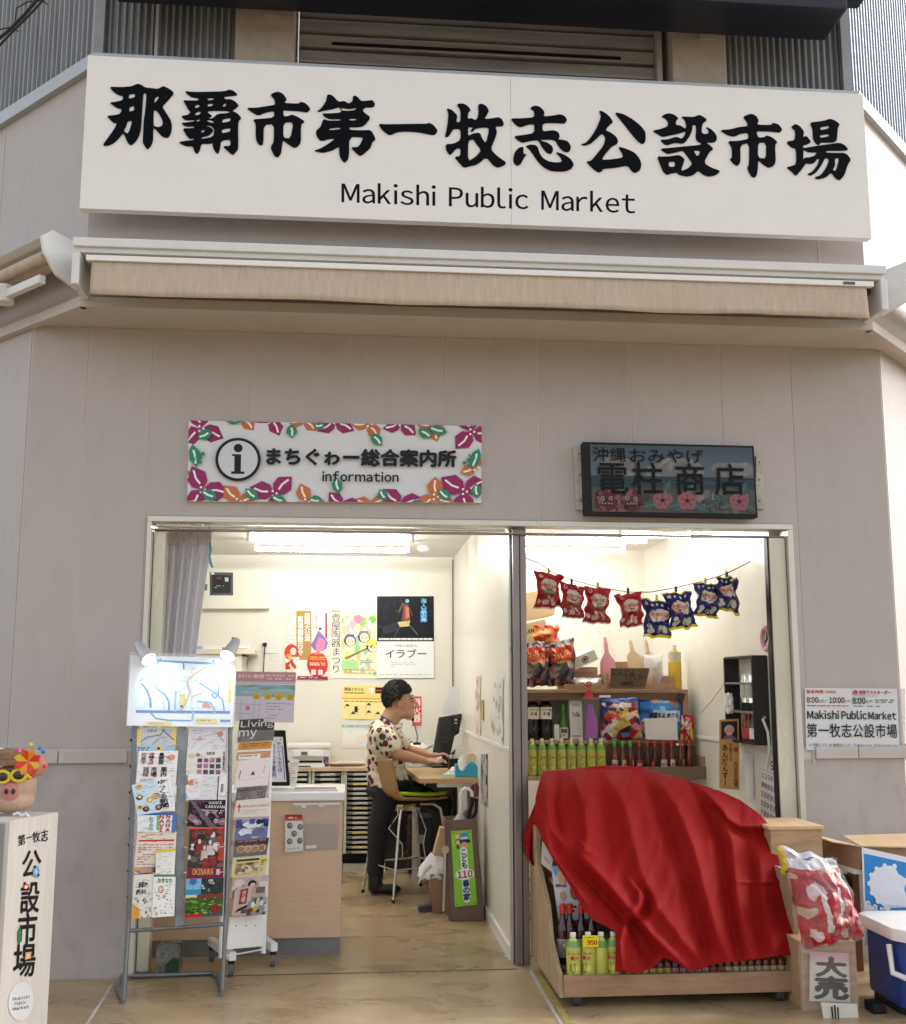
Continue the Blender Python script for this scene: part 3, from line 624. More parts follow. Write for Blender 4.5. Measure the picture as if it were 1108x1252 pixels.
for pre, wd in (('', 'Makishi'), ('Makishi ', 'Public'), ('Makishi Public ', 'Market')):
    e1 = glyphs(pre+wd); e0 = glyphs(wd); u1 = (e1[4]-gA[2])/(gA[4]-gA[2]); u0 = u1-(e0[4]-e0[2])/(gA[4]-gA[2]); v0 = 1-(e0[5]-gA[3])/(gA[5]-gA[3])
    s_ = Sheet(asp=4); s_.text(wd, u0, v0, u1, 1, (.006, .007, .01), .012/3); s_.build('lettering', ink('sign_print', .5, spec=.08), fa, sg)
# ------------------------------------------------------------------ overhead display cabinet
dz = 4.85
pa, pb, pc = fl(1008, 50, dz), fl(1030, 10, dz), fl(150, 5, dz)
dp = thing('overhead_display', 'black display cabinet hanging above the market sign', 'display', ((pa.x+pc.x)/2, pb.y+.1, dz))
MB().box(pc.x-.02, pb.y, dz, pa.x, pa.y, dz+.75).build('cabinet', M['dark'], dp, bevel=.012)
MB().box(pc.x+.03, pb.y-.012, dz+.07, pa.x-.05, pb.y-.001, dz+.7).build('screen', mat('screen_face', (.1, .1, .105), .35, var=.1), dp)
MB().box(pa.x+.02, pb.y+.16, dz+.2, pa.x+.2, pa.y, dz+.3).build('mounting_arm', M['dark'], dp, bevel=.01)
# overhead cables at the left
tag(MB().tube([at(x, y, -1.2) for x, y in ((-20, 62), (10, 38), (30, 18), (52, -8))], .007, 6).tube([at(x, y, -1.25) for x, y in ((-20, 76), (14, 40), (40, 14), (60, -8))], .005, 6).tube([at(x, y, -1.2) for x, y in ((18, 30), (20, 10), (34, 2), (50, 0), (58, 5))], .003, 5).tube([at(x, y, -1.2) for x, y in ((0, 36), (14, 33), (22, 38))], .003, 5).build('cable_bundle', M['black'], smooth=True), 'black overhead cables crossing the corrugated wall at top left', 'cable')
# ------------------------------------------------------------------ awnings
WM_ = mat('awning_casing', (.68, .68, .67), .35, var=.04)
AF = mat('awning_canvas', (.52, .42, .33), .85, var=.1, scale=5, stretch=(7, 7, 1), bump=.15, bscale=200, dirt=.22)
ZT, ZB = 3.475, 3.3
aw = thing('retracted_awning', 'retracted beige canvas awning in its white casing below the market sign', 'awning', (.66, -.5, ZB))
ya = -.62
MB().box(-1.335, ya+.02, ZT-.06, 2.66, UY-.036, ZT).build('casing_top', WM_, aw, bevel=.012)
MB().box(-1.335, ya, ZT-.035, 2.66, ya+.019, ZT+.008).build('casing_lip', WM_, aw, bevel=.006)
MB().box(-1.26, ya+.06, ZT-.12, 2.6, UY-.037, ZT-.061).build('roller_housing', M['black'], aw)
MB().box(-1.337, ya+.01, ZB-.045, -1.30, UY-.04, ZT-.061).build('casing_end', WM_, aw, bevel=.008)
MB().box(2.63, ya+.01, ZB-.045, 2.667, UY-.04, ZT-.061).build('casing_end', WM_, aw, bevel=.008)
MB().tube([(-1.24, ya+.075, ZT-.075), (2.58, ya+.075, ZT-.075)], .022, 12).build('fabric_roll', AF, aw, smooth=True)
MB().box(-1.27, ya+.0, ZT-.105, 2.59, ya+.03, ZT-.078).build('front_bar', M['white'], aw, bevel=.004)
R = random.Random(4)
def val(u, v):
    x = -1.245+u*3.80; return (x, ya+.012-.012*v+.004*math.sin(x*9)*v+.006*v*noise.noise(Vector((x*3, 0, 5))), ZT-.106-v*(.165+.004*math.sin(x*5.1)+.003*noise.noise(Vector((x*6, 1, 1)))))
v_ = MB().grid(val, 160, 5).build('valance', AF, aw, smooth=True); md = v_.modifiers.new('t', 'SOLIDIFY'); md.thickness = .002
MB().cbox((2.46, ya-.002, ZT-.092), (.06, .003, .014)).build('maker_label', mat('blue_label', (.08, .09, .2), .5), aw)
# awnings of the two side walls: casing, rolled canvas, folding arm
def side_awning(s_, c0, label):
    d = Vector((s_*S45, S45, 0)); n = Vector((s_*S45, -S45, 0)); t = thing('side_awning', label, 'awning', (c0.x, c0.y, c0.z-.2))
    u = Vector((0, 0, 1))
    prof = [(.0, 0), (.16, .03), (.22, -.02), (.2, -.1), (.13, -.19), (.0, -.24)]
    pr = [c0+n*a+u*b_ for a, b_ in prof]
    MB().slab(pr, d*.02).build('end_cap', WM_, t, bevel=.008)
    MB().slab([c0+d*.021+n*a+u*b_ for a, b_ in ((.0, -.01), (.16, .02), (.21, -.02), (.17, -.035), (0, -.04))], d*4).build('casing_top', WM_, t)
    MB().tube([c0+d*.03+n*.1-u*.085, c0+d*4+n*.1-u*.085], .05, 14).build('fabric_roll', AF, t, smooth=True)
    MB().tube([c0+d*.03+n*.17-u*.1, c0+d*4+n*.17-u*.1], .03, 12).build('front_roll', AF, t, smooth=True)
    a0 = c0+d*.06+n*.13-u*.2
    MB().slab([a0-u*.03+n*.02, a0+u*.012+n*.02, a0+d*1.2+u*.012+n*.02, a0+d*1.2-u*.03+n*.02], n*.035).build('folding_arm', WM_, t, bevel=.006)
    j = c0+d*.42+n*.17-u*.2
    MB().tube([j+u*.04, j-u*.05], .05, 14).build('arm_joint', WM_, t, smooth=True, bevel=.006)
    for k in range(4): MB().tube([j+n*.05+d*(.03*k-.04)+u*.01*(k % 2), j+n*.056+d*(.03*k-.04)+u*.01*(k % 2)], .007, 6).build('bolt', M['black'], t)
    return t
side_awning(-1, at(101, 300, -.36)+Vector((0, 0, 0)), 'folded side awning with white end cap left of the main awning')
side_awning(1, at(1074, 333, -.36), 'folded side awning with pale blue end cap right of the main awning')
# ================================================================== signs on the wall
def board(name, label, cat, pts, pl, sh, m=PR, back=.004, group=None, part='print', lab=True, curlamt=0):
    """a flat printed thing at its own place: one mesh"""
    c = pxq(pts, pl); f = curl(c, curlamt) if curlamt else quad(c)
    o = sh.build(name, m, f, back=back); 
    if lab: tag(o, label, cat, group)
    return o
MAG, ORG, GRN = (.30, .02, .13), (.55, .16, .05), (.03, .25, .14)
def petal(s, x, y, ang, L, wd, col, asp, vein='f2efe8'):
    P_ = [(0, 0), (.25, -.42), (.6, -.5), (1, 0), (.6, .5), (.25, .42)]
    ca, sa = math.cos(ang), math.sin(ang)
    tr = lambda a, b_: (x+(a*L*ca-b_*wd*sa)/asp, y+(a*L*sa+b_*wd*ca))
    s.poly([tr(*p) for p in P_], col); s.line([tr(.25, .02), tr(.5, -.06), tr(.82, 0)], .02/asp*1.2, vein)
def flower(s, x, y, r, col, a0, asp, n=3):
    for i in range(n): petal(s, x, y, a0+i*2*math.pi/3, r, r*.75, col, asp)
    for i in range(3): s.disc(x+.02*math.cos(i*2.1)/asp*1.6, y+.035*math.sin(i*2.1), .012/asp*1.3, 'f2efe8', 8)
ISX = 3.55
def info():
    s = Sheet('dfdfe2', ISX); s.rect(0, 0, 1, 1, (.70, .71, .73))
    c = [at(231, 514, -.02), at(589, 521, -.02), at(588.5, 615, -.02), at(229, 613, -.02)]
    for x, y, r, col, a, n in ((.04, .1, .3, MAG, .4, 3), (.18, -.06, .22, ORG, .9, 3), (.28, -.05, .24, MAG, 1.2, 3), (.39, -.04, .2, ORG, .8, 3), (.495, -.03, .26, MAG, .5, 3), (.61, .0, .22, ORG, 1, 3), (.72, -.02, .24, MAG, .7, 3), (.83, .02, .2, ORG, 1.3, 3), (.965, .08, .3, MAG, .2, 3),
                               (.02, .66, .2, ORG, .6, 2), (.05, .86, .32, MAG, .1, 3), (.17, 1.0, .26, ORG, 4, 3), (.29, .9, .3, MAG, 3.4, 3), (.40, 1.0, .24, ORG, 4.4, 3), (.52, 1.06, .24, MAG, 4, 3), (.62, 1.06, .22, ORG, 3.6, 3), (.72, 1.04, .3, MAG, 3.9, 3), (.84, .93, .26, ORG, 4.7, 3), (.94, .86, .34, MAG, 3.7, 3), (.98, .55, .2, ORG, 2.8, 2)):
        flower(s, x, y, r, col, a, ISX, n)
    for x, y, a, L in ((.13, .03, 5.8, .3), (.08, .14, 2.7, .2), (.345, .03, 1.5, .18), (.46, .03, 3, .14), (.62, .13, .9, .2), (.78, .06, .6, .2), (.88, .1, 3.4, .25), (.015, .3, 1.4, .3), (.99, .3, 1.9, .3), (.1, .97, 3.6, .22), (.235, .98, 3.9, .2), (.33, 1.02, 3.6, .2), (.455, 1, 3.3, .18), (.51, .9, 4.5, .22), (.67, .98, 4.2, .16), (.8, 1.02, 3, .16), (.89, .97, 3.9, .2), (.985, .95, 4.6, .2)):
        petal(s, x, y, a, L, .13, GRN, ISX)
    for x0 in (.035, .955):
        s.line([(x0, .38), (x0+.012, .46), (x0-.003, .54)], .006, GRN)
        for k in range(4): s.disc(x0+.016*math.cos(k*1.7), .42+.035*k, .007, GRN, 8)
    s.disc(.168, .485, .076, '141414', 36); s.disc(.168, .485, .066, (.62, .63, .66), 36)
    s.disc(.168, .345, .015, '141414', 20); s.rect(.156, .42, .178, .66, '141414'); s.rect(.148, .42, .17, .445, '141414'); s.rect(.146, .635, .19, .665, '141414')
    s.text('まちぐゎー総合案内所', .265, .335, .91, .545, '121212', .05)
    s.text('information', .453, .62, .712, .745, '121212', .03)
    t = thing('information_sign', 'white information sign edged with magenta and orange flowers over the doorway', 'sign', (0, 0, 2.3))
    # clip the print to the board
    s.P = [(min(1, max(0, u)), min(1, max(0, v)), l) for u, v, l in s.P]
    s.base = (.62, .63, .66)
    f = quad(c); s.build('printed_face', PRG, f, t); 
    MB().slab(c, (0, .019, 0)).build('board', M['white'], t)
info()
def shopsign():
    Y = -.09
    t = thing('painted_shop_sign', 'black framed hand-painted souvenir shop sign with sea and hibiscus flowers', 'sign', (1.6, 0, 2.3))
    BD = mat('aged_white_board', (.5, .47, .4), .6, var=.2, scale=12, dirt=.4)
    for pts in (((701, 546), (716, 546), (718, 624), (705, 623)), ((925, 557), (933, 558), (935, 622), (924, 622))):
        c = pxq(pts, PY(-.02)); MB().slab(c, (0, .018, 0)).build('mounting_board', BD, t)
        for k in (.12, .45, .85):
            p = quad(c)(.45, k); MB().tube([p, p+Vector((0, -.004, 0))], .006, 8).build('screw', M['grey'], t)
    c = pxq(((713, 540), (922, 545), (927, 633), (716, 629)), PY(Y)); MB().slab(c, (0, .07, 0)).build('frame', M['black'], t, bevel=.004)
    c = pxq(((721.5, 543.5), (919.5, 547.5), (924, 628.5), (724, 625.5)), PY(Y-.001))
    s = Sheet('33414e', 2.45); R = random.Random(3)
    for i in range(12): s.rect(0, i*.04, 1, i*.04+.045, (.06+.005*i, .09+.005*i, .115+.005*i))
    for cx, cy, r in ((.15, .3, .1), (.2, .36, .09), (.38, .38, .1), (.5, .36, .1), (.56, .28, .09), (.6, .37, .12), (.78, .32, .07), (.85, .37, .08), (.95, .36, .08)):
        for k in range(5): s.disc(cx+R.uniform(-.05, .05), cy+R.uniform(-.05, .04), r*R.uniform(.3, .6), (.15+.08*R.random(),)*3, 12)
    s.rect(0, .46, 1, .66, (.03, .055, .07))
    for k in range(26): x = R.random(); y = R.uniform(.47, .64); s.rect(x, y, min(1, x+.2), y+.008, R.choice([(.05, .085, .10), (.07, .11, .12), (.02, .04, .05)]))
    s.rect(0, .64, 1, 1, (.085, .08, .072))
    for k in range(60): x = R.random(); y = R.uniform(.64, .98); s.disc(x, y, R.uniform(.01, .035), R.choice([(.14, .13, .12), (.05, .05, .05), (.2, .19, .17), (.07, .08, .08)]), 7)
    for bx in (.09, .24):
        s.disc(bx, .82, .072, (.09, .025, .03), 14)
        for k in range(16): s.disc(bx+R.uniform(-.07, .07), .82+R.uniform(-.14, .15), R.uniform(.008, .02), R.choice([(.16, .05, .06), (.03, .01, .01), (.2, .09, .09)]), 7)
        for ex in (-.025, .025): s.disc(bx+ex, .8, .013, (.25, .22, .2), 8); s.disc(bx+ex, .8, .006, (.01, .01, .01), 6)
        s.rect(bx-.035, .87, bx+.035, .91, (.01, .01, .01))
        for k in range(4): s.rect(bx-.03+k*.018, .87, bx-.02+k*.018, .89, (.3, .28, .25))
    for hx in (.43, .58, .9):
        for k in range(3): petal(s, hx, .82, k*2.3+.5, .34, .14, (.05, .09, .09), 2.45, (.09, .13, .13))
        for k in range(5): a = k*1.257-.3; s.disc(hx+.033*math.cos(a), .82+.075*math.sin(a), .031, (.24, .10, .12), 14)
        for k in range(5): a = k*1.257-.3; s.line([(hx, .82), (hx+.045*math.cos(a), .82+.1*math.sin(a))], .004, (.1, .02, .03))
        s.disc(hx, .82, .012, (.05, .01, .02), 10)
    for k in range(4): petal(s, .7+.03*k, .85, k*1.4, .2, .1, (.04, .07, .07), 2.45, (.08, .11, .11))
    K = '0a0a0a'
    s.text('沖縄', .015, .04, .215, .255, K, .006); s.text('おみやげ', .24, .05, .69, .26, K, .006)
    for ch, x in (('電', .035), ('柱', .25), ('商', .51), ('店', .755)): s.em(ch, x, .27, x+.185, .74, K, .012)
    s.P = [(min(1, max(0, u)), min(1, max(0, v)), l) for u, v, l in s.P]
    s.build('painted_face', ink('painted_board', .55), quad(c), t, dz=3e-5)
shopsign()
def wallpaper():
    s = Sheet('e6e6e8', 1.55); s.rect(0, 0, 1, 1, (.64, .65, .67)); s.rect(0, 0, .5, .32, (.66, .64, .64))
    s.text('緊急時間 OPEN', .02, .035, .33, .09, (.5, .06, .05), .03); s.text('2階 食堂ラストオーダー', .51, .03, .93, .1, (.45, .04, .06), .03)
    s.text('8:00', .02, .15, .14, .24, '222222', .03); s.text('a.m.~', .145, .19, .24, .24, '222222'); s.text('10:00', .26, .15, .42, .24, '222222', .03); s.text('p.m.', .43, .19, .49, .24, '6b4a2a')
    s.text('8:00', .51, .15, .645, .25, '222222', .03); s.text('p.m.', .655, .19, .73, .25, '222222')
    s.greek(.75, .17, .96, .24, 2, '666666', 3); s.greek(.02, .275, .46, .3, 1, '7a4040', 4); s.greek(.52, .275, .9, .3, 1, '555555', 5); s.greek(.52, .115, .78, .13, 1, '777777', 6)
    s.text('Makishi', .02, .365, .355, .5, '26302f', .03); s.text('Public', .385, .365, .655, .5, '26302f', .03); s.text('Market', .675, .375, .975, .5, '26302f', .03)
    for i, ch in enumerate('第一牧志公設市場'): s.em(ch, .01+i*.1225, .58, .12+i*.1225, .8, '222228', .012)
    s.text('1F 市場エリア  2F 食堂街エリア', .03, .89, .47, .945, '333333'); s.text('1F Market area  2F Restaurant area', .5, .89, .98, .945, '333333')
    board('wall_notice', 'white paper notice with opening hours and market name on the right wall', 'notice', ((984, 841), (1097, 842), (1100, 918), (986, 917)), PY(-.008), s, PRG, back=.001, curlamt=.004)
    s2 = Sheet('e6e6e8', 1.6).rect(0, 0, 1, 1, (.6, .58, .56))
wallpaper()
tag(MB().slab(pxq(((986, 842), (1107, 842), (1107, 919), (989, 919)), PY(-.002)), (0, .0015, 0)).build('notice_sleeve', mat('sleeve', (.6, .58, .56), .3, alpha=.35, var=0)), 'clear plastic sleeve taped behind the market notice', 'plastic sleeve')
# ================================================================== office
# curtain, rail and rings
cr = thing('curtain_rail', 'steel curtain rail with rings across the top of the office doorway', 'curtain rail', (-.1, .13, OZ-.06))
zr = at(250, 644, .2).z; yr = .2
MB().tube([(OX0+.02, yr, zr), (PX0-.01, yr, zr)], .009, 10).build('rail', M['chrome'], cr, smooth=True)
for i in range(9):
    x = at(212+i*6, 640, yr).x; MB().tube([(x, yr+.016*math.cos(a), zr-.008+.02*math.sin(a)) for a in [k*.7 for k in range(10)]], .0025, 5).build('ring', M['chrome'], cr)
CF = mat('curtain_fabric', (.74, .73, .76), .8, var=.08, scale=60, stretch=(1, 1, .5), bump=.2, bscale=150, sheen=.2)
t = CF.node_tree; tl = t.nodes.new('ShaderNodeBsdfTranslucent'); tl.inputs['Color'].default_value = (.75, .74, .76, 1); ms_ = t.nodes.new('ShaderNodeMixShader'); ms_.inputs[0].default_value = .45
t.links.new(t.nodes['Principled BSDF'].outputs[0], ms_.inputs[1]); t.links.new(tl.outputs[0], ms_.inputs[2]); t.links.new(ms_.outputs[0], t.nodes['Material Output'].inputs['Surface'])
cx0, cx1 = at(205, 700, .22).x, at(257, 700, .22).x
def cfn(u, v):
    wtop = cx1-cx0; k = 1-.30*max(0, v-.1)**.8; x = cx0+.0+u*wtop*k - .02*v
    y = .22+.028*math.sin(u*2*math.pi*4.5+v*.7)*(1-.2*v)+.008*math.sin(u*31+v*2); return (x, y, zr-.025-v*(zr-.025-1.30))
ct = MB().grid(cfn, 90, 24).build('curtain', CF, smooth=True); tag(ct, 'grey patterned curtain bunched at the left side of the doorway', 'curtain'); ct.modifiers.new('t', 'SOLIDIFY').thickness = .002
for i in range(4):
    p = cx0+(i+.5)*(cx1-cx0)/4.1
    MB().box(p-.024, .175, zr-.1, p+.024, .182, zr-.022).build('pleat', mat('pleat_fabric', (.42, .37, .36), .8, var=.2, scale=20), ct, bevel=.003)
o = MB().tube([at(x, y, .2) for x, y in ((256, 646), (257, 662), (256, 676), (259, 690))], .0025, 5).build('cord_tassel', mat('red_cord', (.5, .12, .08), .6)); tag(o, 'red and blue cord tassel hanging beside the curtain top', 'tassel')
MB().tube([at(x, y, .2) for x, y in ((256.5, 663), (258, 672), (256, 680), (257, 688), (260, 694))], .006, 6).build('blue_bead_strand', mat('blue_bead', (.05, .35, .5), .3), o)
# distribution cabinet on the back wall
BY = RB-.002
cb = thing('wall_cabinet', 'cream electrical cabinet with grey window high on the office back wall', 'cabinet', (at(288, 720, BY).x, BY, at(288, 745, BY).z))
c = pxq(rc(247, 695, 329, 744), PY(BY-.09)); MB().slab(c, (0, .089, 0)).build('body', mat('cream_metal', (.76, .75, .66), .4, var=.02), cb, bevel=.006)
c = pxq(rc(250, 698, 326, 741), PY(BY-.094)); cdoor = MB().slab(c, (0, .0035, 0)).build('door', MATS['cream_metal'], cb, bevel=.004)
s = Sheet('555a5c', 1); s.rect(.1, .12, .9, .9, '2b2d30'); s.greek(.2, .55, .8, .7, 2, '9aa0a4', 2); s.rect(.65, .22, .8, .4, 'c8ccd0'); s.rect(.3, .2, .5, .3, '7a4a3a'); s.rect(.05, .02, .2, .1, 'dddddd')
s.build('meter_window', PRG, quad(pxq(((256.5, 699.5), (285, 700), (285, 728), (256.5, 728)), PY(BY-.096))), cb, back=.004)
MB().cbox(at(252, 718, BY-.1), (.02, .012, .05)).build('latch', M['grey'], cdoor, bevel=.003)
# posters on the back wall
def post(name, label, pts, s, Y=BY, cat='poster', m=PR, cu=.004): return board(name, label, cat, pts, PY(Y-.004), s, m, back=.0008, curlamt=cu)
s = Sheet('f1efe6', .78)
s.rect(.0, 0, .26, 1, 'eceadf').greek(.02, .05, .24, .5, 16, 'c9c6bb', 4); s.rect(.27, 0, .62, .72, 'b08a52')
s.vtext('組踊大公演', .46, .03, .59, .45, 'f5f3ea', .03); s.vtext('高嶺御殿日令', .3, .08, .43, .66, 'f5f3ea', .03)
s.poly([(.68, .42), (.78, .28), (.9, .36), (1, .46), (.95, .56), (.7, .58), (.6, .5)], '8a6fb0').poly([(.72, .5), (.8, .38), (.95, .44), (.9, .6), (.75, .62)], 'd88aa8').disc(.82, .26, .03, '2a2226').disc(.82, .29, .025, 'e8cdb8')
s.rect(.94, .02, .98, .4, 'a8323c'); s.vtext('沖縄の伝統', .7, .03, .76, .26, '9a7a6a')
s.poly([(.64, .62), (.9, .58), (.93, .68), (.66, .72)], 'f4f4f4'); s.disc(.16, .62, .16, 'c23a2e', 24); s.disc(.2, .6, .07, 'f1e3cf'); s.disc(.1, .68, .06, 'e8a03a'); s.photo(.02, .68, .34, .95, ['f1efe6', 'c23a2e', 'e6d8c8', 'a03028', 'f4efe8'], 20, 3, .2)
s.disc(.76, .78, .24, 'c8372b', 30); s.text('琉球', .66, .60, .86, .63, 'f8e8d8'); s.greek(.58, .66, .94, .72, 2, 'f0c060', 8); s.greek(.58, .75, .94, .8, 2, 'f8eae0', 9); s.rect(.62, .86, .72, .93, 'f6f2ee'); s.rect(.78, .86, .88, .93, 'f6f2ee')
s.rect(.3, .955, 1, 1, '8a2c50'); s.greek(.35, .965, .9, .985, 1, 'e8d0dc', 5)
s.P = [(min(1, max(0, u)), min(1, max(0, v)), l) for u, v, l in s.P]
post('stage_poster', 'poster with gold strip, red round badge and kimono dancer on the back wall', ((348, 746), (401, 748), (401, 831), (348, 830)), s)
s = Sheet('f3efdc', .7); s.rect(0, 0, 1, 1, 'f1eedb'); s.text('第40回', .03, .0, .2, .035, 'd8503a', .02)
s.vtext('壺屋陶器まつり', .02, .045, .22, .93, '2a2a28', .0)
s.photo(.24, .04, .99, .95, ['e6ecc8', 'f2b8c8', '8fcf7a', 'bfe08a', 'f4f0d8', 'e8e070', '9ad4c8', 'f0c890', 'f6f4e6'], 60, 5, .13)
s.disc(.6, .12, .09, 'ee86a8').disc(.9, .12, .08, '7cc36a').poly([(.78, .15), (.86, .13), (.9, .25), (.82, .27)], 'f8f8f4')
for x, y, cc in ((.42, .44, '6a5a9a'), (.72, .38, '8a8a92'), (.9, .52, 'dfe04a')):
    s.disc(x, y, .13, '2c2826', 18).disc(x+.01, y+.015, .1, 'f3dcc4', 18).poly([(x-.13, y-.01), (x-.07, y-.09), (x+.08, y-.09), (x+.13, y-.01)], cc).disc(x-.03, y+.02, .012, '222222', 8).disc(x+.05, y+.02, .012, '222222', 8)
s.poly([(.3, .7), (.9, .5), (.92, .52), (.33, .73)], '8a7a58'); s.rect(.26, .74, .6, .88, 'a8dc9a'); s.greek(.64, .72, .96, .8, 3, '7aa8c8', 5); s.greek(.3, .86, .95, .93, 3, 'd88a60', 6)
s.P = [(min(1, max(0, u)), min(1, max(0, v)), l) for u, v, l in s.P]
post('pottery_poster', 'cream poster with cartoon figures and tall vertical kanji lettering', ((404, 746), (461, 748), (461, 830), (404, 829)), s)
s = Sheet('edf0f2', .69); s.rect(0, 0, 1, .555, '10141c')
R = random.Random(7)
for k in range(70): x, y = R.random(), R.uniform(0, .53); s.disc(min(.95, max(.05, x)), y, R.uniform(.01, .04), R.choice(['0a0d13', '161c26', '1f2832', '2a3036', '0c1016']), 7)
for k in range(9): s.line([(.1, .46-.01*k), (.38, .42-.012*k)], .01, '39414a')
s.poly([(.36, .32), (.58, .3), (.56, .37), (.4, .38)], 'cdbf7e').poly([(.44, .3), (.46, .1), (.55, .1), (.58, .3)], '7a4a3a').poly([(.5, .12), (.56, .14), (.57, .26), (.5, .28)], 'c07a62').disc(.53, .06, .035, '7fc0dc').line([(.46, .08), (.38, .2)], .03, '6a5a4c').line([(.57, .15), (.62, .24)], .02, '6a4a3a').line([(.4, .38), (.3, .5)], .012, '5a5a58').line([(.5, .3), (.72, .48)], .01, '8a8a86')
s.vtext('海人写真館', .77, .03, .87, .32, '6fb8e6', .03); s.rect(.76, .18, .88, .31, '2d78c0'); s.vtext('祈の島', .77, .18, .87, .31, 'a8dcf8', .02)
s.greek(.03, .515, .97, .54, 1, 'e6e8ea', 4, .9, .1); s.rect(0, .555, 1, 1, 'eceff2')
s.text('沖縄久高島の', .3, .59, .7, .625, '8a8c8e'); s.text('イラブー', .15, .65, .86, .755, '1c1c1e', .01)
s.greek(.25, .8, .75, .87, 3, 'c6ccd2', 5, .4); s.greek(.03, .955, .95, .967, 1, '9aa0a6', 6)
post('exhibition_poster', 'large poster with black boat photograph above white half with katakana title', ((461, 729), (530.5, 729), (531, 829), (461, 829)), s)
s = Sheet('f2dc8c', 1.35); s.rect(0, 0, 1, .28, 'f4e08e').text('弾道ミサイル', .05, .06, .48, .16, '5a4a22', .02); s.greek(.05, .19, .5, .25, 1, '7a6a3a', 4); s.rect(.6, .05, .7, .22, 'f8f6ee'); s.rect(.74, .04, .94, .22, '3a2224'); s.rect(.76, .12, .92, .15, 'c8503a')
s.rect(0, .37, 1, .4, 'e2a23c').rect(0, .42, 1, 1, 'f6e6a4'); s.greek(.05, .44, .95, .5, 1, 'a88a4a', 6)
for x, y in ((.12, .62), (.6, .58), (.32, .72), (.6, .8), (.25, .85), (.8, .84)): s.poly([(x-.06, y), (x, y-.08), (x+.06, y)], '3a3224').greek(x-.08, y+.02, x+.1, y+.08, 1, 'c08a4a', 7)
s.rect(.28, .62, .35, .8, '3b3a2c')
post('safety_poster', 'yellow instruction poster on the wall behind the seated man', ((418.5, 838), (473, 839), (473, 880), (418, 879)), s)
s = Sheet('e6eae4', 1.2); s.rect(0, .02, 1, .12, '8fb0b4').greek(.04, .04, .9, .1, 1, 'e8f0f0', 3); s.rect(.5, .13, .95, .2, 'b8e0d8'); s.photo(.03, .25, .97, .92, ['eef0ea', 'f2d6dc', 'dfe8e6', 'f6e4d8', 'e6e0ee'], 18, 5, .2)
post('pale_notice', 'pale green and pink notice below the yellow poster', ((418, 886), (474, 886), (474, 915), (418, 914)), s, cat='notice')
s = Sheet('c03848', .32); s.rect(0, 0, 1, 1, 'd23f50'); s.rect(0, .9, 1, 1, 'd8604a'); s.vtext('消火器', .1, .06, .9, .88, 'f4e6e6', .03)
post('fire_extinguisher_sign', 'small red vertical sign with white characters behind the man', ((505, 851.5), (515.5, 851.5), (515.5, 887.5), (504, 887.5)), s, cat='sign', cu=0)
s = Sheet('e9e7dd', .9); s.greek(.1, .1, .9, .9, 14, 'cfccc0', 2, .4)
post('faint_notice', 'faint white notice beside the left stage poster', ((328, 791), (345, 791), (345, 812), (328, 812)), s, cat='notice')
# outlet and cable
oc = thing('wall_outlet', 'white outlet plate with black plug left of the posters', 'outlet', at(331, 800, BY))
MB().slab(pxq(rc(320, 784, 342, 799), PY(BY-.012)), (0, .011, 0)).build('plate', M['plast'], oc, bevel=.004)
MB().cbox(at(324, 788, BY-.025), (.03, .03, .03)).build('plug', M['black'], oc, bevel=.005)
MB().tube([at(x, y, BY-.03) for x, y in ((324, 789), (323, 805), (322, 822), (320, 838))], .004, 6).build('cable', M['black'], oc, smooth=True)
# cream filing cabinet and white printer box behind the map board
fc = thing('filing_cabinet', 'cream filing cabinet standing against the office back wall', 'filing cabinet', (at(265, 900, 3.1).x, 3.1, 0))
a, b_ = at(238, 800, 2.95), at(310, 804, 2.95)
MB().box(a.x, 2.95, .0, b_.x-.09, 3.38, a.z).build('body', MATS['cream_metal'], fc, bevel=.006)
MB().box(a.x-.02, 2.93, a.z+.001, b_.x, 3.385, a.z+.04).build('top_board', mat('cream_board', (.7, .63, .5), .5), fc, bevel=.004)
for i, x in enumerate((275, 284)): MB().box(at(x, 820, 2.94).x, 2.94, a.z-.45, at(x+7, 820, 2.94).x, 2.949, a.z-.02).build('door', MATS['cream_metal'], fc, bevel=.003)
s = Sheet('eef0f2', 4.5); s.rect(.0, .1, .12, .9, '8ab0dc').greek(.01, .2, .11, .8, 4, '4a70b0', 3); s.rect(.2, .6, .45, .85, '50565c'); s.rect(.48, .25, .54, .75, '6a6a90'); s.greek(.6, .3, .95, .7, 2, '9aa0a6', 4)
bx = thing('product_box', 'flat white printed box on top of the filing cabinet', 'box', (a.x+.2, 3.1, a.z+.041))
c = pxq(((240, 789), (306, 789), (306, 799.5), (240, 799.5)), PY(2.96)); MB().slab(c, (0, .3, 0)).build('carton', M['paper'], bx, bevel=.002); s.build('printed_front', PR, quad([p+Vector((0, -.001, 0)) for p in c]), bx)
MB().slab(pxq(rc(240, 799.6, 300, 802), PY(2.97)), (0, .28, 0)).build('black_tray', M['black'], bx)
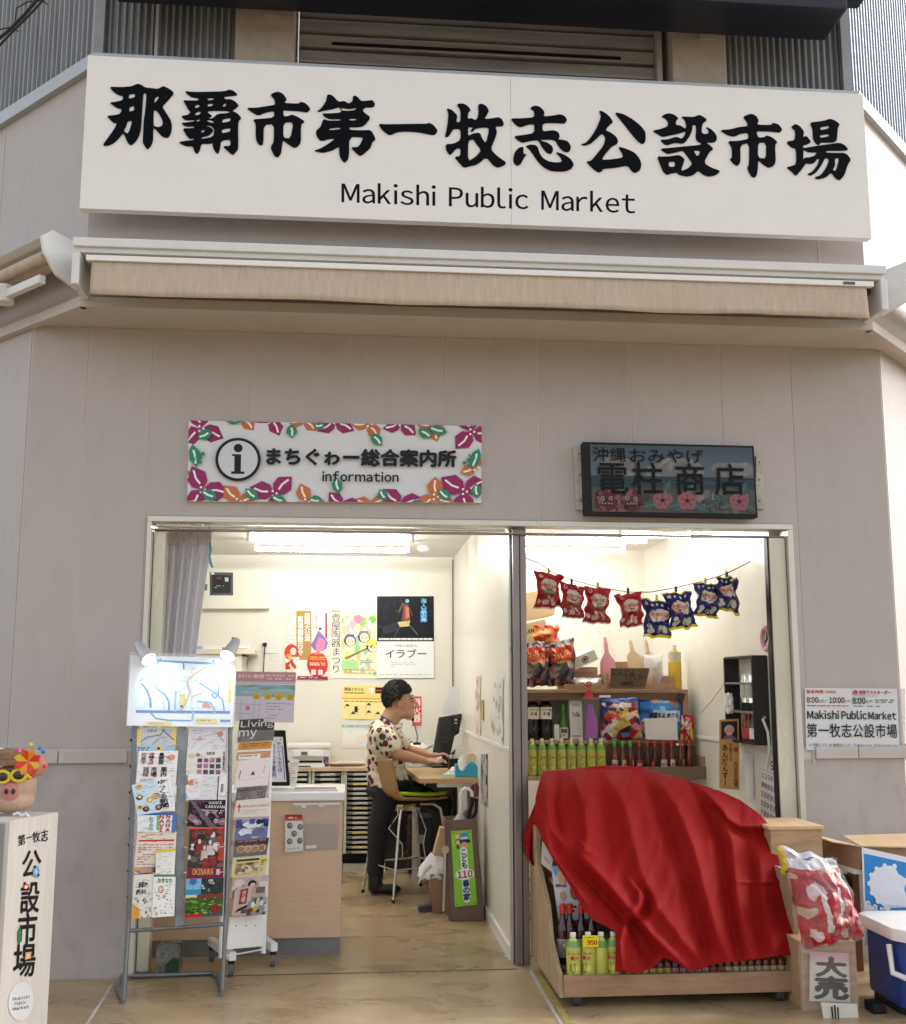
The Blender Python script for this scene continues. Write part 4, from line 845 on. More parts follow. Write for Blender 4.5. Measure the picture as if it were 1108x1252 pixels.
# rows of flat drawers
DR = mat('drawer_grey', (.22, .23, .22), .4, .3, var=.1); DC = mat('drawer_carcass', (.66, .64, .56), .5, var=.03); LB = mat('label_plate', (.6, .61, .54), .35, .2, var=.05); LY = mat('yellow_label_plate', (.68, .64, .22), .35, var=.05)
YD = 2.92
def drawers(x0, x1, lab_px, label, nbay, miss=()):
    dc = thing('drawer_cabinet', label, 'drawer cabinet', ((x0+x1)/2, YD, 0)); zt = at(430, 943, YD).z; zb = at(430, 1044, YD).z; zp = at(430, 1057, YD).z
    MB().box(x0, YD+.02, zb, x0+.02, RB-.02, zt).build('side_panel', DC, dc); MB().box(x1-.02, YD+.02, zb, x1, RB-.02, zt).build('side_panel', DC, dc)
    MB().box(x0, YD+.3, zb, x1, YD+.32, zt).build('back_panel', M['black'], dc)
    MB().box(x0-.002, YD-.005, zt+.001, x1+.002, RB-.015, zt+.03).build('top', mat('cabinet_top', (.58, .45, .3), .5), dc, bevel=.003)
    MB().box(x0, YD+.01, .0, x1, RB-.02, zp).build('plinth', mat('plinth_cream', (.52, .5, .43), .6, var=.05), dc)
    MB().box(x0+.005, YD+.06, zp, x1-.005, RB-.03, zb).build('gap_shade_block', M['black'], dc)  # solid black block: shade of the gap under the drawers, as colour
    n = 17; h = (zt-zb)/n
    dm = MB().box(-.5*(x1-x0-.05), 0, .003, .5*(x1-x0-.05), .28, h*.42).mesh('drawer', bevel=.002, seg=1); dm.materials.append(DR)
    rl = MB().box(-.5*(x1-x0-.05), -.004, h*.42+.002, .5*(x1-x0-.05), .02, h*.55).mesh('drawer_edge'); rl.materials.append(M['steel'])
    lm = MB().lathe([(.001, -.016), (.05, -.014), (.056, -.008), (.056, 0)], (0, 0, 0), 12).mesh('label_holder')
    lm = MB().slab([(-.06, 0, .004), (.06, 0, .004), (.052, 0, h*.62), (-.052, 0, h*.62)], (0, -.018, 0)).mesh('label_holder', bevel=.004); lm.materials.append(LB)
    ly = lm.copy(); ly.materials.clear(); ly.materials.append(LY)
    lx = lab_px - dc.location.x
    for k in range(n):
        z = zb+k*h
        for me, nm, dx in ((dm, 'drawer', 0), (rl, 'drawer_edge', 0), ((ly if k in (1, 4, 9, 14) else lm), 'label_holder', lx)):
            o = bpy.data.objects.new(nm, me); COL.objects.link(o); o.parent = dc; o.location = (dx, 0 if nm != 'label_holder' else -.002, z)
    return dc
xa, xb, xc, xd = at(345, 950, YD).x, at(381, 950, YD).x, at(421, 950, YD).x, at(472, 950, YD).x
drawers(xb+.002, xc-.004, at(401, 950, YD).x, 'flat drawer cabinet behind the counter, left of the one beside the stool', 1)
drawers(xc+.0, xd, at(441, 950, YD).x, 'flat drawer cabinet with labelled trays just left of the bar stool', 1)
drawers(xa-.1, xb-.004, at(366, 950, YD).x, 'flat drawer cabinet partly hidden by the easel notice', 1)
# printer
pz = at(380, 938, 3.0).z
pn = thing('printer', 'white office printer on top of the drawer cabinets', 'printer', (at(380, 920, 3.05).x, 3.05, pz))
def pb(name, m, x0, y0, x1, y1, Y, dp, b=.006): return MB().slab(pxq(rc(x0, y0, x1, y1), PY(Y)), (0, dp, 0)).build(name, m, pn, bevel=b)
pb('body', M['plast'], 352, 913, 403.5, 940, 3.0, .33); pb('lid', M['white'], 350, 910.5, 405, 914.5, 2.99, .34)
pb('control_panel', mat('pale_panel', (.85, .86, .87), .3, var=0), 359, 918, 395, 925, 2.965, .034); pb('screen', M['grey'], 368, 919, 376, 923.5, 2.962, .003, 0)
pb('output_slot', M['black'], 352, 930, 394, 932.5, 2.996, .004, 0); pb('paper_tray', M['plast'], 354, 934, 397, 940, 2.97, .03); pb('tray_handle', M['black'], 363, 936.5, 380, 938.5, 2.966, .004, 0); pb('ink_window', mat('ink_tank', (.12, .1, .14), .2, var=.6, scale=60), 395.5, 925, 402, 939, 2.996, .004, 0)
# papers beside printer
R = random.Random(5)
for k, (x, cc, lb) in enumerate(((415, (.8, .42, .22), 'orange paper lying on the drawer cabinets beside the printer'), (428, (.8, .74, .66), 'white paper sheets lying on the drawer cabinets near the man'))):
    p = at(x, 938, 3.05); s = Sheet(cc, 1.4); s.greek(.1, .2, .9, .8, 5, '888070', k+2, .3); z = pz+.032+k*.002
    q = [Vector((p.x-.09, 3.22, z)), Vector((p.x+.12, 3.25, z)), Vector((p.x+.1, 3.0, z+.0)), Vector((p.x-.11, 2.97, z))]
    tag(s.build('paper_sheet', PR, quad(q), back=.001), lb, 'paper')
# ------------------------------------------------------------------ counter
ct_ = thing('reception_counter', 'beech fronted reception counter with a white top and grey plinth', 'counter', (-.35, .4, 0))
YC0 = .38
a = at(417, 970, YC0); bl = at(170, 1150, .42); cx0, cx1 = at(178, 1150, YC0).x, at(417, 1100, YC0).x; zt = at(380, 979, YC0).z
MB().box(cx0, YC0, .085, cx1, YC0+.45, zt).build('front_panel', M['beech'], ct_, bevel=.003)
MB().box(cx0+.01, YC0+.012, .0, cx1-.006, YC0+.44, .084).build('plinth', mat('plinth_grey', (.2, .19, .19), .4, .3), ct_)
tx0, tx1 = at(331, 970, YC0).x-.6, at(423, 970, YC0).x
MB().box(tx0, YC0-.02, zt+.001, cx1+.012, YC0+.47, zt+.045).build('worktop', M['white'], ct_, bevel=.008)
ztop = zt+.045
# leaflet, sleeve, tray on the counter
s = Sheet('d9d4cc', .5); s.rect(0, 0, 1, .17, 'b02026').greek(.1, .05, .9, .12, 1, 'f0d8d0', 2)
for i, (x, y) in enumerate(((.27, .3), (.85, .34), (.5, .52), (.25, .72), (.82, .72))): s.disc(x, y, .16, '3e3838', 14, .085).disc(x+.02, y-.01, .1, '8a7f7c', 10, .05).disc(x-.03, y+.02, .05, '54484a', 8, .03)
s.greek(.1, .9, .8, .95, 1, '999088', 3)
lf = thing('leaflet_holder', 'small red-topped leaflet stuck on the counter front', 'leaflet', at(360, 1041, YC0-.02))
s.build('leaflet', PRG, quad(pxq(((348.5, 996), (370, 996), (371, 1040), (349, 1042)), PY(YC0-.022))), lf, back=.003)
MB().slab(pxq(((347.5, 1000), (372, 1000), (372, 1043), (348, 1043)), PY(YC0-.026)), (0, .001, 0)).build('clear_pocket', M['glass'], lf)
MB().slab(pxq(((347.5, 1030), (372, 1030), (372, 1044), (348, 1044)), PY(YC0-.017)), (0, .015, 0)).build('pocket_base', M['glass'], lf)
s = Sheet('c8b8a8', 1.1)
pk = thing('clear_document_pocket', 'clear plastic document pocket taped to the counter front', 'plastic pocket', at(390, 1040, YC0-.01))
MB().slab(pxq(((352, 982), (416, 982), (413, 1038), (372, 1041)), PY(YC0-.006)), (0, .001, 0)).build('sleeve', mat('soft_sleeve', (.7, .6, .52), .35, alpha=.3, var=0), pk)
MB().slab(pxq(((372, 1008), (413, 1007), (413, 1037), (372, 1039)), PY(YC0-.008)), (0, .001, 0)).build('inner_sheet', mat('grey_sheet', (.55, .45, .38), .5, alpha=.6, var=.05), pk)
for a in (((359, 982), (416, 981), (416, 984), (359, 985)), ((367, 984), (375, 984), (374, 988), (369, 988)), ((389, 984), (396, 984), (396, 987), (390, 987)), ((374, 1034), (387, 1033), (387, 1037), (374, 1038))):
    MB().slab(pxq(a, PY(YC0-.0095)), (0, .001, 0)).build('tape', mat('white_tape', (.72, .68, .63), .4), pk)
p = fl(388, 964, ztop+.01); MB().box(p.x-.14, p.y-.06, ztop+.001, p.x+.14, p.y+.06, ztop+.012)
t = thing('pen_tray', 'shallow white pen tray on the counter top', 'tray', (p.x, p.y, ztop))
MB().box(p.x-.13, p.y-.05, ztop+.001, p.x+.11, p.y+.05, ztop+.010).build('tray_body', M['plast'], t, bevel=.003); MB().box(p.x-.12, p.y-.04, ztop+.0105, p.x+.10, p.y+.04, ztop+.013).build('felt', mat('grey_felt', (.3, .26, .25), .9), t)
# easel notice in black frame on the counter
ez = thing('framed_notice', 'white notice in a black frame standing on the counter', 'notice', at(342, 962, .6))
c = pxq(((330, 893), (349, 893), (354, 961), (330, 961)), PY(.62)); MB().slab(c, (0, .02, 0)).build('frame', M['black'], ez, bevel=.003)
s = Sheet('e8e6ee', .33); s.rect(0, 0, 1, 1, 'e8e6ee'); s.vtext('ゆいレールのりば', .5, .1, .78, .78, '4a3a8a', .02); s.line([(.9, .2), (.9, .95)], .05, '2a3a80'); s.photo(.6, .02, 1, .12, ['f0eee8', '8a3a3a', '3a7a4a', 'e8c060'], 8, 2); s.vtext('のりつぎ案内', .1, .15, .35, .9, '6a4a9a', .02)
s.build('printed_sheet', PR, quad([p+Vector((0, -.002, 0)) for p in pxq(((331, 901), (346, 901), (350.5, 956), (331, 956)), PY(.62))]), ez)
s = Sheet('e9e5da', .7).greek(.1, .1, .9, .8, 8, 'a0988a', 3, .4)
tag(s.build('white_leaflet_stack', PR, quad(pxq(((354, 929), (366, 929), (362, 962), (355, 962)), PY(.6))), back=.02), 'white leaflets standing next to the framed notice on the counter', 'leaflets')
# ------------------------------------------------------------------ desk
DZ = .79
D1, D2 = fl(513, 951, DZ), fl(586, 949, DZ)
y0 = PX(PX0-.002)(585, 949).y; xw = PX0-.002; D0 = fl(497.5, 937.5, DZ)
dk = thing('desk', 'beech topped desk with steel pedestal legs against the partition', 'desk', (.6, y0+.4, 0))
x1_ = at(513, 951, y0).x
top = [(x1_, y0, DZ-.03), (xw, y0, DZ-.03), (xw, y0+.95, DZ-.03), (D0.x, y0+.95, DZ-.03), (D0.x-.02, D0.y, DZ-.03)]
MB().slab(top, (0, 0, .03)).build('top', mat('desk_beech', (.55, .35, .17), .35, var=.08, scale=5, stretch=(1, 8, 1)), dk, bevel=.003)
MB().box(x1_+.12, y0+.05, DZ-.06, xw-.02, y0+.1, DZ-.031).build('top_rail', M['steel'], dk)
px_ = at(565, 960, y0+.12).x
MB().box(px_-.03, y0+.08, .05, px_+.03, y0+.14, DZ-.061).build('leg', M['white'], dk, bevel=.004)
f0, f1 = fl(511, 1116), fl(552, 1104)
MB().slab([(f0.x, f0.y-.03, .012), (f1.x+.1, f0.y+.1, .012), (f1.x+.1, f0.y+.18, .03), (f0.x, f0.y+.03, .012)], (0, 0, .028)).build('foot', mat('dark_foot', (.1, .105, .12), .35, .4), dk, bevel=.006)
MB().box(D0.x+.03, y0+.8, 0, D0.x+.07, y0+.84, DZ-.031).build('leg', M['steel'], dk, bevel=.004)
# clutter under the desk
MB2 = mat('dark_plastic', (.03, .03, .035), .45, var=.2)
pc = thing('computer_tower', 'dark computer tower with cables standing under the desk', 'computer', (.6, 2.8, 0))
MB().box(.44, 2.72, .02, .62, 3.15, .42).build('case', MB2, pc, bevel=.01); MB().box(.48, 2.712, .23, .56, 2.719, .29).build('label', mat('grey_label', (.35, .33, .38), .5), pc)
for k in range(6):
    R = random.Random(k); pts = [(.3+.05*k+R.uniform(-.02, .02)*j, 2.65+R.uniform(-.03, .03), .68-.11*j+R.uniform(-.02, .02)) for j in range(6)]
    MB().tube(pts, .004, 5).build('cable', (M['black'], M['plast'], M['black'], mat('red_cable', (.3, .02, .02), .5))[k % 4], pc, smooth=True)
MB().box(.30, 2.86, .45, .52, 3.3, .48).build('cable_shelf', mat('shelf_tan', (.4, .32, .2), .6), pc)
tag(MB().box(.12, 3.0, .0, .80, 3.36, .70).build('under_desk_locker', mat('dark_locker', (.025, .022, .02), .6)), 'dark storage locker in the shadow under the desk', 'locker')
rb_ = remesh(MB().ball((.21, 2.62, .16), (.05, .08, .16), 14, 10).ball((.22, 2.62, .3), (.03, .05, .06)).box(.165, 2.56, .005, .255, 2.68, .1), .012, 3); o = link('red_bag', rb_, mat('red_nylon', (.35, .02, .03), .5, bump=.3, bscale=20)); tag(o, 'red bag on the floor between the stool legs', 'bag')
# microphone and white side shelf on the back wall
sh = thing('side_table', 'white slanted side table behind the monitor', 'table', (at(505, 920, 2.85).x, 2.9, 0))
MB().slab([at(485, 915, 2.8), at(520, 915, 2.8), at(533, 908, 3.2), at(490, 908, 3.2)], (0, 0, -.02)).build('top', M['white'], sh); MB().slab(pxq(((484, 916), (520, 916), (518, 925), (484, 925)), PY(2.82)), (0, .3, 0)).build('body', M['plast'], sh)
mc = thing('gooseneck_microphone', 'thin gooseneck desk microphone behind the man', 'microphone', at(510, 910, 2.84))
MB().tube([at(x, y, 2.84) for x, y in ((510, 908), (510.5, 900), (508, 890), (505.5, 882))], .005, 6).build('neck', M['grey'], mc, smooth=True); MB().ball(at(504.8, 879, 2.84), (.012, .012, .02)).build('capsule', M['black'], mc, smooth=True); MB().lathe([(.03, 0), (.03, .012), (.02, .018)], at(510, 910.5, 2.84), 14).build('base', M['black'], mc)
tag(MB().slab(pxq(rc(519, 906, 529, 910), PY(2.95)), (0, .05, 0)).build('paper_box', M['plast'], bevel=.003), 'small white box on the side table behind the hands', 'box')
# monitor, keyboard, mouse, tape dispenser, papers
mn = thing('monitor', 'black computer monitor seen from behind on the desk', 'monitor', (.72, y0+.45, DZ))
pm = onp(fl(531, 925, DZ+.08), (.6, -.8, 0)); c = pxq(((539.5, 877), (566, 872.5), (556.5, 922), (531, 926)), pm)
MB().slab(c, Vector((-.6, .8, 0))*.03).build('housing', mat('glossy_black', (.012, .012, .015), .15, var=.3, scale=3), mn, bevel=.006)
for y in (879, 883): MB().slab(pxq(rc(556, y, 559, y+2), onp(c[3]+Vector((.003, -.004, 0)), (.6, -.8, 0))), Vector((-.6, .8, 0))*.002).build('badge', M['steel'], mn)
q = (c[2]+c[3])/2; MB().box(q.x-.02, q.y-.02, DZ+.015, q.x+.03, q.y+.02, q.z+.1).build('stand', M['black'], mn, bevel=.005); MB().box(q.x-.1, q.y-.1, DZ+.001, q.x+.1, q.y+.1, DZ+.014).build('base', M['black'], mn, bevel=.005)
kb = thing('keyboard', 'white keyboard under the man\'s hands on the desk', 'keyboard', fl(528, 929, DZ))
p = fl(529, 930, DZ); MB().cbox((p.x, p.y+.05, DZ+.011), (.15, .4, .018), rz=-.1).build('body', M['plast'], kb, bevel=.004)
km = MB().box(-.007, -.007, 0, .007, .007, .006).mesh('key', bevel=.001, seg=1); km.materials.append(mat('key_grey', (.5, .5, .52), .5))
for i in range(5):
    for j in range(12):
        o = bpy.data.objects.new('key', km); COL.objects.link(o); o.parent = kb; o.location = (p.x-kb.location.x-.055+i*.02, p.y-kb.location.y-.12+j*.03, .0205)
ms = thing('mouse', 'white and black computer mouse on a pad beside the tape dispenser', 'mouse', fl(540, 935, DZ))
p = fl(540, 934, DZ); MB().cbox((p.x+.02, p.y, DZ+.003), (.2, .13, .004)).build('mouse_pad', M['black'], ms); MB().ball((p.x, p.y, DZ+.02), (.055, .035, .026), 16, 10).build('shell', M['plast'], ms, smooth=True); MB().ball((p.x+.012, p.y-.012, DZ+.024), (.035, .026, .022), 14, 8).build('button_shell', M['black'], ms, smooth=True)
td = thing('tape_dispenser', 'bright blue tape dispenser at the right end of the desk', 'tape dispenser', fl(571, 945, DZ))
yq = y0+.06
prof = [(557, 930), (560, 929), (561.5, 935), (565, 938), (568, 936), (571, 930), (576, 926.5), (581, 928), (584.5, 933), (585, 945), (557, 945)]
c = [at(x, y, yq) for x, y in prof]; dzz = DZ+.002-min(p.z for p in c); c = [p+Vector((0, 0, dzz)) for p in c]
MB().slab(c, (0, .07, 0)).build('body', mat('cyan_plastic', (.03, .36, .55), .35, var=.03), td, bevel=.004)
q = at(576, 929, yq+.035); MB().tube([(q.x, yq+.02, q.z+.01), (q.x, yq+.05, q.z+.01)], .035, 18).build('tape_roll', mat('tape_cream', (.7, .6, .35), .4), td)
tag(MB().cbox((at(549, 944, yq).x, yq+.05, DZ+.012), (.07, .06, .02)).build('sticky_notes', mat('mint_paper', (.55, .78, .66), .6), bevel=.002), 'mint green block of notes left of the tape dispenser', 'notepad')
ps = MB(); R = random.Random(8)
def crum(u, v):
    return (at(546, 930, y0+.3).x+u*.10, y0+.25+v*.1, DZ+.006+.04*math.sin(u*3.1)*math.sin(v*3.1)**.5+.02*noise.noise(Vector((u*6, v*6, 2))))
o = MB().grid(crum, 14, 12).build('crumpled_tissue', M['paper']); tag(o, 'crumpled white tissue next to the tape dispenser', 'tissue')
sb_ = thing('pump_bottle', 'white pump bottle at the end of the desk beside the partition', 'bottle', (.76, y0+.35, DZ))
MB().lathe([(.028, 0), (.03, .01), (.03, .09), (.012, .11), (.012, .13)], (.765, y0+.35, DZ+.001), 16).build('body', M['plast'], sb_, smooth=True); MB().tube([(.765, y0+.35, DZ+.13), (.765, y0+.35, DZ+.165)], .005, 6).build('stem', M['plast'], sb_); MB().cbox((.745, y0+.35, DZ+.168), (.07, .016, .012)).build('nozzle', M['plast'], sb_, bevel=.003)
tag(MB().box(.69, y0+.5, DZ+.001, .76, y0+.58, DZ+.09).build('pen_cup', M['black'], bevel=.004), 'black pen cup behind the tape dispenser', 'pen cup')
tag(MB().tube([fl(x, y, DZ+.006) for x, y in ((498, 933), (503, 934.5), (508, 933.5), (512, 934), (516, 936), (511, 937.5), (505, 936), (500, 935), (507, 932), (518, 933))], .004, 6).build('loose_cable', M['plast'], smooth=True), 'white loose cable coiled on the near corner of the desk', 'cable')
tag(MB().slab([at(549.5, 838, 2.9), at(561, 842, 2.9), at(562, 856, 2.9), at(561, 873, 2.9), at(541, 874, 2.9), at(542.5, 861, 2.9), at(548, 851, 2.9)], (0, .004, 0)).build('hanging_paper', mat('pad_paper', (.66, .66, .66), .7, var=.05)), 'white paper sheets curling off the wall above the monitor', 'paper')
tag(MB().slab([at(567, 893, 2.3), at(565, 908, 2.3), at(551, 921, 2.3), at(556, 900, 2.3)], (.01, .03, 0)).build('folded_paper', M['paper']), 'folded white paper leaning behind the monitor edge', 'paper')
# posters on the partition
def wq(x0, x1, y0a, y1a, y0b, y1b): return [PX(PX0-.004)(x0, y0a), PX(PX0-.004)(x1, y0b), PX(PX0-.004)(x1, y1b), PX(PX0-.004)(x0, y1a)]
s = Sheet('e6dcd8', .5); s.photo(0, 0, 1, 1, ['e8dfdc', 'd8a8a0', 'c8c0cc', 'b89a8a', 'e8ccc8', 'a8a0b0'], 30, 4, .15); s.vtext('ゆいまーる', .3, .05, .6, .6, 'a85a5a')
tag(s.build('partition_poster', PR, quad(wq(581, 587.5, 828, 897, 826, 900)), back=.001), 'tall narrow pinkish poster on the partition wall', 'poster')
s = Sheet('e9e7e2', .5); s.photo(0, .02, 1, .95, ['e6e6e2', '9aa6b4', 'c8ccd0', 'b0a890', 'dcdcd8'], 34, 5, .15)
tag(s.build('partition_poster', PR, quad(wq(601, 615, 833, 899, 830, 911)), back=.001), 'bluish white calendar hanging on the partition near the doorway', 'calendar')
s = Sheet('b8b4b0', .4); s.photo(0, 0, 1, 1, ['b8b6b4', '3a3e4a', '6a8ab0', '8a7a6a', 'd8d4cc', '4a4648'], 40, 6, .14)
tag(s.build('partition_poster', PR, quad(wq(588, 596, 922, 982, 922, 987)), back=.001), 'dark narrow poster low on the partition wall beside the desk', 'poster')
tag(MB().slab(wq(589.5, 591.5, 856, 880, 856, 881), (-.006, 0, 0)).build('thermometer', mat('yellow_wood', (.5, .4, .15), .5)), 'small yellow thermometer strip on the partition', 'thermometer')
# green sign on brown cardboard box, umbrellas in it
gy = fl(575, 1126).y
ub = thing('umbrella_box', 'tall brown cardboard box holding umbrellas beside the partition', 'box', (at(570, 1100, gy).x, gy, 0))
c = pxq(((546.5, 1004), (581.5, 1002), (592, 1125), (551, 1126)), PY(gy)); 
zb_ = min(p.z for p in c); c = [Vector((p.x, p.y+ (p.z)*.05, max(p.z, .002))) for p in c]
BRN = mat('brown_board', (.17, .11, .085), .7, var=.1, dirt=.3)
MB().slab(c, (0, .012, 0)).build('front_flap', BRN, ub)
for a, b_ in ((c[0], c[3]), (c[1], c[2])): MB().slab([a+Vector((0, .0125, 0)), a+Vector((.0, .2, 0)), b_+Vector((.0, .2, 0)), b_+Vector((0, .0125, 0))], (-.008 if a is c[0] else .008, 0, 0)).build('side_flap', BRN, ub)
MB().slab([p+Vector((0, .2, 0)) for p in c], (0, .008, 0)).build('back_flap', BRN, ub)
s = Sheet('8fd03a', .3); GR_ = (.28, .62, .06); s.base = GR_; s.rect(0, 0, 1, 1, GR_)
s.disc(.32, .06, .14, 'e0a040').disc(.3, .075, .09, 'f0d0b0').disc(.3, .15, .13, 'b0452e').disc(.3, .155, .09, 'f0cdb0').poly([(.45, .04), (.8, .03), (.88, .13), (.4, .13)], '4a9ad0').rect(.4, .13, .9, .17, '161c28').disc(.6, .2, .16, 'e8a078').poly([(.25, .18), (.35, .2), (.35, .24), (.22, .24)], '2a3a70').rect(.45, .09, .8, .115, 'e8eef4')
W_ = 'f2f4f0'; s.disc(.55, .27, .17, W_, 20); s.rect(.38, .27, .72, .9, W_); s.disc(.53, .585, .44, W_, 30, .075); s.disc(.55, .91, .17, W_, 20)
s.vtext('こども', .41, .245, .69, .51, '1e2f7a', .045); s.text('110', .2, .54, .88, .63, 'b01830', .035); s.vtext('番の家', .4, .66, .72, .93, '1e2f7a', .045)
for x in (.1, .9):
    for y in (.03, .97): s.disc(x, y, .03, '2a4a18', 8)
s.P = [(min(1, max(0, u)), min(1, max(0, v)), l) for u, v, l in s.P]
q = quad(c); cc = [Vector((p.x, 0, p.z)) for p in pxq(((551.8, 1017), (577, 1015), (583.5, 1106), (556.5, 1109)), PY(gy))]
for p in cc: p.y = gy+p.z*.05-.006
gs = thing('child_safety_sign', 'lime green vertical sign with the number 110 fixed to the umbrella box', 'sign', tuple(cc[3]))
MB().slab(cc, (0, .005, 0)).build('board', mat('lime_board', GR_, .4), gs)
s.build('printed_face', PRG, quad([p+Vector((0, -.0005, 0)) for p in cc]), gs)
def umb(x, ytop, ybot, label, m, hook, Y, hm):
    u = thing('umbrella', label, 'umbrella', at(x, ybot, Y))
    hp = [at(x+a, ytop+b_, Y) for a, b_ in hook]; MB().tube(hp, .011, 8).build('handle', hm, u, smooth=True)
    MB().tube([at(x, ytop+hook[0][1], Y), at(x-2, 1004, Y), at(x-1, ybot, Y)], [.012, .045, .03], 10).build('folded_canopy', m, u)
umb(563.5, 964, 1060, 'umbrella with white curved handle and clear canopy in the box', mat('frosted_vinyl', (.6, .57, .54), .3, alpha=.75), ((0, 30), (0, 10), (1.5, 3), (5, 0), (10, 1), (13.5, 5), (14, 10)), gy+.08, M['white'])
umb(573, 985, 1060, 'black folded umbrella with looped strap beside the partition', mat('black_nylon', (.02, .02, .025), .5), ((0, 25), (2, 5), (6, -8), (10, -8), (9, 8), (3, 22)), gy+.14, M['black'])
umb(571, 960, 1060, 'dark red handled umbrella standing at the back of the box', mat('grey_nylon', (.09, .085, .09), .5), ((4, 30), (5, 10), (7, 0), (11, -3), (13, 3), (12, 14)), gy+.17, mat('dark_red_handle', (.16, .03, .025), .35))
# thin crutch like pole, cardboard box piece, waste bin with plastic bag
wbp = fl(540, 1108)
wb = thing('waste_bin', 'tan paper waste bin lined with a white plastic bag', 'waste bin', tuple(wbp))
x0, x1, yb = at(526, 1100, gy+.25).x, at(548, 1100, gy+.25).x, gy+.25
zt_ = at(535, 1069, yb).z
MB().slab([(x0+.015, yb, .002), (x1, yb, .002), (x1, yb, zt_), (x0, yb, zt_)], (0, .2, 0)).build('bin', M['card'], wb, bevel=.003)
def bag(u, v):
    a = u*2*math.pi; r = .105*(1-.0*v); x = (x0+x1)/2-.01+math.cos(a)*r*(1.1-.75*v**1.5)*(1+.25*noise.noise(Vector((math.cos(a)*2, math.sin(a)*2, v*3)))); return (x, yb+.1+math.sin(a)*r*(1.0-.8*v**1.5), zt_-.03+.14*v+.02*noise.noise(Vector((math.cos(a)*3, math.sin(a)*3, v*2+4))))
MB().grid(bag, 30, 10).build('bag', mat('white_film', (.78, .78, .8), .35, bump=.4, bscale=30), wb, smooth=True)
MB().tube([(x0+.0, yb-.01, zt_+.06), (x0-.04, yb-.02, zt_+.02), (x0-.075, yb-.02, zt_-.05)], [.02, .012, .004], 8).build('bag_tie', MATS['white_film'], wb, smooth=True)
cbx = thing('cardboard_tube_box', 'tilted tan cardboard box leaning on the umbrella box', 'box', tuple(at(540, 1050, gy+.1)))
MB().slab(pxq(((539, 1012), (547, 1014), (543, 1048), (530, 1046)), PY(gy+.1)), (0, .1, 0)).build('carton', M['card2'], cbx); MB().slab(pxq(((547.2, 1014), (552, 1016), (552, 1050), (543.4, 1048)), PY(gy+.1)), (0, .1, 0)).build('carton_side', M['card'], cbx)
cs = thing('walking_stick', 'grey metal stick with round cap standing before the waste bin', 'stick', tuple(fl(543, 1114)))
MB().tube([at(542.5, 1114, gy+.03), at(544.5, 1040, gy+.03)], .008, 8).build('shaft', M['chrome'], cs, smooth=True); MB().tube([at(544.5, 1039, gy+.0), at(544.5, 1039, gy+.06)], .024, 14).build('cap', mat('brass_cap', (.4, .3, .15), .4, .6), cs)
# ------------------------------------------------------------------ stool
st = thing('bar_stool', 'bar stool with bent wood shell, lime green seat and steel legs', 'stool', (.40, 2.0, 0), rad(26))
def SL(mb, n, m, **k): return mb.build(n, m, st, local=True, **k)
SHZ = .62
def shell(u, v):
    s_ = v*.62; wd = .20*(1-.12*max(0, (v-.6)*2.5)); y = (u-.5)*2*wd
    if s_ < .32: return (.2-s_, y, SHZ+.018*math.cos(u*6.28)*.6+.012*((s_-.1)/.2)**2)
    a = s_-.32
    if a < .08: t = a/.08*1.25; return (-.12-.075*math.sin(t), y, SHZ+.02+.075*(1-math.cos(t)))
    b_ = a-.08; return (-.195-b_*.15, y, SHZ+.075+b_*.95)
o = SL(MB().grid(shell, 14, 30), 'shell', mat('stool_wood', (.36, .22, .09), .35, var=.15, scale=6, stretch=(1, 8, 1)), smooth=True); md = o.modifiers.new('t', 'SOLIDIFY'); md.thickness = .014
SL(MB().grid(lambda u, v: Vector(shell(u*.94+.03, v*.54+.01))+Vector((0, 0, .024)), 12, 12), 'seat_pad', mat('lime_pad', (.42, .68, .02), .45, var=.03), smooth=True).modifiers.new('t', 'SOLIDIFY').thickness = .022
SL(MB().tube([(-.205, -.0, SHZ+.2), (-.198, .0, SHZ+.2)], .02, 12), 'grip_hole_trim', M['steel'])
for a, b_ in ((-1, -1), (-1, 1), (1, -1), (1, 1)):
    SL(MB().tube([(a*.02, b_*.13, SHZ-.02), (a*.11, b_*.16, SHZ-.022), (a*.15, b_*.175, SHZ-.05), (a*.165, b_*.18, SHZ-.12), (a*.225, b_*.215, .012)], .0095, 10), 'leg', M['chrome'], smooth=True)
    SL(MB().tube([(a*.225, b_*.215, .001), (a*.225, b_*.215, .02)], .012, 10), 'foot_cap', M['black'])
q = [(-.2, -.2, .2), (.2, -.2, .2), (.2, .2, .2), (-.2, .2, .2)]
for i in range(4): SL(MB().tube([q[i], q[(i+1) % 4]], .007, 8), 'footrest_bar', M['chrome'], smooth=True)
# ================================================================== brochure racks
GT = M['grey']; WW = mat('wire_steel', (.55, .55, .55), .3, .8)
BLr, BRr, TLr = at(156, 1190, -.42), at(274, 1180, -.36), at(162, 800, -.27)
nr = (BRr-BLr).cross(TLr-BLr).normalized()
if nr.y > 0: nr = -nr
RP = lambda off=0.0: onp(BLr+nr*off, nr)      # plane of the rack, off metres towards the viewer
rk = thing('brochure_rack', 'grey steel tube brochure rack standing left of the doorway', 'rack', (BLr.x+.2, -.4, 0))
fo = RP(0)
def rt(name, pts, r, m=GT, o=rk): return MB().tube(pts, r, 10).build(name, m, o, smooth=True)
pl0 = [fo(164.5, 820), fo(164, 885), fo(157.5, 1120), fo(151, 1222)]; pr0 = [fo(282, 820), fo(281, 960), fo(276, 1120), fo(272, 1209)]
rt('upright', pl0, .0105); rt('upright', pr0, .0105)
l0, l1, l2, l3 = Vector((pl0[-1].x, pl0[-1].y, .012)), fl(143, 1209), fl(150, 1196), fl(165, 1197)
r0, r3, r4 = Vector((pr0[-1].x, pr0[-1].y, .012)), fl(268, 1199), fl(259, 1193)
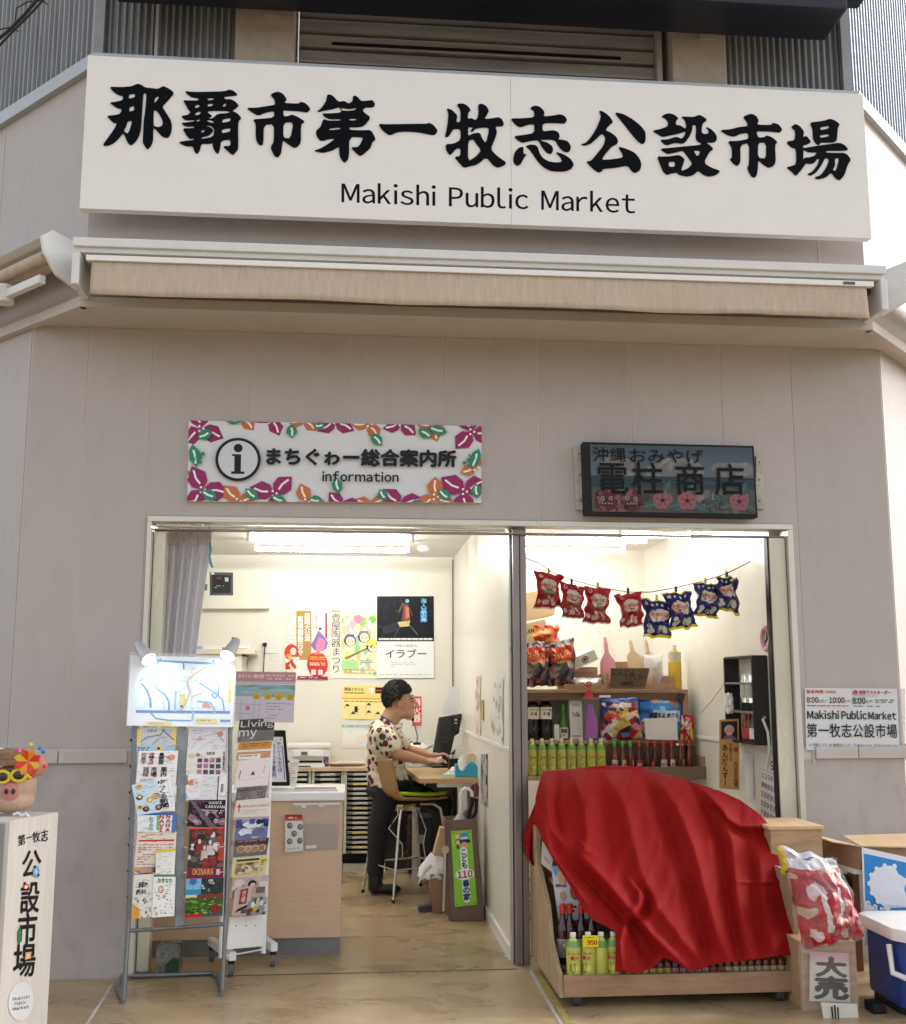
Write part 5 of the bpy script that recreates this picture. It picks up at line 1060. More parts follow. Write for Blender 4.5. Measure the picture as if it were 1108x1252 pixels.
for p in (l1, l2, l3, r3, r4): p.z = .012
rt('base_tube', [l0, l1+Vector((0, 0, 0)), l2, l3, (l3+r4)/2, r4, r3, r0], .0105)
rt('cross_tube', [fo(158, 1138), fo(275, 1130)], .009)
MB().slab(pxq(((217, 885), (228, 885), (225, 1131), (214, 1133)), fo), nr*.012).build('centre_post', mat('grey_post', (.25, .27, .28), .4, .5, var=.2, scale=14, dirt=.3), rk, bevel=.002)
MB().slab(pxq(((164, 885), (168, 885), (160, 1125), (156, 1125)), RP(.012)), nr*.004).build('side_strip', GT, rk)
for px in (161, 281):
    for y in range(905, 1130, 32): MB().ball(fo(px-(y-900)*.022, y), .008, 8, 6).build('clip', M['black'], rk)
for (x0, x1) in ((169, 213), (229, 277)):
    for y in range(912, 1125, 31):
        x0_ = x0-(y-900)*.02; x1_ = x1-(y-900)*.02
        MB().tube([RP(.0)(x0_-4, y), RP(.05)(x0_-1, y), RP(.052)(x0_+3, y+.5)], .0022, 5).tube([RP(.052)(x1_-6, y), RP(.05)(x1_-1, y-1), RP(0)(x1_+3, y-1)], .0022, 5).build('wire_holder', WW, rk)
def br(name, label, pts, sh, off=.02, cat='brochure', th=.006, m=PRG, cu=.0, grp='brochures in the grey rack'):
    R = random.Random(pts[0][0]*31+pts[0][1]); P_, F_, k_ = [], [], 0
    for i in range(34):
        x, y = R.uniform(.04, .85), R.uniform(.04, .94); wd = R.uniform(.03, .16); P_ += [(x, y), (x+wd, y), (x+wd, y+.009), (x, y+.009)]; F_.append((k_, k_+3, k_+2, k_+1)); k_ += 4
    sh._add(P_, F_, R.choice(['6a6668', '5a5250', '7a7474']))
    c = pxq(pts, RP(off)); sh.P = [(min(1, max(0, u)), min(1, max(0, v)), l) for u, v, l in sh.P]
    o = sh.build(name, m, curl(c, cu) if cu else quad(c), back=th); tag(o, label, cat, grp)
s = Sheet('e8d060', 1.5); s.rect(0, 0, 1, 1, 'e4d070').rect(.12, .02, .9, .75, 'c9ccd0'); s.line([(.12, .6), (.25, .4), (.6, .3), (.7, .06)], .025, '5a7090').line([(.62, .06), (.95, .5)], .03, '5a7090').line([(.4, .7), (.6, .4)], .015, '7a90a0').greek(.25, .08, .5, .2, 2, '556070', 3); s.rect(0, .72, 1, 1, 'a8c4d8').greek(.05, .78, .35, .95, 2, '3a3a30', 3).poly([(.5, .75), (.6, .75), (.75, .85), (.55, .95)], 'e8cc40').disc(.58, .84, .04, '5a2a20')
br('brochure', 'yellow bordered map brochure, top left in the grey rack', ((168, 889), (216, 890), (214, 920), (165, 920)), s, .014)
s = Sheet('e6e4ea', 1.4); s.rect(0, 0, 1, 1, 'dcd8de'); s.line([(.1, .9), (.3, .4), (.7, .3), (.95, .1)], .015, 'a0a0b0').line([(.3, .9), (.6, .6), (.8, .9)], .012, 'b0a8a8').disc(.3, .5, .06, 'd8a898').disc(.85, .3, .07, 'c88878').line([(.7, .2), (.95, .6)], .02, '8a8a90')
br('brochure', 'pale folded map in plastic, top right in the grey rack', ((231, 889), (277, 888), (276, 920), (229, 918)), s, .014)
s = Sheet('f0ece8', .9); s.rect(0, 0, 1, 1, 'efeae6')
for i, x in enumerate((.05, .25, .5)): s.vtext(('和菓子', '沖縄そば', '島野菜')[i], x+.02, .06, x+.15, .42, ('8a6a70', '7a2a30', '2a2424')[i], .04); s.vtext(('琉球', '市場', '案内')[i], x+.1, .5, x+.25, .8, ('6a5a60', '4a2a2a', '3a2a1a')[i], .04)
s.disc(.84, .2, .09, 'd06a40').disc(.84, .2, .07, 'e8a070').greek(.1, .85, .8, .95, 2, 'b0a09a', 4)
br('brochure', 'white brochure with rows of vertical kanji and an orange seal', ((170, 918), (218, 918), (215, 958), (166, 958)), s, .03)
s = Sheet('ece8e0', 1.2); s.rect(0, 0, 1, 1, 'dfd9d0').disc(.12, .22, .09, 'c8c0b8').disc(.28, .18, .06, 'a88a40').text('年間行事', .5, .08, .72, .2, '4a4440', .02)
for i in range(4):
    for j in range(3): s.rect(.28+i*.16, .32+j*.22, .4+i*.16, .48+j*.22, ('3a4a70', '9a5a80', 'a87a9a', '6a3a5a')[(i+j) % 4])
s.vtext('市場案内', .93, .08, .99, .8, '3a3a3a', .02)
br('brochure', 'brochure with a grid of blue and purple blocks', ((229, 918), (276, 916), (275, 950), (227, 948)), s, .03)
s = Sheet('eaf0f4', 1.0); s.rect(0, 0, 1, 1, 'cfe2ee'); R = random.Random(2)
for k in range(9): x, y = R.uniform(.05, .6), R.uniform(.1, .9); s.disc(x, y, .09, R.choice(['5a4038', '8a6a50', 'd8c070', '3a2c2c', 'e0b060']), 10).disc(x+.01, y-.01, .05, R.choice(['c8a088', '9a7a60', 'f0e0a0']), 8)
s.poly([(.62, 0), (1, 0), (1, 1), (.75, 1)], 'f2f2f2'); s.vtext('ゆっくる新聞', .64, .06, .86, .9, '262224', .035); s.line([(.9, .1), (.95, .9)], .006, '9a9a9a')
br('magazine', 'tilted pale blue newspaper with large black kana in the left column', ((161, 960), (208, 948), (214, 990), (168, 997)), s, .045, cat='newspaper')
s = Sheet('f0f0ee', .9); s.greek(.1, .1, .9, .9, 10, 'c8c8cc', 2, .3)
br('brochure', 'plain white brochure tucked behind the tilted newspaper', ((171, 954), (215, 953), (214, 992), (170, 993)), s, .028)
s = Sheet('e8e4e6', 1.2); s.disc(.1, .3, .1, 'd88a50').disc(.22, .3, .08, 'e8e0d8').disc(.23, .3, .06, 'c8b8b0'); s.rect(.78, .05, .81, .95, '3a3a3c')
for j in range(12): s.line([(.35, .1+j*.07), (.76, .1+j*.07)], .003, 'b8b8c0')
for j in range(9): s.line([(.35+j*.05, .05), (.35+j*.05, .95)], .003, 'b8b8c0')
s.vtext('時刻表', .87, .35, .94, .65, '3a3a3a', .02)
br('brochure', 'white timetable sheet with fine grid and an orange emblem', ((230, 948), (277, 947), (275, 981), (228, 978)), s, .035)
s = Sheet('1c1418', 1.2); s.photo(0, 0, 1, 1, ['1a1216', '3a1a30', '5a3048', '8a6a78', 'b09aa4', '241420'], 30, 6, .2); s.poly([(0, 0), (.1, 0), (.8, 1), (.6, 1)], '6a5a66').rect(.45, .02, .98, .38, '151014'); s.text('DANCE', .55, .06, .9, .15, 'e8d8e0', .03); s.text('CARAVAN', .46, .2, .97, .3, 'e8d8e0', .03); s.greek(.5, .35, .95, .5, 2, 'c8b8c0', 3)
br('brochure', 'dark purple dance brochure with white capital lettering', ((231, 978), (276, 978), (275, 1013), (228, 1010)), s, .04)
s = Sheet('eef2f6', 1.2); s.rect(0, 0, 1, .12, '3a6ab8').rect(.9, 0, 1, 1, '4a7ac0').rect(.5, .15, .58, .9, '8ac070').vtext('NAVI', .58, .1, .74, 1, 'c01828', .05).vtext('NAHA', .75, .08, .9, .98, 'c01828', .05); s.vtext('おでかけ', .3, .2, .42, .95, '6a8a9a', .03)
br('magazine', 'white guide magazine with red vertical lettering and a blue edge', ((168, 994), (216, 994), (214, 1018), (168, 1017)), s, .04, cat='magazine')
s = Sheet('f0dcd0', .95); s.rect(0, 0, 1, 1, 'ecd8cc').greek(.1, .04, .9, .12, 2, '7a5a50', 2).rect(.05, .17, .95, .21, 'b83a28').greek(.05, .26, .95, .75, 9, '8a7468', 4, .35).photo(0, .78, 1, 1, ['c09a88', 'e8a850', '5a3a40', '3a4a38'], 10, 3, .3)
br('brochure', 'pink brochure with red rule and fine dark lines of writing', ((168, 1018), (216, 1017), (213, 1072), (163, 1072)), s, .035)
s = Sheet('efece6', .8); s.rect(0, 0, 1, .1, 'e8cc40').greek(.1, .2, .9, .9, 6, 'd8d0c8', 4, .2)
br('brochure', 'small white brochure with a yellow top band leaning on the pink one', ((191, 1040), (215, 1037), (213, 1072), (190, 1073)), s, .05)
s = Sheet('3a3434', 1.15); s.photo(0, .04, 1, .78, ['3a3434', '5a4a48', 'c8bcb4', '8a2a2a', 'b8402c', '6a605c', 'e0d4cc', '2a2626'], 46, 9, .14); s.rect(0, 0, 1, .035, 'd8502c'); s.vtext('沖縄芝居', .8, .06, .96, .5, 'b84030', .03)
for x, y in ((.3, .28), (.45, .4), (.6, .3), (.7, .5), (.5, .55)): s.disc(x, y, .045, 'd8c0ac', 10).poly([(x-.08, y+.06), (x+.08, y+.06), (x+.1, y+.25), (x-.1, y+.25)], ('c8c0bc', '8a2a2a')[int(x*10) % 2])
s.rect(0, .78, 1, 1, '7a1a40'); s.text('OKINAWA', .15, .81, .72, .93, 'e8b040', .02); s.rect(.8, .82, .9, .93, 'c8b8c0')
br('magazine', 'theatre magazine with performers above a purple band, right column', ((232, 1012), (275, 1011), (273, 1074), (228, 1074)), s, .045, cat='magazine')
s = Sheet('efede6', 1.0); s.rect(0, 0, 1, 1, 'e8e4dc'); R = random.Random(12)
for k in range(26): s.disc(R.random(), R.random(), R.uniform(.02, .05), R.choice(['5a4a48', '8a9a78', 'c8b8a0', '3a4a38', 'a8a8b0']), 8)
s.text('那覇の', .2, .18, .5, .3, '3a3a36', .03); s.text('まち歩き', .12, .34, .5, .46, '3a3a36', .03); s.poly([(0, .65), (.3, .8), (.3, 1), (0, 1)], 'e0a040')
br('magazine', 'white town guide with small drawings and an orange corner', ((164, 1070), (195, 1068), (193, 1120), (161, 1124)), s, .05, cat='magazine')
s = Sheet('f0f0ec', .7); s.rect(0, 0, 1, .06, '5a8a58').text('おきなわ', .2, .1, .85, .2, '2a3a2a', .03).disc(.35, .36, .12, 'c04830', 14).disc(.35, .36, .09, 'e8d8c8', 14); R = random.Random(14)
for k in range(18): s.disc(R.random(), R.uniform(.45, .95), .03, R.choice(['a84848', '6a8a60', '9ab0c8', '5a6a5a']), 7)
br('magazine', 'white garden guide with green header and red ring emblem', ((188, 1069), (215, 1069), (213, 1120), (186, 1122)), s, .055, cat='magazine')
s = Sheet('3a5a70', 1.05); s.rect(0, 0, 1, .4, '7ab8e0').rect(0, .28, 1, .42, '2a90b8').rect(0, .42, 1, .5, 'd8c8a0'); s.photo(.4, 0, 1, .5, ['2a3430', '1c2424', 'b8bcc0', '4a5450', '8a9090', '20302a'], 30, 9, .16); s.rect(.3, .42, 1, .5, '8a2a22'); s.photo(0, .5, 1, .92, ['3a5a1c', '6a9a28', '86b038', '24401a', '4a7a20', 'a8c850'], 60, 10, .1); s.disc(.8, .8, .12, '8a1a28'); s.rect(0, .92, .45, 1, 'b81c24').disc(.18, .06, .09, '3a6ab0')
br('magazine', 'travel magazine with sea, red roofs and green trees, bottom right of the rack', ((228, 1075), (274, 1073), (272, 1120), (226, 1122)), s, .055, cat='magazine')
# plastic bag over the top left corner
tag(MB().slab(pxq(((158, 800), (176, 799), (176, 830), (158, 826)), RP(.02)), nr*.004).build('plastic_cover', M['glass']), 'crumpled clear plastic cover at the top left of the rack', 'plastic cover')
# map board
mb_ = thing('map_board', 'white illuminated street map board fixed on top of the grey rack', 'map', tuple(fo(220, 888)))
c = pxq(((160, 801), (287, 805), (284.5, 889), (155, 887)), RP(.035))
s = Sheet('f4f6f8', 1.5); B1, B2, B3 = '1c6ab8', '3a90cc', '8cc0dc'
W = lambda x, y: ((x-155)/131., (y-802)/86.)
def wl(pts, wd, col): s.line([W(*p) for p in pts], wd, col)
s.rect(0, 0, 1, 1, 'f2f5f7'); s.rect(.03, .28, .98, .8, 'e6eef2')
wl([(188, 808), (275, 810)], .022, B2); wl([(193, 806), (186, 813)], .022, B2); wl([(259, 805), (259, 810)], .02, B2); wl([(221, 810), (222, 818)], .018, B2)
wl([(168, 834), (179, 824), (184, 830), (189, 842), (200, 850), (205, 858), (206, 871)], .018, B2); wl([(170, 836), (178, 846), (182, 856), (183, 866)], .02, B1)
wl([(165, 871), (282, 870)], .026, B1); wl([(183, 872), (190, 879), (205, 881), (234, 881)], .014, B2); wl([(236, 870), (235, 881)], .02, B3); wl([(213, 844), (213, 870)], .02, B3)
for p, w2, c2 in (([(203, 824), (208, 830), (226, 833), (229, 845)], .008, B3), ([(242, 834), (262, 846), (272, 854), (275, 869)], .012, B2), ([(262, 828), (267, 838), (267, 848), (262, 853), (258, 848), (266, 845)], .012, B2), ([(240, 857), (257, 858), (263, 868)], .01, B2), ([(230, 833), (222, 844), (205, 848)], .006, B3), ([(198, 855), (200, 868)], .006, B3), ([(215, 815), (225, 830)], .004, 'b8ccd8'), ([(232, 815), (234, 870)], .006, 'c8d8e0')): wl(p, w2, c2)
wl([(252, 813), (236, 823), (227, 832), (231, 845), (226, 860), (222, 868)], .012, 'e8a850'); wl([(232, 852), (248, 846)], .01, 'e8b070'); s.rect(*W(218, 848), *W(225, 862), 'dcd860'); s.disc(*W(221, 864), .015, '4a3a2a'); s.poly([W(246, 864), W(249, 858), W(254, 858), W(258, 865)], 'd87888')
s.rect(*W(279, 815), *W(283, 856), 'e8d04a'); s.vtext('市場周辺地図', *W(279.4, 818), *W(282.6, 848), 'a88a20'); s.rect(*W(239, 878), *W(266, 884), 'ecd878'); s.greek(*W(241, 879), *W(258, 882), 1, '8a7a30', 3); s.rect(*W(270, 879), *W(283, 882), '3a80c8'); s.rect(*W(178, 883), *W(210, 887), 'ecdc80'); s.text('市場本通り MAP', *W(181, 884), *W(200, 886.5), '5a5020')
R = random.Random(3)
for k in range(60):
    x, y = R.uniform(.15, .92), R.uniform(.15, .8); s.rect(x, y, x+R.uniform(.008, .03), y+.012, R.choice(['a8bcc8', 'c0c8cc', '8aa0b0']))
s.base = 'f2f5f7'; s.build('printed_map', PRG, quad(c), mb_, back=.006, dz=4e-5)
MB().slab([p+nr*.0075 for p in pxq(((158, 797), (289, 802), (287, 890), (154, 888)), RP(.035))], nr*.002).build('clear_sheet', mat('map_film', (.95, .97, 1), .08, alpha=.12, var=0, coat=.3), mb_)
for x in (168, 283): MB().slab(pxq(rc(x-2, 870, x+2, 891), RP(.012)), nr*.008).build('support', GT, mb_)
# two clip lamps lighting the map
LS = mat('lit_lamp_face', (.72, .88, 1), emis=9, var=0)
def clamp_lamp(x, y, dx, label, knob):
    t = thing('clip_lamp', label, 'lamp', tuple(RP(.05)(x, y)), group='clip lamps lighting the map')
    a = RP(.05)(x-dx*.9, y-10); b_ = RP(.095)(x+dx, y+6); d = (b_-a).normalized()
    MB().tube([a-d*.02, a, a+d*.03, b_], [.018, .024, .027, .036], 16).build('lamp_head', mat('lamp_grey', (.5, .5, .5), .35, .3), t, smooth=True)
    MB().tube([b_+d*.001, b_+d*.004], .032, 16).build('lamp_face', LS, t)
    MB().tube([a, RP(.0)(x-knob, y-16), RP(0)(x-knob, y+4)], .007, 8).build('clamp_arm', GT, t, smooth=True)
    l = bpy.data.lights.new('lamp_light', 'SPOT'); l.energy = 1.3; l.spot_size = rad(115); l.spot_blend = .9; l.color = (.75, .9, 1); l.shadow_soft_size = .03
    o = bpy.data.objects.new('lamp_light', l); COL.objects.link(o); o.parent = t; o.location = (b_+d*.015)-t.location
    tgt = RP(.0)(x+dx*4, 850); o.rotation_euler = (tgt-(b_+d*.01)).to_track_quat('-Z', 'Y').to_euler()
    o['part_note'] = ''; del o['part_note']
clamp_lamp(176, 800, 6, 'grey clip lamp shining on the left half of the map board', 5)
clamp_lamp(283, 796, -5, 'grey clip lamp shining on the right end of the map board', -2)
# ------------------------------------------------------------------ white wheeled rack
wr = thing('wheeled_rack', 'white wheeled leaflet rack between the grey rack and the counter', 'rack', (-.42, .0, 0))
P0, P1 = fl(284, 1195), fl(335, 1183)
B0 = at(278, 1160, .02); WB_, WC_ = at(275, 1165, -.06), at(322, 1150, .08); WT = at(290, 870, .12)
nw = (WC_-WB_).cross(WT-WB_).normalized()
if nw.y > 0: nw = -nw
WP = lambda off=0.: onp(WB_+nw*off, nw)
for pts in (((279, 870), (283.5, 870), (274, 1172), (270, 1172)), ((333, 862), (336, 862), (325, 1166), (321, 1166))): MB().slab(pxq(pts, WP(.0)), -nw*.02).build('side_post', M['white'], wr, bevel=.002)
for a, b_ in ((fl(257, 1174), P0), (fl(309, 1164), P1)):
    a = Vector((a.x, a.y, .075)); b_ = Vector((b_.x, b_.y, .075)); d = (b_-a).normalized(); n = Vector((-d.y, d.x, 0))*.017
    MB().slab([a-n, b_-n, b_+n, a+n], (0, 0, .04)).build('foot_beam', M['white'], wr, bevel=.003)
    for p in (a+d*.03, b_-d*.02):
        cst = MB().tube([(p.x-.012, p.y, .032), (p.x+.012, p.y, .032)], .031, 18).build('caster', mat('caster_grey', (.12, .12, .12), .5), wr, bevel=.004)
        MB().cbox((p.x, p.y, .068), (.03, .03, .02)).build('caster_fork', M['black'], cst, bevel=.003)
MB().tube([WP(-.01)(276, 1169), WP(-.01)(322, 1161)], .004, 6).build('cross_wire', M['white'], wr)
MB().slab(pxq(((280, 1121), (325, 1117), (320, 1157), (276, 1161)), WP(.01)), nw*.012).build('front_plate', M['white'], wr, bevel=.003)
for x in (290, 302, 313): MB().tube([WP(.0225)(x-1, 1138-x*.02), WP(.024)(x-1, 1138-x*.02)], .004, 6).build('rivet', M['grey'], wr)
WN = [('dark magazine with large white English words at the top of the white rack', ((293, 880), (336, 878), (334, 906), (290, 908)), 'l', 'magazine'),
 ('orange and white leaflet below the dark magazine in the white rack', ((292, 908), (333, 905), (330, 928), (289, 930)), 'o', 'leaflet'),
 ('pale pink leaflet with a small triangle drawing', ((291, 930), (331, 926), (327, 962), (286, 966)), 'p', 'leaflet'),
 ('dark brown photo leaflet in the middle of the white rack', ((290, 963), (327, 960), (324, 978), (287, 982)), 'd', 'leaflet'),
 ('cream leaflet with a red cross symbol and red line of writing', ((289, 979), (332, 975), (329, 1001), (286, 1002)), 'r', 'leaflet'),
 ('blue and white snowy photo leaflet', ((289, 1002), (329, 1000), (326, 1025), (286, 1027)), 'b', 'leaflet'),
 ('dark leaflet with three orange discs of writing', ((287, 1027), (329, 1024), (326, 1046), (284, 1049)), 'n', 'leaflet'),
 ('yellow leaflet with a dark reclining figure', ((285, 1049), (328, 1045), (325, 1070), (283, 1073)), 'y', 'leaflet'),
 ('pinkish leaflet with a dark haired woman', ((285, 1073), (328, 1070), (325, 1095), (283, 1098)), 'w', 'leaflet'),
 ('pink magazine with red stripe at the lower left of the white rack', ((288, 1088), (309, 1083), (303, 1118), (284, 1120)), 'm', 'magazine'),
 ('grey and yellow magazine at the lower right of the white rack', ((304, 1100), (327, 1095), (325, 1118), (301, 1120)), 'g', 'magazine')]
for i, (lb, pts, k, ct2) in enumerate(WN):
    s = Sheet('e8e2dc', 1.6)
    if k == 'l': s.photo(0, 0, 1, 1, ['2e2c2c', '1e1c1c', '4a4644', '3a3836', '241f20'], 16, 2, .3).text('Living', .05, .06, .97, .42, 'c8c4c4', .02).text('my', .02, .48, .5, .85, 'c8c4c4', .02)
    if k == 'o': s.rect(0, 0, 1, .45, 'c8882a').greek(.1, .06, .9, .4, 3, '7a4a14', 3, .4).rect(0, .55, 1, 1, 'c07a24').rect(.05, .68, .7, .95, 'e8e0d0').greek(.1, .7, .6, .85, 1, '7a5a30', 3)
    if k == 'p': s.rect(0, 0, 1, 1, 'e6dadc').poly([(.5, .4), (.57, .55), (.43, .55)], '5a3a38').line([(.12, .35), (.1, .65)], .03, 'a85048').line([(.85, .25), (.82, .5)], .02, 'b0a070').line([(.0, .7), (1, .66)], .01, 'c0b0b4')
    if k == 'd': s.photo(0, 0, 1, 1, ['2a1e20', '4a3438', '1a1214', '6a4a4c', '8a6a6a'], 22, 4, .2)
    if k == 'r': s.rect(0, 0, 1, 1, 'ddd4ca').rect(.08, .2, .12, .65, 'c03028').rect(.04, .3, .16, .38, 'c03028').text('ボランティアガイド', .2, .28, .95, .42, 'c84038', .02).greek(.2, .5, .9, .75, 3, 'b0a8a0', 4, .3).rect(0, .88, 1, 1, 'b88a8c')
    if k == 'b': s.photo(0, 0, 1, 1, ['1a3a8a', '16307a', 'c8d0dc', '2a4a9a', 'e0e4ea', '101c40', '8a94a8'], 26, 5, .22)
    if k == 'n': s.rect(0, 0, 1, 1, '2c3038').greek(.1, .05, .9, .18, 1, 'c87858', 3); [s.disc(.22+.2*j, .55, .13, 'c88a4a', 14) for j in range(4)]; s.text('新入会員', .14, .42, .9, .7, '3a2c24', .02)
    if k == 'y': s.rect(0, 0, 1, 1, 'd8c888').rect(.1, .12, .75, .22, '2a241c').photo(.08, .3, .75, .92, ['b8a06a', '6a5030', '2a2018', '8a6a44', 'd8c898'], 16, 6, .3).greek(.8, .2, .97, .8, 6, '6a5a30', 4)
    if k == 'w': s.photo(0, 0, 1, 1, ['b8a8a8', 'c8b0ac', '9a8488', 'd8c8c4', 'b09a9c'], 12, 6, .4).disc(.55, .4, .13, '1c1416', 14).disc(.57, .45, .08, 'd8b0a0', 12).rect(.68, .55, .95, .85, '4a3830')
    if k == 'm': s.rect(0, 0, 1, 1, 'c8a8a0').rect(.3, .05, .75, .6, '8a2830').vtext('市場', .38, .1, .66, .55, 'd8b8b0', .02).poly([(.1, .9), (.3, .75), (.9, .65), (.9, .75)], '2a2020').rect(.5, .8, .9, .95, '5a4a48')
    if k == 'g': s.photo(0, 0, 1, 1, ['8a8c90', 'c8c8c0', 'c8a840', '3a3c40', 'a0a4a8', '6a3a38'], 22, 7, .2).text('島の味', .15, .2, .8, .5, 'e8e8e0', .04)
    off = .012+.004*i if k not in 'mg' else .07+.004*(k == 'g')
    s.P = [(min(1, max(0, u)), min(1, max(0, v)), l) for u, v, l in s.P]
    tag(s.build('leaflet' if ct2 == 'leaflet' else 'magazine', PRG, curl(pxq(pts, WP(off)), .004), back=.004), lb, ct2, 'leaflets in the white rack')
    if k not in 'mg':
        a, b_ = pts[3], pts[2]
        MB().slab(pxq(((a[0]-2, a[1]-14), (b_[0]+2, b_[1]-14), (b_[0]+1, b_[1]+1), (a[0]-3, a[1]+1)), WP(off+.012)), nw*.0015).build('clear_pocket', M['glass'], wr)
# pinkish area map behind
s = Sheet('d8ccd0', 1.25); s.rect(0, 0, 1, 1, 'd6cdd4').rect(0, 0, 1, .2, 'c08a90').text('まちぐゎー案内図', .04, .05, .46, .13, 'e8d8d8', .02).greek(.5, .04, .97, .17, 2, 'e0ccd0', 3, .4).rect(0, .21, 1, .24, 'b0b8bc')
s.photo(0, .26, 1, .5, ['8ab4c0', '6aa0b0', 'b8b070', 'c8bca0', '9ac0c8', '8a9a8a'], 24, 5, .2)
for x in (.36, .55, .73, .92): s.disc(x, .5, .065, 'd0b850', 14).disc(x, .5, .04, 'b89a30', 12)
s.rect(0, .56, 1, 1, 'cfc8d2'); 
for a in ((.0, .66, .45, .66), (.1, .57, .1, .98), (.33, .57, .33, .98), (.43, .57, .4, .98), (0, .85, .3, .85)): s.line([(a[0], a[1]), (a[2], a[3])], .008, 'a89aa8')
s.disc(.22, .74, .04, 'c88080').greek(.52, .6, .95, .95, 6, '8a8288', 4, .25)
pm_ = board('area_map', 'pinkish area map panel standing behind the white rack', 'map', ((289, 821), (362, 822), (359, 884), (286, 881)), PY(.2), s, PRG, back=.006)
tag(MB().tube([at(322, 884, .22), at(322, 965, .3)], .008, 8).build('panel_pole', M['white']), 'thin white pole holding the pinkish map panel', 'pole')
# stone block weight on the base tube
bk = fl(204, 1193); bz = at(204, 1159, bk.y).z
b0, b1 = at(192, 1180, bk.y).x, at(219, 1180, bk.y).x
o = MB().box(b0, bk.y-.03, .02, b1, bk.y+.1, bz+.01)
me = o.mesh('weight'); bm = bmesh.new(); bm.from_mesh(me); bmesh.ops.subdivide_edges(bm, edges=bm.edges[:], cuts=7, use_grid_fill=True)
for v in bm.verts: v.co += Vector((noise.noise(v.co*30), noise.noise(v.co*30+Vector((5, 0, 0))), noise.noise(v.co*30+Vector((0, 7, 0)))))*.006
bm.to_mesh(me); bm.free()
def stone_mat():
    m = mat('mossy_stone', (.17, .165, .145), .95, var=.45, scale=50, bump=.8, bscale=80, dirt=.8); t = m.node_tree; N = t.nodes; L = t.links; b = N['Principled BSDF']; src = b.inputs['Base Color'].links[0].from_socket
    tc = N.new('ShaderNodeTexCoord'); n = N.new('ShaderNodeTexNoise'); n.inputs['Scale'].default_value = 9; L.new(tc.outputs['Object'], n.inputs['Vector']); r = N.new('ShaderNodeMapRange'); r.inputs['From Min'].default_value = .5; r.inputs['From Max'].default_value = .58; L.new(n.outputs['Fac'], r.inputs['Value'])
    mx = N.new('ShaderNodeMix'); mx.data_type = 'RGBA'; mx.inputs['B'].default_value = (.02, .05, .018, 1); L.new(src, mx.inputs['A']); L.new(r.outputs[0], mx.inputs['Factor']); L.new(mx.outputs['Result'], b.inputs['Base Color']); return m
tag(link('stone_weight', me, stone_mat()), 'mossy stone block weighing down the foot of the grey rack', 'stone block')
# ------------------------------------------------------------------ pedestal with the pig head
ZP = at(20, 1000, -1.5).z
BW = mat('bleached_wood', (.62, .58, .54), .6, var=.07, scale=7, stretch=(6, 6, .5), bump=.1, bscale=50)
pe = thing('sign_pedestal', 'pale wood pedestal sign with black kanji at the lower left', 'sign', (-1.35, -1.2, 0))
# right face: corners in the photo (72,993) top right, (12,1000) top left of the face
g1 = fl(55, 1256); f1 = at(71.5, 993, g1.y)
zt = f1.z; f0 = fl(12.5, 1004, zt); g1 = Vector((f1.x, f1.y, 0)); g0 = Vector((f0.x, f0.y, 0))
dface = (f1-f0); dface.z = 0; dn = Vector((dface.y, -dface.x, 0)).normalized()
if dn.y > 0: dn = -dn
back = -dn*.34; dl_ = Vector((-.32, .10, 0))
MB().slab([g0, g1, g1+Vector((-.36, .1, 0)), g0+Vector((-.36, .1, 0))], (0, 0, zt)).build('body', BW, pe, bevel=.003)
e0 = g0+Vector((-.002, 0, 0)); dv = Vector((-.36, .1, 0)).normalized(); nn_ = Vector((dv.y, -dv.x, 0)).normalized()
if nn_.y > 0: nn_ = -nn_
fp = onp(f1+dn*.002, dn)
s = Sheet(); s.asp = .28
def fq(x, y): return fp(x, y)
def kan(ch, x0, y0, x1, y1, b=.03, skew=0, rot=0):
    q = Sheet(asp=1); q.em(ch, 0, 0, 1, 1, (.012, .01, .01), b); pts = [fq(x0+skew, y0), fq(x1+skew, y0-2), fq(x1-skew, y1-2), fq(x0-skew, y1)]
    q.build('lettering', PR, quad(pts), pe, nrm=dn)
for ch, a in (('第', (22, 1022, 31, 1035)), ('一', (32, 1019, 39, 1032)), ('牧', (40, 1018, 49, 1031)), ('志', (50, 1016, 59, 1030))): kan(ch, *a, .012)
for ch, a in (('公', (27, 1041, 50, 1075)), ('設', (25, 1080, 48, 1118)), ('市', (22, 1118, 45, 1158)), ('場', (17, 1156, 43, 1196))): kan(ch, *a, .022, 1)
q = Sheet('dfdfe0', .55); q.disc(.5, .5, .5, (.68, .68, .69), 40, .5); q.text('Makishi', .17, .36, .83, .45, '1a1a1a', .012); q.text('Public', .24, .49, .7, .58, '1a1a1a', .012); q.text('Market', .17, .62, .8, .71, '1a1a1a', .012)
q.build('round_emblem', PR, quad([fq(10, 1204), fq(41, 1199), (fq(41, 1245)), fq(10, 1250)]), pe, nrm=dn)
q = Sheet(asp=.6); q.poly([(.5, 0), (.9, .3), (.8, .8), (.5, 1), (.15, .75), (.1, .3)], '3a7a48').line([(.5, 0), (.6, -.15)], .08, '2a5a30'); q.build('gourd_mark', PR, quad([fq(21, 1133), fq(27, 1133), fq(26, 1156), fq(20, 1156)]), pe, nrm=dn, off=.002)
q = Sheet(asp=1); q.poly([(.1, .2), (.8, 0), (1, .5), (.7, .8), (.9, 1), (.4, .85), (.05, .7)], '6a9ac8').disc(.5, .45, .18, 'b8d0e4'); q.build('fish_mark', PR, quad([fq(39, 1060), fq(48, 1058), fq(48, 1073), fq(39, 1075)]), pe, nrm=dn, off=.002)
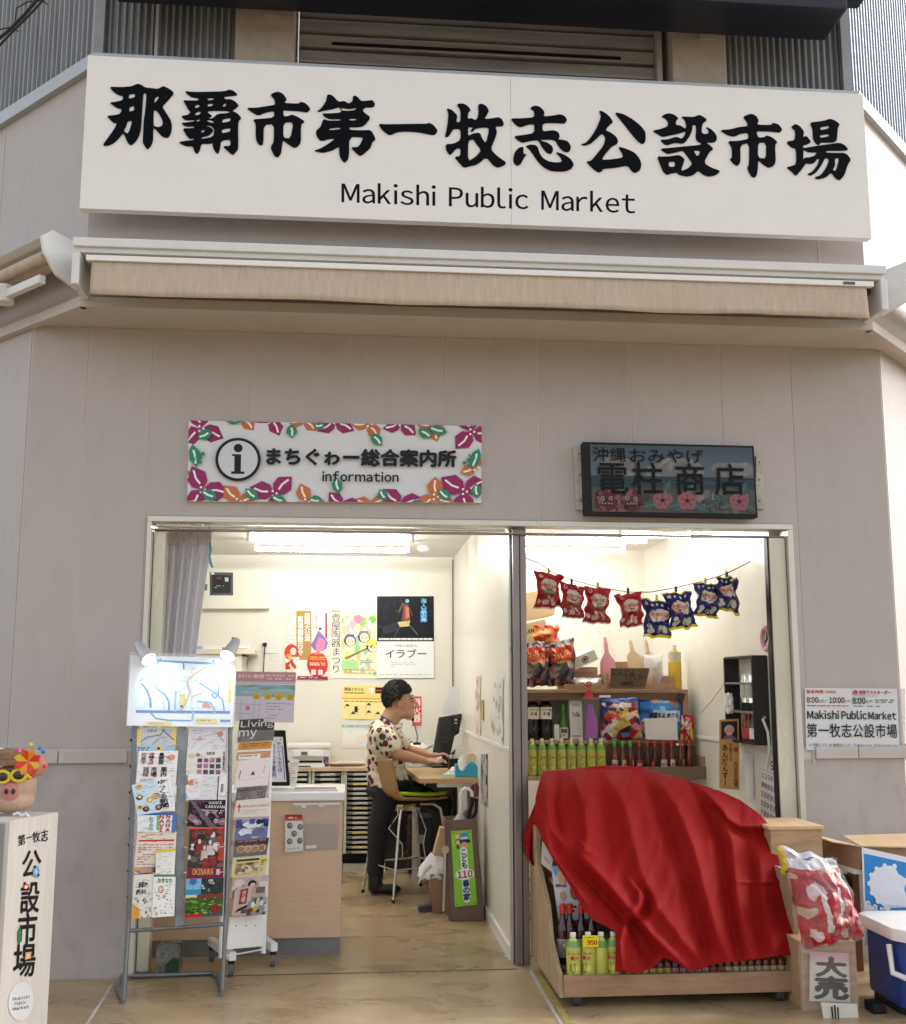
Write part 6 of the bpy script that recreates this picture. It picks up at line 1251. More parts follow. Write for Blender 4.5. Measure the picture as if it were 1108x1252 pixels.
q = Sheet(asp=1); q.disc(.5, .5, .5, 'b8402c').disc(.5, .55, .3, 'e8d8c8').build('ball_mark', PR, quad([fq(28, 1081), fq(35, 1080), fq(35, 1087), fq(28, 1088)]), pe, nrm=dn, off=.002)
q = Sheet(asp=1); q.rect(.1, .2, .9, .9, 'd8a07a').disc(.5, .6, .2, 'e8c0a0').build('pig_mark', PR, quad([fq(30, 1163), fq(39, 1161), fq(38, 1173), fq(29, 1175)]), pe, nrm=dn, off=.002)
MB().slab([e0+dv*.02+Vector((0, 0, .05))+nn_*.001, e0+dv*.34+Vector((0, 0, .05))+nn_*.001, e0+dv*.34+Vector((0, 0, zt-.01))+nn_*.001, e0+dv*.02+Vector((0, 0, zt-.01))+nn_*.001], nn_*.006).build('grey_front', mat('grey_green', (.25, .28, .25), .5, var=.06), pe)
# pig head
hy = (f0.y+f1.y)/2+.08
pc_ = at(16, 962, hy); pr_ = (at(45, 962, hy)-at(16, 962, hy)).length
Rr = pr_
hd = MB().ball(pc_, (Rr*.98, Rr*.9, Rr*1.0), 24, 16).ball(pc_+Vector((.0, -.01, -Rr*.55)), (Rr*.95, Rr*.9, Rr*.55), 20, 12)
sn = at(13, 968, hy-Rr*.9); hd.tube([pc_+Vector((0, -.02, -.01)), sn+Vector((0, .02, 0)), sn], [Rr*.6, Rr*.36, Rr*.36], 18)
hd.ball(sn+Vector((.0, .02, -Rr*.38)), (Rr*.32, Rr*.3, Rr*.22))
pg = thing('pig_head_figure', 'pink pig head figure in yellow sunglasses on the pedestal', 'figure', (pc_.x, pc_.y, zt))
o = link('head', remesh(hd, .005, 6), mat('pig_skin', (.46, .31, .22), .6, var=.14, scale=14, bump=.2, bscale=60, sub=.1), pg)
MB().tube([sn+Vector((0, .004, 0)), sn+Vector((0, -.008, 0)), sn+Vector((0, -.012, 0))], [Rr*.375, Rr*.37, Rr*.3], 20).build('snout', mat('pig_pink', (.5, .2, .19), .45, var=.1), pg, smooth=True)
for dx in (-.35, .35): MB().ball(sn+Vector((dx*Rr*.42, -.012, .002)), (Rr*.09, .006, Rr*.12), 10, 8).build('nostril', mat('nostril', (.08, .02, .02), .6), pg, smooth=True)
YF = mat('yellow_frame', (.75, .55, .03), .3)
for x, y in ((3, 950), (23, 948)):
    q = at(x, y, hy-Rr*.98); pts = [q+Vector((.036*math.cos(a)*(Rr/.12), 0, .028*math.sin(a)*(Rr/.12))) for a in [k*math.pi/8 for k in range(17)]]
    MB().tube(pts, .0075, 8).build('glasses_frame', YF, pg, smooth=True); MB().ball(q, (.033*Rr/.12, .008, .026*Rr/.12), 14, 8).build('lens', mat('dark_lens', (.01, .01, .012), .08, coat=.5), pg, smooth=True)
MB().tube([at(11, 949, hy-Rr*.99), at(15, 948, hy-Rr*.99)], .006, 6).build('bridge', YF, pg); MB().tube([at(31, 947, hy-Rr*.98), at(37, 951, hy-Rr*.4)], .007, 6).build('temple', YF, pg)
MB().grid(lambda u, v: at(36, 936, hy)+Vector((.0+.05*u+.02*math.sin(v*3), -.03*math.sin(u*3.1), (v-.5)*.11*(1-.4*u))), 8, 8).build('ear', mat('pig_ear', (.5, .2, .16), .5, var=.15), pg, smooth=True).modifiers.new('t', 'SOLIDIFY').thickness = .008
ht = at(8, 931, hy); MB().lathe([(Rr*.98, -.012), (Rr*.99, 0), (Rr*.6, .008), (Rr*.58, .035), (Rr*.3, .05), (.001, .052)], ht, 24).build('straw_hat', mat('straw', (.24, .15, .08), .8, var=.3, scale=60, bump=.5), pg, smooth=True)
for k in range(7):
    x = 6+k*4; MB().slab([at(x, 947, hy-Rr*.8), at(x+3, 940, hy-Rr*.85), at(x+6, 944, hy-Rr*.8)], (0, .003, 0)).build('leaf', mat('leaf_green', (.03, .18, .08), .5), pg)
pwc = at(35, 931, hy-Rr*.95); CL = [(.7, .04, .02), (.75, .3, .02), (.75, .05, .02), (.7, .45, .03), (.65, .03, .05), (.75, .15, .02), (.7, .04, .1), (.75, .4, .02)]
pw = thing('toy_pinwheel', 'red and yellow toy pinwheel on the pig head', 'pinwheel', tuple(pwc))
for k in range(8):
    a = k*math.pi/4; pts = [pwc+Vector((r*math.cos(a+t), -.006-.012*(r > .03), r*math.sin(a+t))) for r, t in ((.0, 0), (.04, .75), (.058, .45), (.045, .0), (.02, -.1))]
    MB().slab(pts, (0, .002, 0)).build('vane', mat('vane_%d' % (k % 4), CL[k], .35, var=0), pw)
for k, cc in enumerate(((.05, .2, .6), (.7, .05, .2), (.7, .55, .05), (.05, .2, .6), (.7, .04, .1))):
    a = (.6, 2.4, 1.5, .9, -.3)[k]; MB().ball(pwc+Vector((.068*math.cos(a), .0, .068*math.sin(a))), .009, 8, 6).build('tip', mat('tip_%d' % k, cc, .3, var=0), pw, smooth=True)
o = MB().tube([at(x, y, hy-Rr*.8) for x, y in ((16, 996), (22, 994), (27, 997), (32, 995), (36, 999))], .006, 6).build('white_twine', M['paper'], smooth=True); tag(o, 'white twine lying in front of the pig head', 'twine')
# ================================================================== shop: shelf unit
SY = 1.55                      # front plane of the shelf unit
LBK = 'wooden display shelf'
su = thing('display_shelf', 'wooden display shelf unit against the partition in the shop', 'shelf', (1.3, SY+.15, 0))
def zs(y, Y=SY): return at(740, y, Y).z
sx0, sx1 = PX1+.01, at(843, 900, SY).x
ZT2, ZM, ZL = zs(843), zs(905), zs(946)
MB().box(sx0, SY, ZT2-.022, sx1, SY+.34, ZT2).build('top_board', M['woodx'], su, bevel=.003)
MB().box(sx0, SY+.005, ZT2-.07, sx1-.03, SY+.02, ZT2-.023).build('front_rail', mat('dark_stained_wood', (.14, .07, .035), .5, var=.2, stretch=(1, 8, 8)), su, bevel=.002)
MB().box(sx1-.035, SY, ZM-.4, sx1, SY+.04, ZT2-.023).build('upright', M['woodx'], su, bevel=.002); MB().box(sx1-.035, SY+.3, 0, sx1, SY+.34, ZT2-.023).build('upright', M['woodx'], su, bevel=.002)
xs = at(741, 905, SY).x
MB().box(sx0, SY-.06, ZM-.02, xs, SY+.3, ZM).build('shelf_board', M['ply'], su, bevel=.002); MB().box(xs+.002, SY-.04, ZM-.02, sx1+.02, SY+.3, ZM).build('shelf_board', mat('brown_board2', (.2, .11, .06), .55, var=.2), su, bevel=.002)
MB().box(sx0, SY-.12, ZL-.03, xs+.05, SY+.3, ZL-.002).build('shelf_board', M['ply'], su, bevel=.002); MB().box(sx0, SY-.02, zs(1010), xs+.02, SY+.3, zs(1010)+.02).build('shelf_board', M['ply'], su)
MB().box(sx0, SY, 0, sx0+.03, SY+.3, ZL).build('upright', M['woodx'], su)
MB().box(sx0, SY+.32, ZL, sx1-.04, SY+.335, ZT2-.024).build('back_board', mat('pale_backing', (.62, .56, .46), .6), su)
MB().box(sx0+.05, SY+.1, zs(980), sx0+.2, SY+.28, zs(946)-.06).build('stock_carton', M['card'], su)
# upper raised box/tray on top
x0, x1 = at(744, 820, SY+.02).x, at(821, 820, SY+.02).x
tr = thing('wooden_tray', 'shallow wooden tray on the shelf top holding spatulas and a cardboard sign', 'tray', ((x0+x1)/2, SY+.1, ZT2))
for a in ((x0, SY+.01, ZT2+.001, x1, SY+.022, ZT2+.04), (x0, SY+.25, ZT2+.001, x1, SY+.262, zs(808)), (x0-.012, SY+.01, ZT2+.001, x0-.001, SY+.262, zs(824)), (x1+.001, SY+.01, ZT2+.001, x1+.012, SY+.262, zs(826))): MB().box(*a).build('board', M['woodx'], tr, bevel=.002)
x0, x1 = at(690, 820, SY).x, at(741, 820, SY).x
tr2 = thing('wooden_tray', 'wooden tray with foil packs left of the cardboard sign', 'tray', ((x0+x1)/2, SY+.1, ZT2))
for a in ((x0, SY+.0, ZT2+.001, x1, SY+.012, ZT2+.035), (x0, SY+.25, ZT2+.001, x1, SY+.262, zs(815)), (x1+.001, SY+.0, ZT2+.001, x1+.012, SY+.262, zs(826))): MB().box(*a).build('board', M['woodx'], tr2, bevel=.002)
FO = mat('silver_foil', (.75, .75, .75), .3, .6, bump=1, bscale=30)
def rumple(px0, py0, px1, py1, Y, dep, name, label, cat, m, seed=1):
    c0, c1 = at(px0, py1, Y), at(px1, py0, Y)
    def f(u, v):
        n_ = noise.noise(Vector((u*5+seed, v*5, seed))); return (c0.x+(c1.x-c0.x)*u, Y+dep*(.5-.9*math.sin(3.14*u)**.5*math.sin(3.14*v)**.5)+.02*n_, c0.z+(c1.z-c0.z)*v+.01*n_)
    o = MB().grid(f, 18, 14).build(name, m, smooth=True); tag(o, label, cat)
    o.modifiers.new('t', 'SOLIDIFY').thickness = .003; return o
rumple(704, 829, 738, 841, SY+.08, .1, 'foil_pack', 'shiny silver foil packs lying in the left wooden tray', 'food packet', FO, 3)
wb1 = thing('white_box', 'tilted white box with a small round crest on the shelf', 'box', tuple(at(716, 815, SY+.12)))
c = pxq(((701, 805), (726, 794), (732, 806), (702, 820)), PY(SY+.1)); MB().slab(c, (0, .12, .02)).build('carton', mat('offwhite_card', (.6, .57, .52), .6), wb1, bevel=.002)
q = Sheet(asp=1); q.disc(.5, .5, .45, '2a2024', 20).disc(.5, .5, .34, 'b8b0a8', 16).disc(.45, .5, .2, '8a3a34', 10).disc(.6, .42, .12, '2a2024', 8); q.build('crest', PR, quad([p+Vector((0, -.001, 0)) for p in pxq(((710, 804), (719, 800), (721, 809), (712, 813)), PY(SY+.1))]), wb1)
# cardboard sign
s = Sheet('6a5440', 1.7); s.rect(0, 0, 1, 1, (.13, .085, .055)); s.text('にんじん', .05, .08, .65, .4, '1a1210', .03); s.text('しりしりー', .4, .35, .97, .62, '1a1210', .03); s.text('600円', .3, .7, .62, .92, '1a1210', .04)
board('cardboard_price_sign', 'brown cardboard sign with handwritten black kana on the shelf', 'sign', ((747, 817), (794.5, 817), (789, 840), (747, 840)), PY(SY-.01), s, PR, back=.004)
# spatulas, pink scoop, bags, oil bottle
def spat(x, y0, y1, label, m, Y, wd=.045, dx=0):
    a, b_ = at(x, y0, Y), at(x+dx, y1, Y); h = a.z-b_.z; dd = (a-b_)
    P_ = [(-.15, 1), (.15, 1), (.25, .85), (.3, .62), (.95, .45), (1, 0), (-1, 0), (-.95, .45), (-.3, .62), (-.25, .85)]
    o = MB().slab([b_+dd*v+Vector((u*wd, 0, 0)) for u, v in P_], (0, .012, 0)).build('spatula', m, bevel=.003); tag(o, label, 'spatula')
PW = mat('pale_bamboo', (.74, .56, .36), .5, var=.05)
spat(771, 783, 817, 'pale wooden scraper standing behind the cardboard sign', PW, SY+.16, .05, 7); spat(790, 783, 820, 'pale wooden scraper wrapped in clear film at the right of the tray', PW, SY+.17, .05, 5)
spat(740, 779, 830, 'pink plastic scraper in a clear bag above the shelf', mat('pink_plastic', (.75, .3, .36), .35), SY+.13, .05, 6)
tag(MB().slab(pxq(((731, 772), (747, 771), (757, 828), (742, 830)), PY(SY+.1)), (0, .002, 0)).build('clear_bag', M['glass']), 'clear bag round the pink scraper', 'bag')
rumple(789, 800, 812, 840, SY+.1, .08, 'clear_wrapper', 'crinkled clear wrapper at the right end of the tray', 'wrapper', mat('crinkled_film', (.8, .82, .85), .15, alpha=.35, var=0, bump=1, bscale=25, coat=.5), 7)
tag(MB().box(at(789, 800, SY+.15).x, SY+.15, zs(842), at(792, 800, SY+.15).x+.03, SY+.17, zs(833)).build('red_tag', mat('red_tag', (.6, .05, .03), .4)), 'small red tag beside the cardboard sign', 'tag')
def bottle(name, label, x, ybot, Y, H, R_, kind, grp=None, mats=None, sq=0, z=None):
    """kinds of bottle: profile fractions"""
    prof = dict(
      pet=[(.85, 0), (.98, .02), (1, .06), (.97, .3), (1, .34), (1, .66), (.92, .72), (.6, .84), (.36, .90), (.33, .93)],
      slim=[(.9, 0), (1, .02), (1, .55), (.9, .62), (.45, .76), (.4, .86)],
      wine=[(.9, 0), (1, .02), (1, .42), (.85, .52), (.4, .68), (.33, .9)],
      soy=[(.9, 0), (1, .03), (.9, .25), (.97, .45), (1, .48), (.98, .8), (.6, .9), (.4, .93)])[kind]
    p = at(x, ybot, Y); z = p.z if z is None else z; t = thing(name, label, 'bottle', (p.x, Y, z), group=grp)
    def part(n_, m, pr, **k): return MB().lathe(pr, (0, 0, 0), 18, sq=sq).build(n_, m, t, smooth=True, local=True, **k)
    part('body', mats['body'], [(a*R_, b_*H) for a, b_ in prof])
    cw = prof[-1][0]*R_*1.25
    part('cap', mats['cap'], [(cw, H*(prof[-1][1]-.01)), (cw, H), (cw*.9, H*1.005), (.001, H*1.006)])
    if 'label' in mats: part('label', mats['label'], [(R_*1.015, H*mats['lz'][0]), (R_*1.015, H*mats['lz'][1])], ) 
    return t, H, R_
def blabel(t, R_, H, z0, z1, sh, wrap=1.9, k=1.03):
    f = lambda u, v: Vector((R_*k*math.sin((u-.5)*wrap), -R_*k*math.cos((u-.5)*wrap), H*(z1+(z0-z1)*v)))
    # split wide faces so that they follow the curve
    g_ = Sheet(sh.base, sh.asp); g_.P = []; n = 8
    for i in range(n): g_._add([(i/n, 0), ((i+1)/n, 0), ((i+1)/n, 1), (i/n, 1)], [(0, 3, 2, 1)], sh.base)
    l = g_.lay; kk = len(g_.P); g_.P += [(u, v, l_+l) for u, v, l_ in sh.P]; g_.F += [tuple(i+kk for i in f_) for f_ in sh.F]; g_.C += sh.C
    V = []; 
    o = None
    me_fn = lambda u, v: f(u, v)
    V = [Vector(f(u, v))+Vector((math.sin((u-.5)*wrap), -math.cos((u-.5)*wrap), 0))*l_*.00005 for u, v, l_ in g_.P]
    me = bpy.data.meshes.new('label_print'); me.from_pydata([tuple(v) for v in V], [], g_.F); ca = me.color_attributes.new('Col', 'FLOAT_COLOR', 'CORNER'); buf = []
    for p in me.polygons: c_ = g_.C[p.index]; buf += [*c_, 1.]*p.loop_total
    ca.data.foreach_set('color', buf); me.update(); return link('label_print', me, PRG, t, local=True)
oilm = mat('yellow_oil', (.62, .40, .02), .15, var=.05, coat=.4)
bottle('oil_bottle', 'tall yellow oil bottle at the right end of the shelf top', 826, 843, SY+.14, at(826, 789, SY+.14).z-at(826, 843, SY+.14).z, .045, 'pet', mats=dict(body=oilm, cap=M['plast'], label=mat('oil_label', (.6, .52, .4), .4, var=.2), lz=(.62, .85)))
SB = mat('soy_dark', (.012, .008, .006), .12, var=0, coat=.5)
s = Sheet('e8e0d0', 1.2); s.rect(0, .8, 1, 1, 'd8b030').text('シークヮーサー', .2, .1, .8, .35, '3a3020', .02).text('ポン酢', .25, .42, .75, .72, '2a241c', .03).disc(.8, .25, .1, 'c8b040')
t0, H, R_ = bottle('ponzu_bottle', 'dark bottle with orange cap and white label, leftmost on the middle shelf', 652, 905, SY+.07, zs(853)-zs(905), .046, 'soy', 'dark ponzu bottles', dict(body=SB, cap=mat('orange_cap', (.7, .2, .05), .4)))
blabel(t0, R_, H, .5, .78, s)
dup(t0, (at(667.5, 905, SY+.07).x, SY+.07, t0.location.z), 0, 'dark bottle with orange cap and white label beside the green bottle')
s = Sheet('d8d4c8', .9); s.text('泡盛', .2, .1, .8, .5, '2a2a24', .03).photo(.1, .55, .9, .95, ['c8c8b8', '4a4a3a', '8a8a70'], 8, 3)
t0, H, R_ = bottle('green_bottle', 'green glass liquor bottle on the middle shelf', 689, 905, SY+.08, zs(861)-zs(905), .035, 'wine', mats=dict(body=mat('green_glass', (.05, .16, .03), .1, var=0, coat=.5), cap=mat('green_foil', (.1, .3, .05), .3, .5)))
blabel(t0, R_, H, .05, .36, s)
tag(MB().box(at(678, 900, SY+.02).x, SY+.02, ZM+.001, at(684, 900, SY+.02).x, SY+.03, ZM+.1).build('price_card', M['paper']), 'small cream price card in front of the green bottle', 'price card')
s = Sheet('e6e2e4', .4); s.text('うっちん', .2, .3, .8, .42, '3a3438', .03).rect(.2, .12, .8, .14, 'c89098').disc(.68, .4, .06, 'c03048').rect(.15, .9, .85, .93, 'c89098')
g1_ = thing('white_liquor_box', 'tall white narrow box with black script on the middle shelf', 'box', tuple(at(704, 905, SY+.06)))
c = pxq(((696, 856), (711.5, 856), (713, 904), (698, 904)), PY(SY+.05)); MB().slab(c, (0, .08, 0)).build('carton', M['paper'], g1_, bevel=.002); s.build('print', PR, quad([p+Vector((0, -.001, 0)) for p in c]), g1_)
# bagged purple tool with red ring handle
pt = thing('bagged_slicer', 'purple kitchen slicer with red ring handle hanging in a clear bag', 'kitchen tool', tuple(at(722, 903, SY-.02)))
MB().slab(pxq(((719, 862), (725, 862), (727, 872), (731, 884), (731, 903), (717, 903), (717, 884), (718, 872)), PY(SY-.03)), (0, .012, 0)).build('purple_blade', mat('purple_plastic', (.35, .03, .4), .35), pt, bevel=.003)
MB().slab(pxq(((717.5, 843), (723, 843), (726, 852), (727, 854), (713.5, 854), (715, 851)), PY(SY-.04)), (0, .012, 0)).build('red_handle', mat('red_plastic', (.6, .03, .04), .35), pt, bevel=.003)
q = at(720, 836.5, SY-.035); MB().tube([q+Vector((.016*math.cos(a), 0, .018*math.sin(a))) for a in [k*math.pi/7 for k in range(15)]], .005, 6).build('hanging_ring', MATS['red_plastic'], pt, smooth=True)
MB().slab(pxq(((712, 853), (734, 852), (732, 886), (730, 904), (714, 904)), PY(SY-.05)), (0, .002, 0)).build('clear_bag', M['glass'], pt)
# printed bags
def chips(name, label, pts, Y, sh, cat='snack bag', th=.03, m=PRB, seed=0, grp=None, twist=0, wav=.008, nu=16, nv=18, n_=Vector((0, -1, 0)), parent=None, pin=0):
    """bulging bag: sh colours faces of a dense grid by sampling a function, plus lettering that follows the surface"""
    c = pxq(pts, PY(Y)) if not callable(Y) else pxq(pts, Y); q = quad(c)
    def f(u, v):
        u = u-pin*(u-.5)*math.sin(3.14*v)*(1+.5*math.sin(seed*2.3))
        e = max(0, math.sin(3.1416*min(1, max(0, u))))**.6*max(0, math.sin(3.1416*min(1, max(0, v))))**.7
        return q(u, v)+n_*(th*e+wav*noise.noise(Vector((u*4+seed, v*5, seed)))+.35*wav*noise.noise(Vector((u*11, v*12, seed))))+Vector((wav*.6*noise.noise(Vector((v*4, seed, 1))), 0, wav*.6*noise.noise(Vector((u*4, seed, 2)))))
    cf, top = sh; V = []; F = []; C = []
    for j in range(nv+1):
        for i in range(nu+1): V.append(f(i/nu, j/nv))
    for j in range(nv):
        for i in range(nu):
            a = j*(nu+1)+i; F.append((a, a+nu+1, a+nu+2, a+1)); C.append(lin(cf((i+.5)/nu, (j+.5)/nv)))
    k = len(V)
    for i in range(0, nu+1):
        for j in (0, 1): V.append(q(i/nu, j)+n_*.001+Vector((0, .004, 0)))
    b0 = len(V)
    for j in range(nv+1):
        for i in range(nu+1):
            p = f(i/nu, j/nv); q_ = q(i/nu, j/nv); d_ = (p-q_).dot(n_); V.append(p-n_*(d_*1.5+.002 if 0 < i < nu and 0 < j < nv else .002))
    for j in range(nv):
        for i in range(nu):
            a = b0+j*(nu+1)+i; F.append((a, a+1, a+nu+2, a+nu+1)); C.append(lin(cf((i+.5)/nu, (j+.5)/nv)))
    k = len(V)
    if top:
        for (u, v, l) in top.P: V.append(f(u, v)+n_*(.0015+l*.00006))
        for fc, cc in zip(top.F, top.C): F.append(tuple(i+k for i in fc)); C.append(cc)
    me = bpy.data.meshes.new(name); me.from_pydata([tuple(v) for v in V], [], F); ca = me.color_attributes.new('Col', 'FLOAT_COLOR', 'CORNER'); buf = []
    for p in me.polygons: buf += [*C[p.index], 1.]*p.loop_total
    ca.data.foreach_set('color', buf); me.polygons.foreach_set('use_smooth', [True]*len(me.polygons)); me.update()
    o = link(name, me, m, parent)
    if parent is None: tag(o, label, cat, grp)
    return o
def vor(pal, sc, seed):
    R = random.Random(seed); pts = [(R.random(), R.random(), R.choice(pal)) for _ in range(sc)]
    return lambda u, v: min(pts, key=lambda p: (p[0]-u)**2+(p[1]-v)**2)[2]
v1 = vor(['8a2030', 'd8c8c0', '2a3a7a', 'e8e0d8', 'a83040', 'c8a850', '3a2a30', 'd890a0', '6a8ab0'], 60, 4)
tp = Sheet(asp=1); tp.text('いか天', .1, .33, .45, .5, 'd8202a', .05).text('スナック', .5, .3, .95, .45, 'e8d060', .04).text('沖縄限定', .3, .12, .8, .22, 'e8e8e8', .03)
chips('snack_bag', 'colourful snack bag with red and white print, left of the two big bags', ((736, 854), (779, 853), (786, 904), (735, 906)), SY+.0, ((lambda u, v: '2a5aa0' if v < .1 else v1(u, v)), tp), th=.05, nu=60, nv=60, seed=3, wav=.014)
v2 = vor(['2a6ab0', 'c89a7a', 'd8b090', '3a80c0', 'b07a5a', '8ac0e0'], 50, 6)
tp = Sheet(asp=1); tp.text('沖縄ちんすこう', .2, .38, .85, .54, '1a1a1c', .04)
chips('snack_bag', 'big blue snack bag with a nut picture, right of the two big bags', ((778, 851), (834, 850), (838, 905), (781, 905)), SY+.03, ((lambda u, v: '2068b0' if (v < .12 or u < .3 and v < .5) else ('c8dcec' if .34 < v < .58 and .15 < u < .9 else v2(u, v))), tp), th=.05, nu=60, nv=60, seed=5, wav=.014)
tag(MB().slab(pxq(((788, 879), (828, 877), (829, 905), (790, 904)), PY(SY-.05)), (0, .002, 0)).build('blank_card', M['paper']), 'blank white card leaning against the blue snack bag', 'card')
v3 = vor(['b01828', 'c82838', 'e8c840', 'd8d0c8', '901020'], 24, 7)
tp = Sheet(asp=.5); tp.vtext('ラムネ', .3, .1, .7, .6, 'f0e8e0', .05)
chips('snack_packet', 'small red snack packet at the right end of the middle shelf', ((833, 874), (848, 874), (848, 906), (832, 906)), SY-.0, ((lambda u, v: v3(u, v)), tp), th=.02, seed=8)
tag(MB().slab(pxq(((831, 847), (838, 848), (836, 857), (830, 856)), PY(SY-.02)), (0, .03, 0)).build('brown_clip', mat('brown_clip', (.06, .03, .02), .5)), 'dark brown clip at the corner of the shelf', 'clip')
tag(MB().slab(pxq(((733, 850), (747, 850), (747, 853), (733, 853)), PY(SY-.03)), (0, .01, 0)).build('white_label_strip', M['paper']), 'white label strip on the shelf rail', 'label')
# big dark bags on the shelf top
v4 = vor(['2a2430', '4a4048', '8a7068', '181418', '6a5a58', 'a89088'], 40, 9)
for i, (pts, lb, tx) in enumerate(((((638, 784), (668, 785), (671, 839), (638, 840)), 'dark snack bag with orange panel beside the metal pillar', 'スナック'), (((667, 788), (702, 780), (704, 838), (670, 839)), 'dark snack bag with orange lettering and pointed corners on the shelf top', 'カレー'))):
    tp = Sheet(asp=.7); tp.text(tx, .2, .25, .8, .38, 'e8b060', .04).text('沖縄限定味', .3, .44, .75, .5, 'd8c050', .03); 
    for a, b_ in ((.35, .88), (.6, .9)): tp.disc(a, b_, .07, 'c04028')
    chips('snack_bag', lb, pts, SY+.03+.02*i, ((lambda u, v: '1c1a24' if v < .08 else ('b8381c' if .12 < v < .46 and .1 < u < .9 else v4(u, v))), tp), th=.07, seed=11+i, wav=.026, nu=44, nv=50)
v5 = vor(['c83818', 'd85a20', 'b02818', 'e89040'], 16, 3)
chips('snack_bag', 'orange red snack bag peeking out behind the dark bags', ((652, 765), (682, 764), (686, 800), (655, 800)), SY+.16, (v5, None), th=.05, seed=15, wav=.03)
# cartons behind
cb1 = thing('cardboard_carton', 'pale cardboard carton with printed letters on top of the shelf', 'carton', tuple(at(650, 780, SY+.3)))
c = pxq(((636, 764), (667, 757), (673, 800), (636, 806)), PY(SY+.26)); MB().slab(c, (0, .1, 0)).build('carton', M['card2'], cb1, bevel=.002)
q = Sheet(asp=2); q.text('azon', 0, .1, 1, .75, '2a241c', .02).line([(.0, .95), (.3, 1.05), (.6, .85)], .04, '2a241c'); q.build('print', PR, quad([p+Vector((0, -.001, 0)) for p in pxq(((635, 771), (656, 767), (656, 774), (635, 777)), PY(SY+.26))]), cb1)
cb2 = thing('cardboard_carton', 'upper pale cardboard carton, tilted on the lower one', 'carton', tuple(at(650, 755, SY+.3)))
c = pxq(((636, 726), (660, 722), (679, 742), (678, 752), (636, 761)), PY(SY+.27)); MB().slab(c, (0, .12, 0)).build('carton', M['card2'], cb2, bevel=.002)
q = Sheet(asp=.8); q.greek(0, 0, 1, 1, 6, '6a5a40', 4, .4); q.build('print', PR, quad([p+Vector((0, -.001, 0)) for p in pxq(rc(638, 745, 645, 755), PY(SY+.27))]), cb2)
# eight lemon bottles
LM = mat('lemon_juice', (.55, .55, .10), .2, var=.08, coat=.4); LC = mat('white_cap', (.78, .78, .76), .4)
s = Sheet('b8b83a', 1); s.base = (.50, .50, .10); s.rect(0, .0, 1, .12, (.2, .42, .12)).text('シー', .24, .2, .76, .48, 'c02840', .05).poly([(.3, .62), (.5, .58), (.55, .8), (.4, .95), (.28, .85)], '1c2c14').disc(.64, .78, .13, 'c8c850', 12, .11).disc(.64, .78, .06, 'dede80', 8, .05).rect(0, .94, 1, 1, '8ab060')
Hh = zs(903, SY-.07)-ZL
t0, H, R_ = bottle('lemon_juice_bottle', 'green and yellow juice bottle nearest the metal pillar', 651, 946, SY-.07, Hh, .030, 'pet', 'row of citrus juice bottles', dict(body=LM, cap=LC), z=ZL)
MB().lathe([(R_*1.01, H*.68), (R_*1.0, H*.72), (R_*.75, H*.83)], (0, 0, 0), 16, cap=False).build('green_band', mat('green_band', (.16, .34, .10), .3), t0, smooth=True, local=True)
blabel(t0, R_, H, .08, .7, s, wrap=2.6)
POS = ('second from the pillar', 'third from the pillar', 'fourth from the pillar', 'fourth from the right end', 'third from the right end', 'second from the right end', 'nearest the brown sauce bottles')
for i in range(7): dup(t0, (at(651+12.05*(i+1), 946, SY-.07).x, SY-.07, ZL), .15*math.sin(i*5), 'green and yellow juice bottle, '+POS[i]+' in its row')
# sauce bottles in a wooden tray
bt = thing('bottle_tray', 'brown wooden tray holding small sauce bottles', 'tray', (at(800, 940, SY-.1).x, SY-.1, 0))
x0, x1 = at(744, 940, SY-.08).x, at(856, 940, SY-.08).x; z0 = zs(947, SY-.08)
MB().box(x0, SY-.14, z0-.03, x1, SY-.0, z0).build('base', M['woodx'], bt, bevel=.003); MB().box(x0, SY-.155, z0-.03, x1+.02, SY-.142, zs(938, SY-.15)).build('front_lip', mat('plastic_lip', (.22, .15, .11), .3, alpha=.8, coat=.3), bt); MB().box(x0, SY-.0, z0-.03, x1, SY+.012, zs(912, SY)).build('back_board', mat('brown_board2'), bt); MB().box(x1+.001, SY-.14, z0-.03, x1+.02, SY+.01, zs(925, SY-.08)).build('side_board', M['woodx'], bt, bevel=.003)
SG = mat('sauce_red', (.14, .03, .012), .15, var=.1, coat=.4); SD = mat('sauce_dark', (.04, .012, .01), .15, var=.1, coat=.4); CR_ = mat('red_cap', (.6, .03, .02), .35); CG = mat('green_cap', (.03, .5, .08), .35)
Hh = zs(907, SY-.08)-z0
def sauce(body, cap, lab, label, x, col2):
    s = Sheet(lab, 1); s.rect(.0, 0, 1, .15, col2).text('唐辛子', .15, .25, .85, .5, col2, .03).disc(.5, .72, .2, col2, 10, .18)
    t, H, R_ = bottle('sauce_bottle', label, x, 940, SY-.08, Hh, .021, 'slim', 'small sauce bottles in the wooden tray', dict(body=body, cap=cap), z=z0); blabel(t, R_, H, .05, .45, s, 2.4); return t
ta = sauce(SG, CG, 'c8b8b4', 'small sauce bottle with green cap at the left end of the tray', 752, 'a83040')
tb = sauce(SD, CR_, 'a82838', 'small dark sauce bottle with red label beside the green capped ones', 782, 'd8c0b8')
tcc = sauce(SG, CR_, 'ccc0bc', 'small sauce bottle with pale label next to the red labelled ones', 812, '8a4850')
